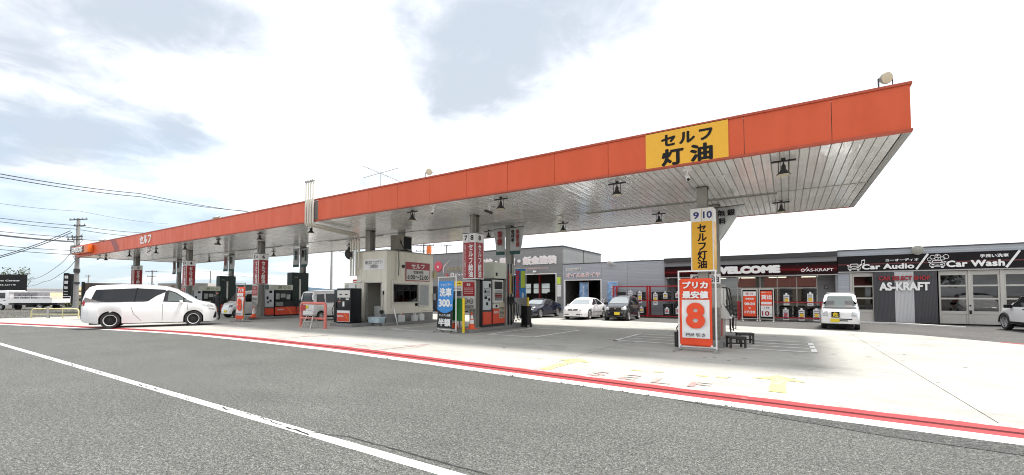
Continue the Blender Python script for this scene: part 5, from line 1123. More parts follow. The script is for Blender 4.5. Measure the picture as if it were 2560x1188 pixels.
MB().box(7.88, 7.96, B-.05, B-.021, .62, .80).box(7.89, 7.95, B-.04, B-.021, 1.0, 1.08).build('lock_handle', black, wb_)
for a, b_, m_ in ((4.12, 4.99, corr), (5.0, 5.79, corrw), (5.80, 6.70, corr)): MB().box(a, b_-.004, B-.10, B+.01, .09, 2.85).build('cladding_panel', m_, wb_)
MB().box(4.11, 6.72, B-.104, B+.0, .045, .088).build('panel_foot', black, wb_)
text('CAR SELECT SHOP', 2.08, .24, mat('dark_red_letter', (.30, .012, .02), .4), wb_, (5.38, B-.105, 2.50), bold=.04, depth=.05); text('AS-KRAFT', 2.06, .46, white, wb_, (5.38, B-.105, 2.05), bold=.05, depth=.06)
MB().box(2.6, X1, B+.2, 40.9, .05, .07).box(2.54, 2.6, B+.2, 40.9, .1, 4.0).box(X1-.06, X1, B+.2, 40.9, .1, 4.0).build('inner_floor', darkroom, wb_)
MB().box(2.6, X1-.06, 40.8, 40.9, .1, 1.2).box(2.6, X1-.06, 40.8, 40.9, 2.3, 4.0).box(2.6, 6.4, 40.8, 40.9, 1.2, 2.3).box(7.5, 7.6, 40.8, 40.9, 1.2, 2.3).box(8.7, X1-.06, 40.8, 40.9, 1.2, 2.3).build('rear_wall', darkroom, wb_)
MB().box(3.0, 4.5, 36, 37, .1, 1.2).box(7, 8.6, 33, 36.5, .3, 1.0).box(9.6, 9.9, 33, 33.3, .1, 2.0).build('inner_equipment', darkgrey, wb_)

# ---------------------------------------------------------------- tyre racks, tyres and price cards
def rack(x0, x1, posts, levels, label, top=True):
    r_ = thing('tyre_rack', label, 'rack', (0, 0, 0))
    for x in posts:
        for y in (29.95, 30.65): MB().box(x-.06, x+.06, y-.04, y+.04, .055, levels[-1]+.04).build('post', rackred, r_)
    for z in levels:
        for y in (29.93, 30.67): MB().box(x0, x1, y-.015, y+.015, z-.03, z+.03).build('shelf_rail', rackred, r_)
        if z < 2: MB().box(x0+.02, x1-.02, 29.95, 30.65, z-.012, z+.0).build('shelf', mat('dull_shelf', (.10, .02, .02), .5), r_)
    return r_
rack(-10.5, -5.6, (-10.42, -8.03, -5.7), (.16, 1.20, 2.18), 'big red steel tyre rack against the grey wall')
rack(-2.55, 1.75, (-2.5, 1.70), (.26, 1.16), 'low red tyre rack in front of the shop window')
tyre = MB().lathe([(.19, 0), (.29, .0), (.315, .02), (.32, .05), (.32, .15), (.315, .18), (.29, .20), (.19, .20), (.18, .17), (.18, .03), (.19, 0)], 18)
tyre.f = tyre.f[:-2]; tyre.m = tyre.m[:-2]
TY = tyre.build('tyre', rubber, None, (0, -300, 0), smooth=35).data; bpy.data.objects.remove([o for o in bpy.data.objects if o.data == TY][0])
def stack(x, z, n, where, s=1.0):
    for i in range(n):
        o = bpy.data.objects.new('tyre', TY); col.objects.link(o); o.location = (x+random.uniform(-.015, .015), 30.3+random.uniform(-.015, .015), z+i*.203*s); o.scale = (s, s, s)
        pos = ('bottom', 'second', 'third', 'fourth')[i] if i < n-1 else 'topmost'
        tag(o, f'{pos} tyre, stack {where}', 'tyre', 'new tyres stacked on the racks')
def card(x, z, h, c2, label):
    c = thing('price_card', label, 'price tag', (x, 29.955, z), random.uniform(-.1, .1), 'price cards on the tyre racks')
    MB().box(-.14, .14, -.012, -.004, 0, h).build('sheet', white, c); MB().box(-.05, .05, -.012, -.004, h, h+.10).build('tab', white, c)
    smallprint(c, mat('card_ink', (.06, .05, .12), .6), -.11, .11, .03, h-.03, -.0125, max(3, int(h*9)), seed=int(x*50)+99); MB().box(-.08, .09, -.018, -.0165, h*.35, h*.65).build('price_patch', c2, c)
pk = mat('card_pink', (.55, .10, .12), .6); yl = mat('card_yellow', (.75, .50, .03), .6)
for (x, z, n, w_, ch, cc, cz) in ((-9.95, 1.21, 3, 'at the left end of the upper rack shelf', .0, 0, 0), (-9.2, 1.21, 2, 'second from left on the upper rack shelf', .28, white, 1.55), (-8.55, 1.21, 3, 'left of the middle post on the upper rack shelf', .72, yl, 1.05),
        (-7.5, 1.21, 3, 'right of the middle post on the upper rack shelf', .78, yl, .9), (-6.85, 1.21, 3, 'with the cream card on the upper rack shelf', .36, yl, 1.35), (-6.05, 1.21, 3, 'beside the big banner on the upper rack shelf', .32, pk, 1.4),
        (-9.0, .17, 3, 'low left of the middle post on the big red rack', .36, yl, .32), (-8.45, .17, 3, 'low against the middle post on the big red rack', .36, yl, .36), (-6.75, .17, 4, 'low on the right half of the big red rack', .36, pk, .32), (-6.05, .17, 4, 'low right end of the big red rack', .40, pk, .32),
        (-.0, 1.17, 4, 'above left on the low window rack', .62, yl, .98), (1.15, 1.17, 4, 'above right on the low window rack', .68, yl, .98), (-.05, .27, 3, 'below left on the low window rack', .62, pk, .12), (.72, .27, 3, 'below middle on the low window rack', .60, yl, .12), (1.42, .27, 2, 'at the right foot of the low window rack', .66, yl, .1)):
    stack(x, z, n, w_)
    if ch: card(x, cz, ch, cc, 'price card, stack '+w_)
for x, z in ((-8.15, 1.05), (-9.75, 1.6)): pass
o = thing('red_crate', 'red plastic crate on the left of the low window rack', 'crate', (-2.05, 30.3, .27)); MB().box(-.3, .3, -.25, .25, 0, .5).build('box_body', rackred, o, bev=.02); MB().box(-.25, .25, -.2, .2, .5, .62).build('contents', galv, o)
def aboard(x0, x1, label, kind):
    b = thing('sign_stand', label, 'sign', ((x0+x1)/2, 29.3, .04), 0, 'red and white sign stands before the shop window'); h = 1.88; W = (x1-x0)/2
    MB().box(-W-.05, -W, -.02, .02, 0, h+.04).box(W, W+.05, -.02, .02, 0, h+.04).box(-W, W, -.02, .02, h-.02, h+.04).box(-W, W, -.02, .02, .12, .16).build('frame', offwhite, b)
    MB().box(-W-.03, -W+.03, -.28, .28, 0, .03).box(W-.03, W+.03, -.28, .28, 0, .03).build('foot', offwhite, b)
    MB().box(-W, W, -.015, .015, .16, h-.02).build('dark_back', black, b)
    if kind == 0:
        MB().box(-W+.04, W-.04, -.022, -.016, .28, 1.48).build('red_face', bannerred, b); MB().box(-W+.04, W-.04, -.022, -.016, 1.485, 1.75).build('white_head', white, b)
        text('受 付', .42, .15, pk, b, (0, -.024, 1.62), bold=.02, depth=.003); text('営業時間', .42, .11, white, b, (0, -.024, 1.32), bold=.04, depth=.003); text('08:30', .55, .16, white, b, (0, -.024, 1.02), bold=.05, depth=.003)
        MB().prism([(-.07, .80), (.07, .80), (0, .70)], -.026, -.0225).build('down_mark', white, b); text('17:30', .55, .16, white, b, (0, -.024, .53), bold=.05, depth=.003)
    else:
        MB().box(-W+.04, W-.04, -.022, -.016, .93, 1.78).build('red_face', bannerred, b); MB().box(-W+.04, W-.04, -.022, -.016, .28, .925).build('white_face', white, b)
        text('貸出', .54, .28, white, b, (0, -.024, 1.42), bold=.05, depth=.003); text('洗車コーナー', .5, .07, white, b, (0, -.024, 1.70), bold=.02, depth=.003); MB().box(-W+.07, W-.07, -.026, -.0225, 1.0, 1.14).build('white_band', white, b)
        text('1分', .24, .13, darkgrey, b, (.02, -.024, .80), bold=.01, depth=.003); text('10', .38, .28, mat('dark_red_letter', (.30, .012, .02), .4), b, (-.05, -.024, .47), bold=.03, depth=.003); text('円', .09, .09, darkgrey, b, (.23, -.024, .38), depth=.003)
aboard(-2.22, -1.48, 'red sign stand reading 受付 08:30 17:30 before the shop window', 0); aboard(-1.32, -.66, 'red and white sign stand reading 貸出 1分10円 before the shop window', 1)
b = thing('roof_aerial', 'thin angled aerial on the roof of the oil and tyre building', 'aerial', (-9.8, 36.5, 4.04)); MB().rod((0, 0, 0), (0, 0, .62), .02).rod((-1.1, 0, .52), (.05, 0, .42), .02).rod((-1.0, -.1, .55), (-1.0, .1, .45), .012).build('rod', steel, b)

# ---------------------------------------------------------------- across the road, seen mirrored in the glass
h = thing('red_roofed_house', 'red roofed house across the road, mirrored in the shop windows', 'house', (2, -34, -.05))
MB().box(-9, 9, -5, 5, 0, 3.2).build('wall', tanwall, h); MB().prism([(-6.2, 3.1), (6.2, 3.1), (0, 6.0)], -9.8, 9.8, 'yz').build('roof', mat('red_roof_tiles', (.22, .05, .04), .6, var=.2), h)
for x in (-6, -2, 2, 6): MB().box(x-.8, x+.8, 5.0, 5.06, .9, 2.2).build('window', tintg, h)
def tree(x, y, z, ht, cr, seed, label, group=None, nleaf=900, crown=foliage):
    t = thing('leafy_tree', label, 'tree', (x, y, z), 0, group); rnd = random.Random(seed); s = MB(); s.rod((0, 0, 0), (.1, .05, ht*.45), cr*.09, cr*.06, 7)
    cl = []
    for i in range(9):
        a_ = rnd.uniform(0, 6.28); rr = rnd.uniform(.2, .75)*cr; zc = ht*rnd.uniform(.5, .9); p_ = Vector((rr*math.cos(a_), rr*math.sin(a_), zc)); cl.append((p_, cr*rnd.uniform(.3, .5)))
        s.rod((.1, .05, ht*.38), p_, cr*.04, cr*.012, 5)
    s.build('trunk', bark, t); l = MB()
    for i in range(nleaf):
        p_, r_ = rnd.choice(cl); d = Vector((rnd.gauss(0, 1), rnd.gauss(0, 1), rnd.gauss(0, 1))).normalized()*r_*rnd.uniform(.5, 1.1); c = p_+d; sz = cr*rnd.uniform(.03, .07)
        a_ = Vector((rnd.uniform(-1, 1), rnd.uniform(-1, 1), rnd.uniform(-1, 1)))*sz; b_ = Vector((rnd.uniform(-1, 1), rnd.uniform(-1, 1), rnd.uniform(-1, 1)))*sz
        l.add([c-a_, c+b_, c+a_, c-b_], [(0, 1, 2, 3)])
    l.build('crown', crown, t); return t
tree(12, -30, 0, 8, 3, 1, 'leafy tree across the road, mirrored in the car wash doors'); tree(19, -26, 0, 7, 3, 2, 'smaller leafy tree across the road to the right, mirrored in the car wash doors')
# ---------------------------------------------------------------- vehicles: local +X forward, +Y left, origin on the ground at the centre
def lerp(P, x):
    if x <= P[0][0]: return P[0][1]
    for (a, b), (c, d) in zip(P, P[1:]):
        if a <= x <= c: return b+(d-b)*(x-a)/(c-a) if c > a else d
    return P[-1][1]
def bodymesh(S):
    """shell lofted along the length; wheel arches are cut into its lower edge"""
    L0, L1 = S['x0'], S['x1']; xs = set([L0, L1])
    n = 60
    for i in range(n+1): xs.add(round(L0+(L1-L0)*i/n, 4))
    for wx in S['wx']:
        ar = S['r']+S.get('gap', .055)
        for i in range(17): xs.add(round(wx+ar*math.cos(math.pi*i/16), 4))
    for k_ in ('top', 'bot', 'belt', 'W'): xs |= {round(p[0], 4) for p in S[k_] if L0 < p[0] < L1}
    xs = sorted(xs); zr = max(p[1] for p in S['top']); rings = []
    for x in xs:
        zt, zb, be, W = lerp(S['top'], x), lerp(S['bot'], x), lerp(S['belt'], x), lerp(S['W'], x)
        arch = False
        for wx in S['wx']:
            ar = S['r']+S.get('gap', .055)
            if abs(x-wx) < ar: zb = max(zb, S['r']+math.sqrt(max(0, ar*ar-(x-wx)**2))); arch = True
        be = min(be, zt-.075); kk = max(0, min(1, (zt-be-.075)/(zr-be-.075+1e-6)))
        inn = S['inset']*kk+.02; rr = S.get('round', .10)*(.35+.65*kk)
        hs = .07*(1-kk)+.09*kk
        z1 = zb+.04; zm = zb+(be-zb)*.55
        pts = [(0, zb), (W-.16, zb), (W-.03, zb+.005), (W-.008, min(z1+.03, be-.03)), (W, min(zm, be-.02)), (W-.012, be-.01), (W-.03, be+.012),
               (W-.03-inn*.62, be+(zt-hs-be)*.62), (W-.03-inn, zt-hs), (W-.04-inn-rr*.5, zt-hs*.35), (W-.05-inn-rr*1.3, zt-.012), ((W-inn)*.5, zt-.0+.012*kk), (0, zt+.018*kk+.006)]
        rings.append([(x, y, z) for y, z in pts]+[(x, -y, z) for y, z in reversed(pts[1:-1])])
    m = len(rings[0]); b = MB(); b.add([p for r_ in rings for p in r_], [(i*m+k_, i*m+(k_+1) % m, (i+1)*m+(k_+1) % m, (i+1)*m+k_) for i in range(len(xs)-1) for k_ in range(m)]+[tuple(range(m-1, -1, -1)), tuple((len(xs)-1)*m+k_ for k_ in range(m))])
    return b
def project(bvh, poly, side, off=.006, cuts=3):
    """lay a 2D outline on the body: side 'l','r' -> (x,z); 'f','b' -> (y,z); 't' -> (x,y)"""
    bm = bmesh.new(); vs = [bm.verts.new((p[0], p[1], 0)) for p in poly]; bm.faces.new(vs)
    bmesh.ops.triangulate(bm, faces=bm.faces[:])
    for _ in range(cuts):
        es = [e for e in bm.edges if e.calc_length() > .10]
        if es: bmesh.ops.subdivide_edges(bm, edges=es, cuts=1); bmesh.ops.triangulate(bm, faces=[f_ for f_ in bm.faces if len(f_.verts) > 3])
    for v in bm.verts:
        a, b_ = v.co.x, v.co.y
        if side == 'l': o, d = Vector((a, 4, b_)), Vector((0, -1, 0))
        elif side == 'r': o, d = Vector((a, -4, b_)), Vector((0, 1, 0))
        elif side == 'f': o, d = Vector((8, a, b_)), Vector((-1, 0, 0))
        elif side == 'b': o, d = Vector((-8, a, b_)), Vector((1, 0, 0))
        else: o, d = Vector((a, b_, 6)), Vector((0, 0, -1))
        loc, nrm, i_, ds = bvh.ray_cast(o, d)
        if loc is None: loc, nrm, i_, ds = bvh.find_nearest(o+d*(4 if side in 'lr' else 6))
        if nrm.dot(d) > 0: nrm = -nrm
        v.co = loc-d*off*.6+nrm*off*.6
    me = bpy.data.meshes.new('p'); bm.to_mesh(me); bm.free(); return me
WHEELS = {}
def wheel(parent, x, y, r, wd, style, steer=0):
    key = (round(r, 3), round(wd, 3), style)
    if key not in WHEELS:
        q = r*.70
        t = MB().lathe([(q, -wd/2), (r*.93, -wd/2), (r, -wd/2+.03), (r, wd/2-.03), (r*.93, wd/2), (q, wd/2), (q-.01, wd/2-.03), (q-.01, -wd/2+.03)], 28, axis='y')
        t.f = t.f[:-2]; t.m = t.m[:-2]; ty = t.build('tyre', tyremesh, smooth=40); bpy.data.objects.remove(ty) if False else None
        rim = MB(); dark = 1; mats = [rimB if style[0] == 'B' else rimS, black, lipm]
        rim.lathe([(q+.004, wd/2-.012), (q-.004, wd/2+.004), (q-.022, wd/2-.002), (q-.03, wd/2-.03), (q-.04, 0), (q-.045, -wd/2+.02)], 28, 2 if style[0] == 'B' else 0, axis='y'); rim.f = rim.f[:-2]; rim.m = rim.m[:-2]
        rim.lathe([(q-.04, -.02), (q-.04, .0)], 24, 1, axis='y')
        ns = 10 if style[0] == 'B' else (7 if style == 'S' else 8)
        for i in range(ns):
            a_ = 2*math.pi*i/ns
            for da in ((-.13, .13) if style[0] == 'B' else (0,)): rim.bar((.04*math.cos(a_), wd/2-.045, .04*math.sin(a_)), ((q-.03)*math.cos(a_+da), wd/2-.03, (q-.03)*math.sin(a_+da)), .03, .028 if style[0] == 'B' else .055)
        rim.lathe([(.055, wd/2-.07), (.055, wd/2-.03), (.03, wd/2-.02)], 12, 0, axis='y')
        ro = rim.build('rim', mats, smooth=40); WHEELS[key] = (ty.data, ro.data); bpy.data.objects.remove(ty); bpy.data.objects.remove(ro)
    a, b_ = WHEELS[key]; w_ = bpy.data.objects.new('wheel', a); col.objects.link(w_); w_.parent = parent; w_.location = (x, y, r)
    w_.rotation_euler = (0, 0, (0 if y > 0 else math.pi)+steer); q_ = bpy.data.objects.new('rim', b_); col.objects.link(q_); q_.parent = w_; return w_
def mir(P): return [(-a, b_) for a, b_ in P]
def car(name, label, cat, loc, rz, s, S, paint, group=None, steer=0):
    t = thing(name, label, cat, loc, rz, group); t.scale = (s, s, s*S.get('tall', 1))
    b = bodymesh(S); body = b.build('body', paint, t, smooth=S.get('sharp', 38)); bm = bmesh.new(); bm.from_mesh(body.data); bvh = BVHTree.FromBMesh(bm); bm.free()
    for it in S['decals']:
        nm, side, poly, m_ = it[:4]; off = it[4] if len(it) > 4 else .006
        for sd_ in ('lr' if side == 's' else side):
            for pl in ([poly, mir(poly)] if side in 'F B'.split() else [poly]):
                me = project(bvh, pl, sd_.lower() if side not in ('F', 'B') else side.lower(), off); me.materials.append(m_); me.shade_smooth(); me.name = nm
                o = bpy.data.objects.new(nm, me); col.objects.link(o); o.parent = t
    wy = max(p[1] for p in S['W'])-S.get('tuck', .12)
    for i, wx in enumerate(S['wx']):
        for sy in (1, -1): wheel(t, wx, sy*wy, S['r'], .2, S['rim'], steer if i == 0 else 0)
    ub = MB().box(S['x0']+.25, S['x1']-.25, -wy+.12, wy-.12, .17, .62); ub.build('underbody', black, t)
    if 'mirror' in S:
        mx_, mz = S['mirror']; hw = lerp(S['W'], mx_)
        for sy in (1, -1): MB().box(mx_-.07, mx_+.06, sy*(hw-.02) if sy > 0 else -(hw+.22), hw+.22 if sy > 0 else -(hw-.02), mz-.07, mz+.08).build('wing_mirror', S.get('mirmat', paint), t, bev=.03)
    for (p, m_) in S.get('plates', []): MB().box(*p).build('number_plate', m_, t, bev=.004)
    for ex in S.get('extra', []): ex(t)
    return t
seam = mat('panel_gap', (.10, .10, .10), .6)
def vline(x, z0, z1, w_=.008): return [(x-w_, z0), (x+w_, z0), (x+w_, z1), (x-w_, z1)]

# big white minivan
van = dict(tall=1.04, x0=-2.45, x1=2.45, r=.345, wx=(1.52, -1.48), rim='B', inset=.13, round=.13, gap=.05, mirror=(1.05, 1.13), tuck=.125,
    top=[(-2.45, .95), (-2.42, 1.30), (-2.33, 1.62), (-2.22, 1.78), (-2.0, 1.855), (-1.2, 1.90), (-.2, 1.90), (.45, 1.83), (.85, 1.71), (1.3, 1.44), (1.62, 1.23), (1.8, 1.16), (2.15, 1.09), (2.36, 1.0), (2.43, .86), (2.45, .72)],
    bot=[(-2.45, .34), (-2.3, .26), (-1.9, .21), (1.9, .20), (2.3, .19), (2.45, .24)],
    belt=[(-2.45, 1.12), (-1.9, 1.16), (.3, 1.12), (1.6, 1.04), (2.1, .98), (2.45, .7)],
    W=[(-2.45, .74), (-2.38, .82), (-2.2, .89), (-1.8, .92), (1.5, .92), (1.95, .89), (2.2, .83), (2.38, .70), (2.45, .58)],
    plates=[((2.44, 2.47, -.17, .17, .42, .58), plateW)])
van['decals'] = [
    ('rear_side_window', 's', [(-2.14, 1.20), (-2.02, 1.56), (-1.98, 1.66), (-.58, 1.74), (-.66, 1.14), (-1.6, 1.13), (-1.9, 1.15)], tintg),
    ('sliding_door_window', 's', [(-.68, 1.14), (-.60, 1.74), (.42, 1.68), (.47, 1.60), (.10, 1.40), (-.18, 1.17), (-.35, 1.14)], tintg, .010), ('window_divider', 's', [(-.69, 1.13), (-.61, 1.75), (-.57, 1.75), (-.65, 1.13)], black, .014),
    ('front_door_window', 's', [(.35, 1.14), (.44, 1.63), (.56, 1.66), (.84, 1.55), (1.22, 1.27), (1.30, 1.10), (.8, 1.12)], tintg, .005),
    ('driver_glass', 's', [(.52, 1.16), (.56, 1.60), (.80, 1.52), (1.10, 1.30), (1.10, 1.14)], carglass, .012),
    ('quarter_glass', 's', [(1.16, 1.14), (1.16, 1.27), (1.52, 1.10), (1.42, 1.08)], carglass, .010),
    ('tail_lamp', 's', [(-2.42, 1.12), (-2.32, 1.34), (-1.95, 1.20), (-1.72, 1.13), (-2.1, 1.14)], mat('smoked_lamp', (.16, .14, .14), .15), .010),
    ('tail_lamp_tip', 's', [(-2.44, 1.0), (-2.38, 1.20), (-2.30, 1.14), (-2.34, .98)], lampred, .012),
    ('headlamp', 's', [(1.72, 1.04), (1.78, 1.07), (2.24, .98), (2.34, .86), (2.10, .90)], lampglass, .008),
    ('fog_lamp', 's', [(2.08, .80), (2.12, .84), (2.38, .78), (2.36, .73)], lampglass, .008),
    ('grille', 'f', [(-.56, .92), (-.50, .62), (-.42, .34), (.42, .34), (.50, .62), (.56, .92), (.3, 1.0), (-.3, 1.0)], chrome, .006),
    ('air_intake', 's', [(2.30, .35), (2.38, .66), (2.44, .62), (2.42, .36)], black, .008),
    ('windscreen', 'f', [(-.62, 1.20), (-.52, 1.66), (.52, 1.66), (.62, 1.20)], wsglass),
    ('tailgate_window', 'b', [(-.60, 1.22), (-.54, 1.66), (.54, 1.66), (.60, 1.22)], tintg),
    ('door_gap', 's', vline(.34, .26, 1.12), seam, .003), ('door_gap', 's', [(-.79, 1.12), (-.785, .92), (-.70, .62), (-.42, .30), (-.40, .30), (-.68, .62), (-.77, .92), (-.775, 1.12)], seam, .003),
    ('door_gap', 's', vline(1.28, .3, 1.06), seam, .003), ('door_handle', 's', [(.02, .93), (.02, .97), (.28, .97), (.28, .93)], chrome, .03), ('door_handle', 's', [(.40, .92), (.40, .96), (.64, .96), (.64, .92)], chrome, .03)]
car('minivan', 'white minivan with tinted rear windows and black alloy wheels turning in at the kerb', 'minivan', (-26.75, 8.75, .03), R(66.5), 1.04, van, carwhite, steer=-.05)

sedan = dict(x0=-2.40, x1=2.42, r=.325, wx=(1.42, -1.42), rim='S', inset=.20, round=.10, mirror=(.62, .93), gap=.045,
    top=[(-2.40, .62), (-2.38, .90), (-2.25, 1.0), (-1.75, 1.04), (-1.35, 1.16), (-.85, 1.40), (-.4, 1.46), (.1, 1.46), (.4, 1.38), (.85, 1.12), (1.12, .98), (1.6, .93), (2.1, .84), (2.32, .74), (2.42, .58)],
    bot=[(-2.4, .32), (-2.1, .22), (2.1, .19), (2.42, .24)], belt=[(-2.4, .8), (-1.5, .92), (.9, .88), (2.42, .6)],
    W=[(-2.4, .70), (-2.2, .82), (-1.6, .885), (1.4, .885), (1.9, .85), (2.2, .76), (2.42, .58)], plates=[((2.40, 2.43, -.17, .17, .36, .52), plateW)])
sedan['decals'] = [('windscreen', 'f', [(-.66, 1.0), (-.52, 1.34), (.52, 1.34), (.66, 1.0)], wsglass), ('front_window', 's', [(-.05, .95), (-.10, 1.36), (.22, 1.36), (.80, 1.03), (.82, .95)], tintg),
    ('rear_window', 's', [(-.12, .95), (-.17, 1.36), (-.55, 1.36), (-1.15, 1.12), (-1.30, .98)], tintg), ('grille', 'f', [(-.32, .60), (-.38, .74), (.38, .74), (.32, .60)], mat('chrome_grille', (.12, .12, .12), .3, metal=.5)),
    ('headlamp', 'F', [(.46, .60), (.46, .72), (.72, .75), (.80, .68), (.74, .60)], lampglass), ('lower_grille', 'F', [(.26, .33), (.26, .39), (.62, .39), (.66, .33)], darkgrey), ('badge', 'f', [(-.04, .63), (-.04, .71), (.04, .71), (.04, .63)], chrome, .012),
    ('door_gap', 's', vline(-.12, .28, .93), seam, .003), ('door_gap', 's', vline(.92, .28, .88), seam, .003), ('side_trim', 's', [(-1.0, .48), (-1.0, .52), (1.0, .52), (1.0, .48)], galv, .008), ('rear_glass', 'b', [(-.55, 1.08), (-.46, 1.36), (.46, 1.36), (.55, 1.08)], tintg)]
car('sedan', 'white four door saloon parked between the navy coupe and the small black car', 'car', (-11.30, 26.9, .04), R(-87.5), .94, sedan, carwhite)

coupe = dict(sedan); coupe.update(x0=-2.2, x1=2.2, r=.315, wx=(1.35, -1.32), rim='S', inset=.22,
    top=[(-2.2, .6), (-2.16, .88), (-2.0, .97), (-1.6, 1.0), (-1.15, 1.14), (-.7, 1.30), (-.3, 1.35), (.1, 1.34), (.4, 1.24), (.85, .98), (1.1, .91), (1.8, .84), (2.1, .76), (2.2, .60)],
    bot=[(-2.2, .3), (2.0, .19), (2.2, .22)], belt=[(-2.2, .75), (-1.5, .86), (.9, .82), (2.2, .6)],
    W=[(-2.2, .68), (-2.0, .80), (-1.5, .85), (1.4, .85), (1.9, .80), (2.2, .66)], mirror=(.60, .88), plates=[((2.19, 2.22, -.17, .17, .34, .50), plateW)])
coupe['decals'] = [('windscreen', 'f', [(-.62, .94), (-.50, 1.24), (.50, 1.24), (.62, .94)], wsglass), ('door_window', 's', [(-.28, .88), (-.35, 1.26), (.12, 1.26), (.72, .96), (.74, .88)], tintg),
    ('rear_window', 's', [(-.35, .88), (-.42, 1.25), (-.65, 1.24), (-1.18, 1.02), (-1.2, .90)], tintg), ('kidney_grille', 'F', [(.02, .58), (.02, .70), (.20, .69), (.18, .58)], chrome), ('grille_core', 'F', [(.04, .595), (.04, .68), (.175, .675), (.16, .595)], black, .012),
    ('headlamp', 'F', [(.28, .57), (.28, .69), (.66, .67), (.68, .57)], lampglass), ('fog_lamp', 'F', [(.40, .30), (.40, .36), (.55, .36), (.55, .30)], lampglass), ('door_gap', 's', vline(-.32, .28, .86), black, .003)]
car('coupe', 'dark navy coupe with silver wheels parked at the mouth of the grey workshop', 'car', (-14.75, 26.9, .04), R(-90), .96, coupe, carnavy)
gar = dict(coupe); car('workshop_car', 'black car with its bonnet raised inside the workshop bay', 'car', (-17.0, 34.2, .07), R(-90), 1.0, gar, carblack)
MB().bar((1.0, 0, .92), (.55, 0, 1.75), 1.3, .04).build('raised_bonnet', carblack, bpy.data.objects['workshop_car'])

kei = dict(x0=-1.70, x1=1.70, r=.285, wx=(1.24, -1.20), rim='S', inset=.16, round=.10, mirror=(.78, 1.02), gap=.045, tuck=.11,
    top=[(-1.70, .7), (-1.68, 1.15), (-1.55, 1.40), (-1.3, 1.48), (-.6, 1.51), (.1, 1.49), (.4, 1.41), (.95, 1.05), (1.15, .98), (1.45, .90), (1.62, .80), (1.70, .62)],
    bot=[(-1.7, .34), (-1.5, .22), (1.5, .20), (1.7, .26)], belt=[(-1.7, .95), (.9, .88), (1.7, .6)], W=[(-1.7, .62), (-1.55, .70), (-1.2, .735), (1.1, .735), (1.45, .69), (1.62, .60), (1.7, .50)], plates=[((1.68, 1.72, -.05, .28, .36, .53), plateY)])
kei['decals'] = [('windscreen', 'f', [(-.58, 1.04), (-.48, 1.40), (.48, 1.40), (.58, 1.04)], wsglass), ('front_window', 's', [(-.10, .93), (-.14, 1.38), (.22, 1.38), (.72, 1.06), (.78, .94)], tintg), ('rear_window', 's', [(-.2, .93), (-.24, 1.38), (-.9, 1.38), (-1.22, 1.12), (-1.15, .96)], tintg),
    ('headlamp', 'F', [(.36, .66), (.38, .80), (.50, .84), (.62, .80), (.62, .70), (.52, .64)], lampglass), ('badge', 'f', [(-.05, .70), (-.05, .77), (.05, .77), (.05, .70)], chrome, .012), ('door_gap', 's', vline(-.17, .28, .9), seam, .003), ('rear_glass', 'b', [(-.48, 1.0), (-.42, 1.36), (.42, 1.36), (.48, 1.0)], tintg), ('lower_grille', 'f', [(-.45, .30), (-.48, .36), (-.2, .52), (.3, .52), (.48, .36), (.45, .30)], black)]
car('kei_hatchback', 'small black hatchback with yellow number plate parked left of the red tyre rack', 'car', (-8.72, 26.75, .04), R(-87), 1.0, kei, carblack)

# small white tank lorry cab seen from the front
kt = dict(tall=.92, x0=-1.65, x1=1.65, r=.27, wx=(.98, -1.05), rim='S', inset=.10, round=.10, mirror=(1.28, 1.10), mirmat=black, gap=.05, tuck=.12,
    top=[(-1.65, 1.0), (-.30, 1.02), (-.22, 1.60), (-.1, 1.76), (.2, 1.80), (.75, 1.78), (.98, 1.66), (1.30, 1.20), (1.50, 1.02), (1.60, .92), (1.65, .80)], bot=[(-1.65, .40), (-.3, .30), (1.4, .26), (1.65, .30)],
    belt=[(-1.65, .9), (1.3, 1.0), (1.65, .7)], W=[(-1.65, .70), (1.2, .735), (1.5, .72), (1.65, .66)], plates=[((1.64, 1.675, -.34, -.01, .37, .54), plateY)])
kt['decals'] = [('windscreen', 'f', [(-.66, 1.06), (-.60, 1.66), (.60, 1.66), (.66, 1.06)], mat('truck_windscreen', (.16, .18, .18), .05, metal=.35), .010), ('cab_window', 's', [(.0, 1.02), (.02, 1.58), (.75, 1.58), (1.15, 1.12), (1.1, 1.02)], tintg), ('headlamp', 'F', [(.42, .66), (.44, .90), (.68, .98), (.69, .66)], lampglass), ('grille_slot', 'f', [(-.02, .50), (-.02, .55), (.46, .55), (.44, .50)], black), ('grille_slot', 'f', [(-.02, .42), (-.02, .47), (.30, .47), (.30, .42)], black), ('wiper_line', 'f', [(-.62, 1.04), (-.62, 1.09), (.62, 1.09), (.62, 1.04)], black, .016), ('interior_seat', 'f', [(-.50, 1.12), (-.48, 1.42), (-.2, 1.42), (-.18, 1.12)], darkgrey, .013), ('interior_seat', 'f', [(.18, 1.12), (.2, 1.42), (.48, 1.42), (.50, 1.12)], darkgrey, .013)]
def haz(t):
    MB().box(1.66, 1.69, -.30, .0, .60, .88).build('hazard_plate', black, t); text('危', .22, .22, plateY, t, (1.692, -.15, .74), FX, bold=.03, depth=.004)
    MB().box(-1.6, -.35, -.68, .68, 1.02, 1.12).build('load_bed', carwhite, t); MB().rod((.1, .5, 1.78), (.1, .5, 2.0), .01).box(-.2, -.1, -.55, .55, 1.78, 1.86).build('roof_fitting', steel, t)
kt['extra'] = [haz]
car('kei_truck', 'small white truck with a 危 plate and yellow number plate facing the road', 'truck', (2.16, 25.75, .04), R(-96), .98, kt, carwhite)

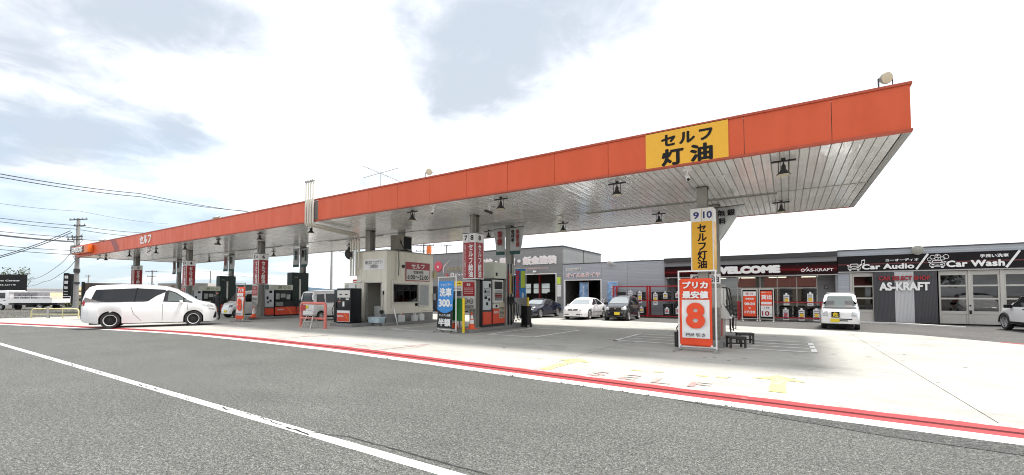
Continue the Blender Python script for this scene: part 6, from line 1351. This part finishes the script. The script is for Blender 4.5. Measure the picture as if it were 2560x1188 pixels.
suv = dict(x0=-1.95, x1=2.0, r=.33, wx=(1.27, -1.25), rim='S', inset=.14, round=.10, mirror=(.72, 1.05), mirmat=black, gap=.06, tuck=.11,
    top=[(-1.95, .8), (-1.92, 1.25), (-1.82, 1.50), (-1.6, 1.60), (-.6, 1.64), (.1, 1.62), (.45, 1.52), (.95, 1.16), (1.25, 1.08), (1.7, 1.0), (1.9, .88), (2.0, .66)], bot=[(-1.95, .42), (-1.6, .30), (1.6, .28), (2.0, .34)],
    belt=[(-1.95, 1.06), (.9, .98), (2.0, .7)], W=[(-1.95, .74), (-1.75, .82), (-1.2, .85), (1.2, .85), (1.6, .82), (1.85, .74), (2.0, .60)], plates=[((-1.98, -1.95, -.17, .17, .78, .94), plateW)])
suv['decals'] = [('side_window', 's', [(-.28, 1.04), (-.30, 1.48), (.22, 1.48), (.72, 1.16), (.76, 1.04)], tintg), ('side_window', 's', [(-.36, 1.04), (-.38, 1.48), (-.95, 1.48), (-1.10, 1.06)], tintg), ('quarter_window', 's', [(-1.38, 1.16), (-1.33, 1.50), (-1.62, 1.50), (-1.80, 1.36), (-1.86, 1.14)], tintg, .008),
    ('black_roof', 't', [(-1.66, -.66), (-1.66, .66), (.42, .64), (.42, -.64)], roofblack, .01), ('roof_side', 's', [(-1.75, 1.50), (-1.60, 1.62), (.15, 1.62), (.78, 1.22), (.72, 1.20), (.20, 1.50)], roofblack, .004),
    ('tailgate_window', 'b', [(-.62, 1.14), (-.54, 1.50), (.54, 1.50), (.62, 1.14)], tintg), ('tail_lamp', 'B', [(.34, .92), (.34, 1.04), (.74, 1.08), (.76, .92)], mat('dark_lamp', (.05, .01, .015), .15), .012), ('tail_lamp_glow', 'B', [(.42, .95), (.42, 1.0), (.70, 1.02), (.70, .96)], lampred, .018),
    ('lamp_return', 's', [(-1.94, .92), (-1.94, 1.08), (-1.70, 1.06), (-1.70, .94)], mat('dark_lamp', (.05, .01, .015), .15), .012), ('bumper_insert', 'b', [(-.66, .48), (-.70, .68), (.70, .68), (.66, .48)], black, .012), ('sill', 's', [(-.85, .30), (-.85, .40), (.88, .40), (.88, .30)], black, .008),
    ('door_gap', 's', vline(-.33, .42, 1.02), seam, .003), ('door_handle', 's', [(-.26, .92), (-.26, .96), (-.06, .96), (-.06, .92)], black, .02), ('door_handle', 's', [(-.95, .94), (-.95, .98), (-.75, .98), (-.75, .94)], black, .02)]
def archtrim(t):
    for wx in (1.27, -1.25):
        for sy in (1, -1):
            q = [(wx+.40*math.cos(math.pi*i/14), sy*.845, .33+.40*math.sin(math.pi*i/14)) for i in range(15)]; MB().tube(q, .035, 6).build('arch_trim', blackm, t, smooth=60)
suv['extra'] = [archtrim]
car('compact_suv', 'white compact SUV with black roof parked by the car wash doors at the right edge', 'car', (9.2, 27.0, .04), R(97), 1.0, suv, carwhite)

kv = dict(x0=-1.70, x1=1.70, r=.28, wx=(1.25, -1.20), rim='S', inset=.09, round=.12, mirror=(.95, 1.12), gap=.05, tuck=.11,
    top=[(-1.70, 1.0), (-1.68, 1.5), (-1.60, 1.74), (-1.35, 1.80), (0, 1.83), (.6, 1.78), (.85, 1.66), (1.15, 1.22), (1.3, 1.08), (1.55, .98), (1.65, .85), (1.70, .66)], bot=[(-1.7, .32), (1.5, .24), (1.7, .28)],
    belt=[(-1.7, 1.02), (1.1, 1.0), (1.7, .66)], W=[(-1.70, .68), (-1.5, .73), (1.2, .735), (1.55, .68), (1.7, .58)], plates=[((1.68, 1.72, -.17, .17, .36, .53), plateY), ((-1.73, -1.69, -.17, .17, .74, .92), plateY)])
kv['decals'] = [('windscreen', 'f', [(-.58, 1.12), (-.52, 1.62), (.52, 1.62), (.58, 1.12)], tintg), ('front_window', 's', [(.05, 1.08), (.05, 1.62), (.62, 1.60), (1.0, 1.16), (.98, 1.08)], tintg), ('middle_window', 's', [(-.88, 1.08), (-.88, 1.62), (-.03, 1.63), (-.03, 1.08)], tintg),
    ('rear_window', 's', [(-1.52, 1.10), (-1.48, 1.58), (-.98, 1.60), (-.98, 1.08)], tintg), ('tailgate_window', 'b', [(-.60, 1.10), (-.62, 1.20), (-.60, 1.66), (.60, 1.66), (.62, 1.20), (.60, 1.10)], tintg), ('headlamp', 'F', [(.40, .70), (.42, .86), (.62, .90), (.66, .72)], mat('dark_headlamp', (.12, .13, .15), .12)),
    ('tail_lamp', 'B', [(.60, .45), (.60, .62), (.69, .62), (.68, .45)], lampred), ('door_gap', 's', vline(.0, .28, 1.08), seam, .003), ('badge', 'f', [(-.05, .82), (-.05, .88), (.05, .88), (.05, .82)], chrome, .012), ('step_gap', 'b', [(-.5, .62), (-.5, .63), (.5, .63), (.5, .62)], seam, .004)]
car('kei_van', 'white small van seen from behind, refuelling left of the black pump', 'van', (-24.3, 17.0, .04), R(91), 1.0, kv, carwhite)
car('kei_van', 'white small van facing the road with dark windscreen at the 3 4 pump', 'van', (-31.85, 15.95, .04), R(-91), 1.0, kv, carwhite)

def flatbed(loc, rz, s, label, L=4.6, load=True):
    t = thing('flatbed_truck', label, 'truck', loc, rz); t.scale = (s, s, s)
    c = MB().prism([(L/2-.1, .55), (L/2-.1, 1.95), (L/2+.15, 2.08), (L/2+1.05, 2.05), (L/2+1.45, 1.35), (L/2+1.5, .55)], -.85, .85).build('cab', carwhite, t, bev=.05)
    for sy in (1, -1): MB().prism([(L/2+.25, 1.25), (L/2+.25, 1.82), (L/2+.9, 1.82), (L/2+1.15, 1.25)], sy*.853, sy*.862).build('cab_window', tintg, t); MB().box(L/2+.2, L/2+.4, sy*.855-.01, sy*.855+.01, 1.0, 1.05).build('door_handle', black, t)
    MB().prism([(L/2+1.09, 1.98), (L/2+1.44, 1.36), (L/2+1.46, 1.36), (L/2+1.11, 1.98)], -.75, .75).build('windscreen', tintg, t)
    MB().box(-L/2, L/2-.15, -.9, .9, .75, .88).box(-L/2, L/2-.15, -.38, .38, .55, .75).build('bed_floor', darkgrey, t)
    for sy in (1, -1): MB().box(-L/2, L/2-.15, sy*.92-.02, sy*.92+.02, .78, 1.22).build('drop_side', white, t)
    MB().box(-L/2-.02, -L/2+.02, -.92, .92, .78, 1.22).build('tail_board', white, t)
    g = MB()
    for sy in (1, -1): g.rod((-L/2, sy*.92, 1.42), (L/2-.2, sy*.92, 1.42), .025)
    for i in range(5):
        for sy in (1, -1): g.rod((-L/2+i*(L-.2)/4, sy*.92, 1.2), (-L/2+i*(L-.2)/4, sy*.92, 1.42), .022)
    g.box(L/2-.2, L/2-.14, -.9, -.84, .8, 2.0).box(L/2-.2, L/2-.14, .84, .9, .8, 2.0).box(L/2-.2, L/2-.14, -.9, .9, 1.94, 2.0).box(L/2-2.9, L/2-.2, -.9, -.84, 1.94, 2.0).box(L/2-2.9, L/2-.2, .84, .9, 1.94, 2.0)
    g.build('stake_rail', white, t)
    if load:
        for i in range(4): MB().box(L/2-.9-i*.62, L/2-.35-i*.62, -.6, .6, .89, 1.85).build('crate', mat('lilac_grey', (.27, .26, .28), .7, var=.2), t)
    for x in (L/2+.75, -L/2+1.3):
        for sy in (1, -1): wheel(t, x, sy*.78, .36, .2, 'S')
    MB().box(-.3, .5, -.8, .8, .35, .6).build('tank', black, t); return t
flatbed((-67.2, 11.9, -.05), R(212.4), 1.02, 'white flatbed truck loaded with grey crates on the far left, beyond the yellow rail')
t = thing('rear_facing_truck', 'white truck seen from behind with a slatted rear window guard, beside the black tower sign', 'truck', (-70.5, 18.2, -.05), R(140))
MB().box(-1.2, 1.2, -1.0, 1.0, .9, 3.0).build('box_body', white, t, bev=.04); MB().box(1.2, 2.5, -.95, .95, .6, 2.3).build('cab', carwhite, t, bev=.08); MB().box(-1.22, -1.2, -.75, .75, 2.3, 2.7).box(-1.22, -1.2, -.75, .75, 1.75, 2.1).build('rear_window', tintg, t); MB().box(-1.0, 2.2, -.6, .6, .4, .9).build('chassis', black, t)
for x in (-.6, 1.8):
    for sy in (1, -1): wheel(t, x, sy*.85, .38, .2, 'S')
t = thing('small_white_truck', 'small white truck parked left of the big utility pole', 'truck', (-74.6, 23.4, -.05), R(212))
MB().box(-1.3, .2, -.8, .8, .6, 1.25).build('load_bed', white, t, bev=.03); MB().prism([(.2, .5), (.2, 1.95), (1.1, 1.95), (1.6, 1.2), (1.65, .5)], -.8, .8).build('cab', carwhite, t, bev=.05); MB().box(.4, 1.05, -.81, .81, 1.3, 1.75).build('cab_window', tintg, t)
for x in (-.9, 1.0):
    for sy in (1, -1): wheel(t, x, sy*.7, .3, .18, 'S')
# ---------------------------------------------------------------- left side: rail, poles, wires, far buildings
def W2(x, y, dist):      # point seen at the photograph's pixel (x, y), dist metres along the view
    d = cam.matrix_world
    f = 1080.0; v = Vector(((x-1280)/f, -(y-699.3)/f, -1))*dist
    return CM @ v
CM = Matrix.Translation((0, 0, 1.6)) @ Matrix.Rotation(R(32.4), 4, 'Z') @ Matrix.Rotation(R(92), 4, 'X')
def gp(x, y, z=0.0):
    a = W2(x, y, 1); d = a-Vector((0, 0, 1.6)); t = (z-1.6)/d.z; return Vector((0, 0, 1.6))+d*t
r_ = thing('pipe_barrier', 'low pale yellow pipe barrier between the kerb and the parked trucks', 'barrier', (0, 0, 0))
a, b = gp(78, 797), gp(196, 797); d = (b-a).normalized(); hh = .66
ym = mat('pale_yellow_pipe', (.62, .56, .30), .5, var=.15)
MB().tube([a, a+Vector((0, 0, hh-.15)), a+Vector((0, 0, hh-.04))+d*.05, a+Vector((0, 0, hh))+d*.2, b+Vector((0, 0, hh))-d*.2, b+Vector((0, 0, hh-.04))-d*.05, b+Vector((0, 0, hh-.15)), b], .04, 8).build('hoop', ym, r_, smooth=60)
MB().rod(a+Vector((0, 0, .30)), b+Vector((0, 0, .30)), .032).build('mid_rail', ym, r_)
m_ = a.lerp(b, .66); MB().rod(m_, m_+Vector((0, 0, hh)), .03).build('thin_post', ym, r_)
m_ = a.lerp(b, .36); MB().rod(m_, m_+Vector((0, 0, .82)), .09).build('grey_post', steel, r_)
c = gp(208, 800); fn = thing('dark_brown_fence', 'dark brown board fence end standing behind the rear of the minivan', 'fence', (c.x, c.y, 0))
for i in range(9): MB().box(-.06, .06, .02+i*.30, .30+i*.30, 0, 2.35).build('board', mat('dark_brown_board', (.035, .024, .02), .6, var=.3), fn)
MB().box(-.09, .09, -.12, .0, 0, 2.42).build('end_post', black, fn)
# utility poles
pm = mat('pole_concrete', (.30, .30, .29), .8, var=.12)
def pole(loc, h, r0, label, arms=(), yaw=0, trans=False):
    p = thing('utility_pole', label, 'utility pole', loc, yaw); MB().rod((0, 0, 0), (0, 0, h), r0, r0*.62, 14).build('shaft', pm, p, smooth=50)
    for (z, x0, x1) in arms:
        MB().box(x0, x1, -.04-r0, .04-r0, z-.04, z+.04).build('crossarm', darkgrey, p)
        s = MB()
        for x in [x0+.1+(x1-x0-.2)*k_/max(1, round((x1-x0)/.6)) for k_ in range(round((x1-x0)/.6)+1)]: s.lathe([(.03, 0), (.06, .03), (.03, .07), (.06, .10), (.03, .15)], 8, c=(x, -r0, z+.04))
        s.build('insulators', mat('insulator_grey', (.20, .20, .20), .4), p)
    if trans:
        MB().lathe([(.25, 0), (.28, .05), (.28, .75), (.2, .82)], 14, c=(-.45, 0, h*.62)).lathe([(.2, 0), (.22, .05), (.22, .55), (.15, .6)], 14, c=(.42, .1, h*.64)).build('transformer', galv, p, smooth=40)
        s = MB(); rnd = random.Random(5)
        for k_ in range(7): z = h*rnd.uniform(.6, .82); s.tube([(rnd.uniform(-.8, -.3), 0, z), (rnd.uniform(-.2, .2), -.3, z-rnd.uniform(.2, .6)), (rnd.uniform(.3, .8), 0, z+rnd.uniform(-.2, .3))], .018, 5)
        s.build('jumper_cable', rubber, p); MB().rod((0, 0, h*.42), (0, 0, h*.46), r0*1.15).rod((0, 0, h*.30), (0, 0, h*.32), r0*1.15).build('band', darkgrey, p)
    return p
def pol(x, ytop, ybase, dist): a = W2(x, ybase, dist); b = W2(x, ytop, dist); return Vector((a.x, a.y, -.05)), b.z+.05
L0_, h0_ = pol(188, 545, 790, 41); pole(L0_, h0_, .21, 'tall concrete utility pole with transformer left of the canopy end', ((h0_-.15, -.8, 1.4), (h0_-.75, -.2, 1.2), (h0_*.80, -1.1, .9), (h0_*.77, -1.0, .9)), R(20), True)
for (x, yt, ds, lab, arms) in ((218, 687, 95, 'small far utility pole just right of the big pole', ((-.3, -.8, .8),)), (378, 676, 72, 'dark far utility pole with crossarms left of the 3 4 sign box', ((-.2, -1.2, 1.2), (-1.0, -.9, .9), (-2.4, -.7, .7))), (524, 678, 78, 'plain thin far pole right of the 3 4 sign box', ()),
        (827, 600, 52, 'grey utility pole left of the kiosk pipes', ((-.2, -.6, .6),)), (1058, 610, 55, 'utility pole above the right end of the kiosk roof', ((-.2, -1.5, 1.5), (-.9, -1.0, 1.2), (-1.6, -.8, .8))), (1115, 612, 66, 'thin far pole above the workshop roof left of the 7 8 sign', ((-.15, -.9, .9),))):
    l_, h_ = pol(x, yt, 790, ds); pole(l_, h_, .17, lab, [(h_+a_[0], a_[1], a_[2]) for a_ in arms], R(20))
def wire(pts, label, r=.02):
    """pts: photograph pixels with distances; the wire sags between them"""
    P = [W2(*p) for p in pts]; q = []
    for A, B_ in zip(P, P[1:]):
        for k_ in range(14): t_ = k_/14; q.append(A.lerp(B_, t_)-Vector((0, 0, 4*t_*(1-t_)*(B_-A).length*.012)))
    q.append(P[-1]); o = MB().tube(q, r, 5).build('power_line', rubber); tag(o, label, 'power line', 'overhead wires at the left'); return o
wl = ((((-60, 424, 30), (350, 484, 45), (640, 532, 62)), 'upper strand of the long wire crossing above the canopy'), (((-60, 432, 30), (350, 492, 45), (620, 528, 62)), 'lower strand of the long wire crossing above the canopy'),
    (((-60, 538, 36), (188, 564, 41), (420, 583, 60)), 'upper wire from the big pole top'), (((-60, 547, 36), (190, 573, 41), (400, 592, 60)), 'second wire from the big pole top'), (((-60, 572, 36), (186, 594, 41), (250, 600, 50)), 'third wire meeting the big pole'),
    (((-60, 580, 36), (186, 604, 41)), 'thick cable meeting the transformer'), (((-60, 582, 36), (188, 606, 41)), 'second thick cable meeting the transformer'), (((-60, 608, 36), (186, 627, 41)), 'wire below the transformer'), (((-60, 618, 36), (186, 637, 41)), 'lowest wire meeting the pole'),
    (((-60, 656, 33), (60, 622, 36), (176, 577, 41)), 'cable rising from the left to the transformer'), (((-60, 659, 33), (62, 626, 36), (180, 581, 41)), 'twin cable rising from the left to the transformer'),
    (((50, 697, 70), (80, 698, 66), (140, 668, 52), (186, 620, 41)), 'service cable drooping from the pole to the black sign'), (((62, 716, 70), (110, 704, 60), (150, 686, 50), (188, 652, 41)), 'lower service cable drooping from the pole'),
    (((378, 679, 72), (524, 679, 78), (640, 694, 90), (900, 705, 110)), 'wire strung between the far poles behind the pumps'), (((827, 612, 52), (900, 626, 60)), 'short wire right of the grey pole'), (((827, 622, 52), (900, 640, 60)), 'lower short wire right of the grey pole'), (((640, 620, 80), (827, 606, 52)), 'wire behind the 5 6 pump leading to the grey pole'), (((-60, 500, 60), (200, 528, 80), (420, 560, 110)), 'faint distant wire over the big pole'))
for p_, l_ in wl: wire(p_, l_, (.032 if 'long' in l_ or 'thick' in l_ or 'twin' in l_ or 'rising' in l_ else .024))
# black signs
a = W2(-75, 800, 50); t = thing('repair_centre_sign', 'big black billboard with white Repair&Paint Center lettering at the left edge', 'sign', (a.x, a.y, 0), R(32.4)); zb = W2(0, 755, 50).z; zt = W2(0, 686, 50).z; x1 = (52+75)/1080*50; xl = 0
MB().box(xl, x1, 0, .5, zb, zt).build('sign_board', black, t); MB().box(.5, 1.0, .1, .4, -.05, zb).box(x1-1.2, x1-.7, .1, .4, -.05, zb).build('leg', darkgrey, t); MB().box(2.2, x1-.5, -.02, 0, zb+.9, zb+1.1).build('lower_strip', darkgrey, t)
text('Repair&Paint Center', 4.9, .22, white, t, (x1-2.7, -.01, zt-.75), bold=.03, depth=.02); text('東北運輸局 第2-6671号', 4.4, .17, white, t, (x1-2.9, -.01, zt-1.22), bold=.02, depth=.02)
a = W2(156, 770, 56); t = thing('tower_sign', 'tall black tower sign with white blocks of lettering left of the utility pole', 'sign', (a.x, a.y, 0), R(32.4)); wz = 56/1080
MB().box(0, 19*wz, 0, .5, .2, W2(160, 685, 56).z).box(0, 6*wz, .05, .45, W2(160, 685, 56).z, W2(160, 682.5, 56).z).build('sign_board', black, t); MB().box(.2, .45, .1, .4, -.05, .2).box(.55, .8, .1, .4, -.05, .2).build('leg', darkgrey, t)
for (y_, s_) in ((693, '車検'), (706, '整備'), (719, '鈑金')): text(s_, 9*wz, 8*wz, white, t, (7.6*wz, -.01, W2(160, y_, 56).z), bold=.05, depth=.02)
for y_ in (728, 735): MB().box(2*wz, 12*wz, -.02, 0, W2(160, y_+2, 56).z, W2(160, y_, 56).z).build('line_of_print', offwhite, t)
# far roofs and sheds
def house(x, y, dist, w_, dp, h, rise, wm, rm, label, ridge='x', yaw=32.4, win=True):
    a = W2(x, y, dist); t = thing('house', label, 'house', (a.x, a.y, -.06), R(yaw))
    MB().box(-w_/2, w_/2, 0, dp, 0, h).build('wall', wm, t)
    if ridge == 'x': MB().prism([(-.5, h-.1), (dp+.5, h-.1), (dp/2, h+rise)], -w_/2-.4, w_/2+.4, 'yz').build('roof', rm, t)
    else: MB().prism([(-w_/2-.5, h-.1), (w_/2+.5, h-.1), (0, h+rise)], -.4, dp+.4, 'xz').build('roof', rm, t)
    if win:
        for k_ in range(3): x_ = -w_/2+w_*(k_+.5)/3; f_ = MB().box(x_-.5, x_+.5, -.05, -.01, h*.35, h*.7).build('window', offwhite, t); MB().box(x_-.42, x_+.42, -.06, -.051, h*.35+.08, h*.7-.08).build('pane', tintg, f_)
    return t
a = W2(100, 770, 95); t = thing('white_warehouse', 'long white warehouse with low roof behind the parked trucks', 'building', (a.x, a.y, -.06), R(32.4)); MB().box(-4.5, 6.0, 0, 20, 0, 2.8).build('wall', whitewall, t); MB().prism([(-5, 2.8), (6.4, 2.8), (6.4, 3.0), (-5, 3.15)], -.3, 20.3).build('roof', white, t)
house(92, 770, 78, 6, 6, .95, 1.1, tanwall, tan, 'tan roofed house between the truck and the tower sign', 'y'); pass
house(196, 770, 75, 4.2, 6, 2.5, .6, tanwall, mat('orange_roof', (.50, .28, .12), .7), 'two storey tan house with orange roof just right of the tower sign', 'x')
house(190, 770, 68, 2.4, 4, 1.7, .35, tanwall, tan, 'small tan lean-to house behind the big utility pole', 'x')
t = thing('rental_box_truck', 'pale box truck body with ニッポンレンタ lettering behind the minivan bonnet', 'truck', tuple(W2(450, 790, 45))[:2]+(-.05,), R(30)); z0 = 1.2
MB().box(-2.5, 2.9, 0, 2.2, .9, 2.85).build('box_body', mat('box_pale', (.50, .48, .45), .5, var=.06), t, bev=.03); MB().box(-3.9, -2.6, .1, 2.1, .5, 2.3).build('cab', carwhite, t, bev=.1); text('ニッポンレンタ', 3.4, .36, mat('grey_brown', (.22, .14, .12), .6), t, (-.4, -.005, 2.5), bold=.03, depth=.01)
MB().box(-2.4, 2.6, .4, 1.8, .45, .9).build('chassis', black, t)
for x in (-3.2, 1.6):
    for y_ in (.2, 2.0): wheel(t, x, y_, .4, .2, 'S')
a = W2(505, 790, 52); t = thing('white_container', 'white corrugated container beyond the 3 4 pumps', 'container', (a.x, a.y, -.05), R(30)); MB().box(-1.2, 1.6, 0, 2.4, .9, 2.8).build('shell', mat('grey_sheet', (.50, .50, .50), .5, var=.1), t); MB().box(-1.0, 1.4, .2, 2.2, 0, .9).build('base', darkgrey, t)
a = W2(560, 780, 70); t = thing('dark_shed', 'low dark green roofed shed beyond the pumps', 'building', (a.x, a.y, -.06), R(32)); MB().box(-4.5, 8.5, 0, 8, 0, 2.3).build('wall', darkgrey, t); MB().box(-5, 9, -.4, 8.4, 2.3, 3.3).build('roof', mat('dark_roof', (.03, .045, .04), .5), t)
a = W2(585, 770, 60); t = thing('grey_white_house', 'small white and grey house roof visible above the white van', 'house', (a.x+2, a.y+2, -.06), R(28)); MB().box(-1.2, 1.5, 0, 4, 0, 1.7).build('wall', offwhite, t); MB().prism([(-.4, 1.7), (4.4, 1.7), (2, 2.4)], -1.5, 1.8, 'yz').build('roof', galv, t)
a = W2(740, 775, 48); t = thing('pale_parked_van', 'pale van roof visible behind the refuelling silver van', 'van', (a.x, a.y, -.05), R(10)); MB().prism([(-2, .4), (-2, 1.8), (-1.7, 2.1), (1.1, 2.1), (1.8, 1.3), (2.3, 1.1), (2.3, .4)], -.8, .8).build('body', carwhite, t, bev=.05); MB().box(-1.6, 1.0, -.82, .82, 1.35, 1.85).build('window', tintg, t)
for x in (-1.3, 1.5):
    for sy in (1, -1): wheel(t, x, sy*.72, .32, .2, 'S')
a = W2(1072, 700, 46); t = thing('striped_sign_pole', 'orange and white striped sign behind the kiosk roof', 'sign', (a.x, a.y, 0)); zz0 = W2(1072, 660, 46).z; MB().rod((0, 0, -.05), (0, 0, zz0), .1).build('post', steel, t)
MB().box(-.27, .27, -.1, .1, zz0-.8, W2(1072, 615, 46).z).build('sign_board', orange2, t); zz1 = W2(1072, 615, 46).z
for k_ in range(2): MB().prism([(-.25, zz0-.3+k_*.7), (-.05, zz0-.3+k_*.7), (.25, zz0+.5+k_*.6), (.05, zz0+.5+k_*.6)], -.12, -.101).build('stripe', white, t)
# distant ridge and greenery
def ridge(dist, x0, x1, hfun, m, name):
    b_ = MB(); vs = []; n_ = 120
    for i in range(n_+1):
        x = x0+(x1-x0)*i/n_; A = W2(x, 737, dist); h_ = hfun(i/n_)*dist/1080
        n2_ = (A-Vector((0, 0, A.z))).normalized(); vs += [(A.x, A.y, -8), (A.x, A.y, 1.6+h_), (A.x+n2_.x*dist*.15, A.y+n2_.y*dist*.15, -8)]
    b_.add(vs, [(3*i, 3*i+3, 3*i+4, 3*i+1) for i in range(n_)]+[(3*i+1, 3*i+4, 3*i+5, 3*i+2) for i in range(n_)]); o = b_.build(name, m); o['kind'] = 'structure'; return o
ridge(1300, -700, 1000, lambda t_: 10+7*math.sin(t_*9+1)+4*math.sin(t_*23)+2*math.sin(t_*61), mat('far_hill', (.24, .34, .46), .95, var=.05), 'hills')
def greenery(x, y, dist, wd, h, n_, seed, label, m=foliage):
    a = W2(x, y, dist); rnd = random.Random(seed); t = thing('bush', label, 'bush', (a.x, a.y, -.05)); l = MB()
    for i in range(n_):
        c = Vector((rnd.gauss(0, wd*.35), rnd.gauss(0, wd*.2), h*rnd.random()**1.2)); sz = h*rnd.uniform(.03, .08)
        u_ = Vector((rnd.uniform(-1, 1), rnd.uniform(-1, 1), rnd.uniform(-.5, 1)))*sz; v_ = Vector((rnd.uniform(-1, 1), rnd.uniform(-1, 1), rnd.uniform(-1, 1)))*sz; l.add([c-u_, c+v_, c+u_, c-v_], [(0, 1, 2, 3)])
    l.build('foliage', m, t); MB().rod((0, 0, 0), (0, 0, h*.5), .05).build('stem', bark, t)
a = W2(56, 780, 66); tree(a.x, a.y, -.05, 5.6, 1.2, 5, 'sparse small tree at the right end of the black billboard', nleaf=260); a = W2(36, 780, 72); tree(a.x, a.y, -.05, 6.8, 2.0, 6, 'dark tree behind the black billboard', nleaf=500)
for i, (x, d_, wd, h, lab) in enumerate(((198, 43, .9, 1.1, 'yellow green weeds at the foot of the big utility pole'), (152, 47, 1.2, .8, 'low weeds under the tower sign'), (118, 50, 1.5, .7, 'low weeds behind the yellow barrier'))): greenery(x, 792, d_, wd, h, 260, i, lab, foliage2)
tg = MB(); rnd = random.Random(9)
for i in range(5000):
    x = rnd.uniform(-10, 240); d_ = rnd.uniform(29, 60); a = W2(x, 790, d_); s = rnd.uniform(.05, .16); an = rnd.uniform(0, 6.28)
    if a.x < -44.5 and rnd.random() < .5: tg.add([(a.x, a.y, -.05), (a.x+s*.3*math.cos(an), a.y+s*.3*math.sin(an), -.05), (a.x+s*.2, a.y, s-.03)], [(0, 1, 2)])
o = tg.build('grass', foliage2); o['kind'] = 'stuff'
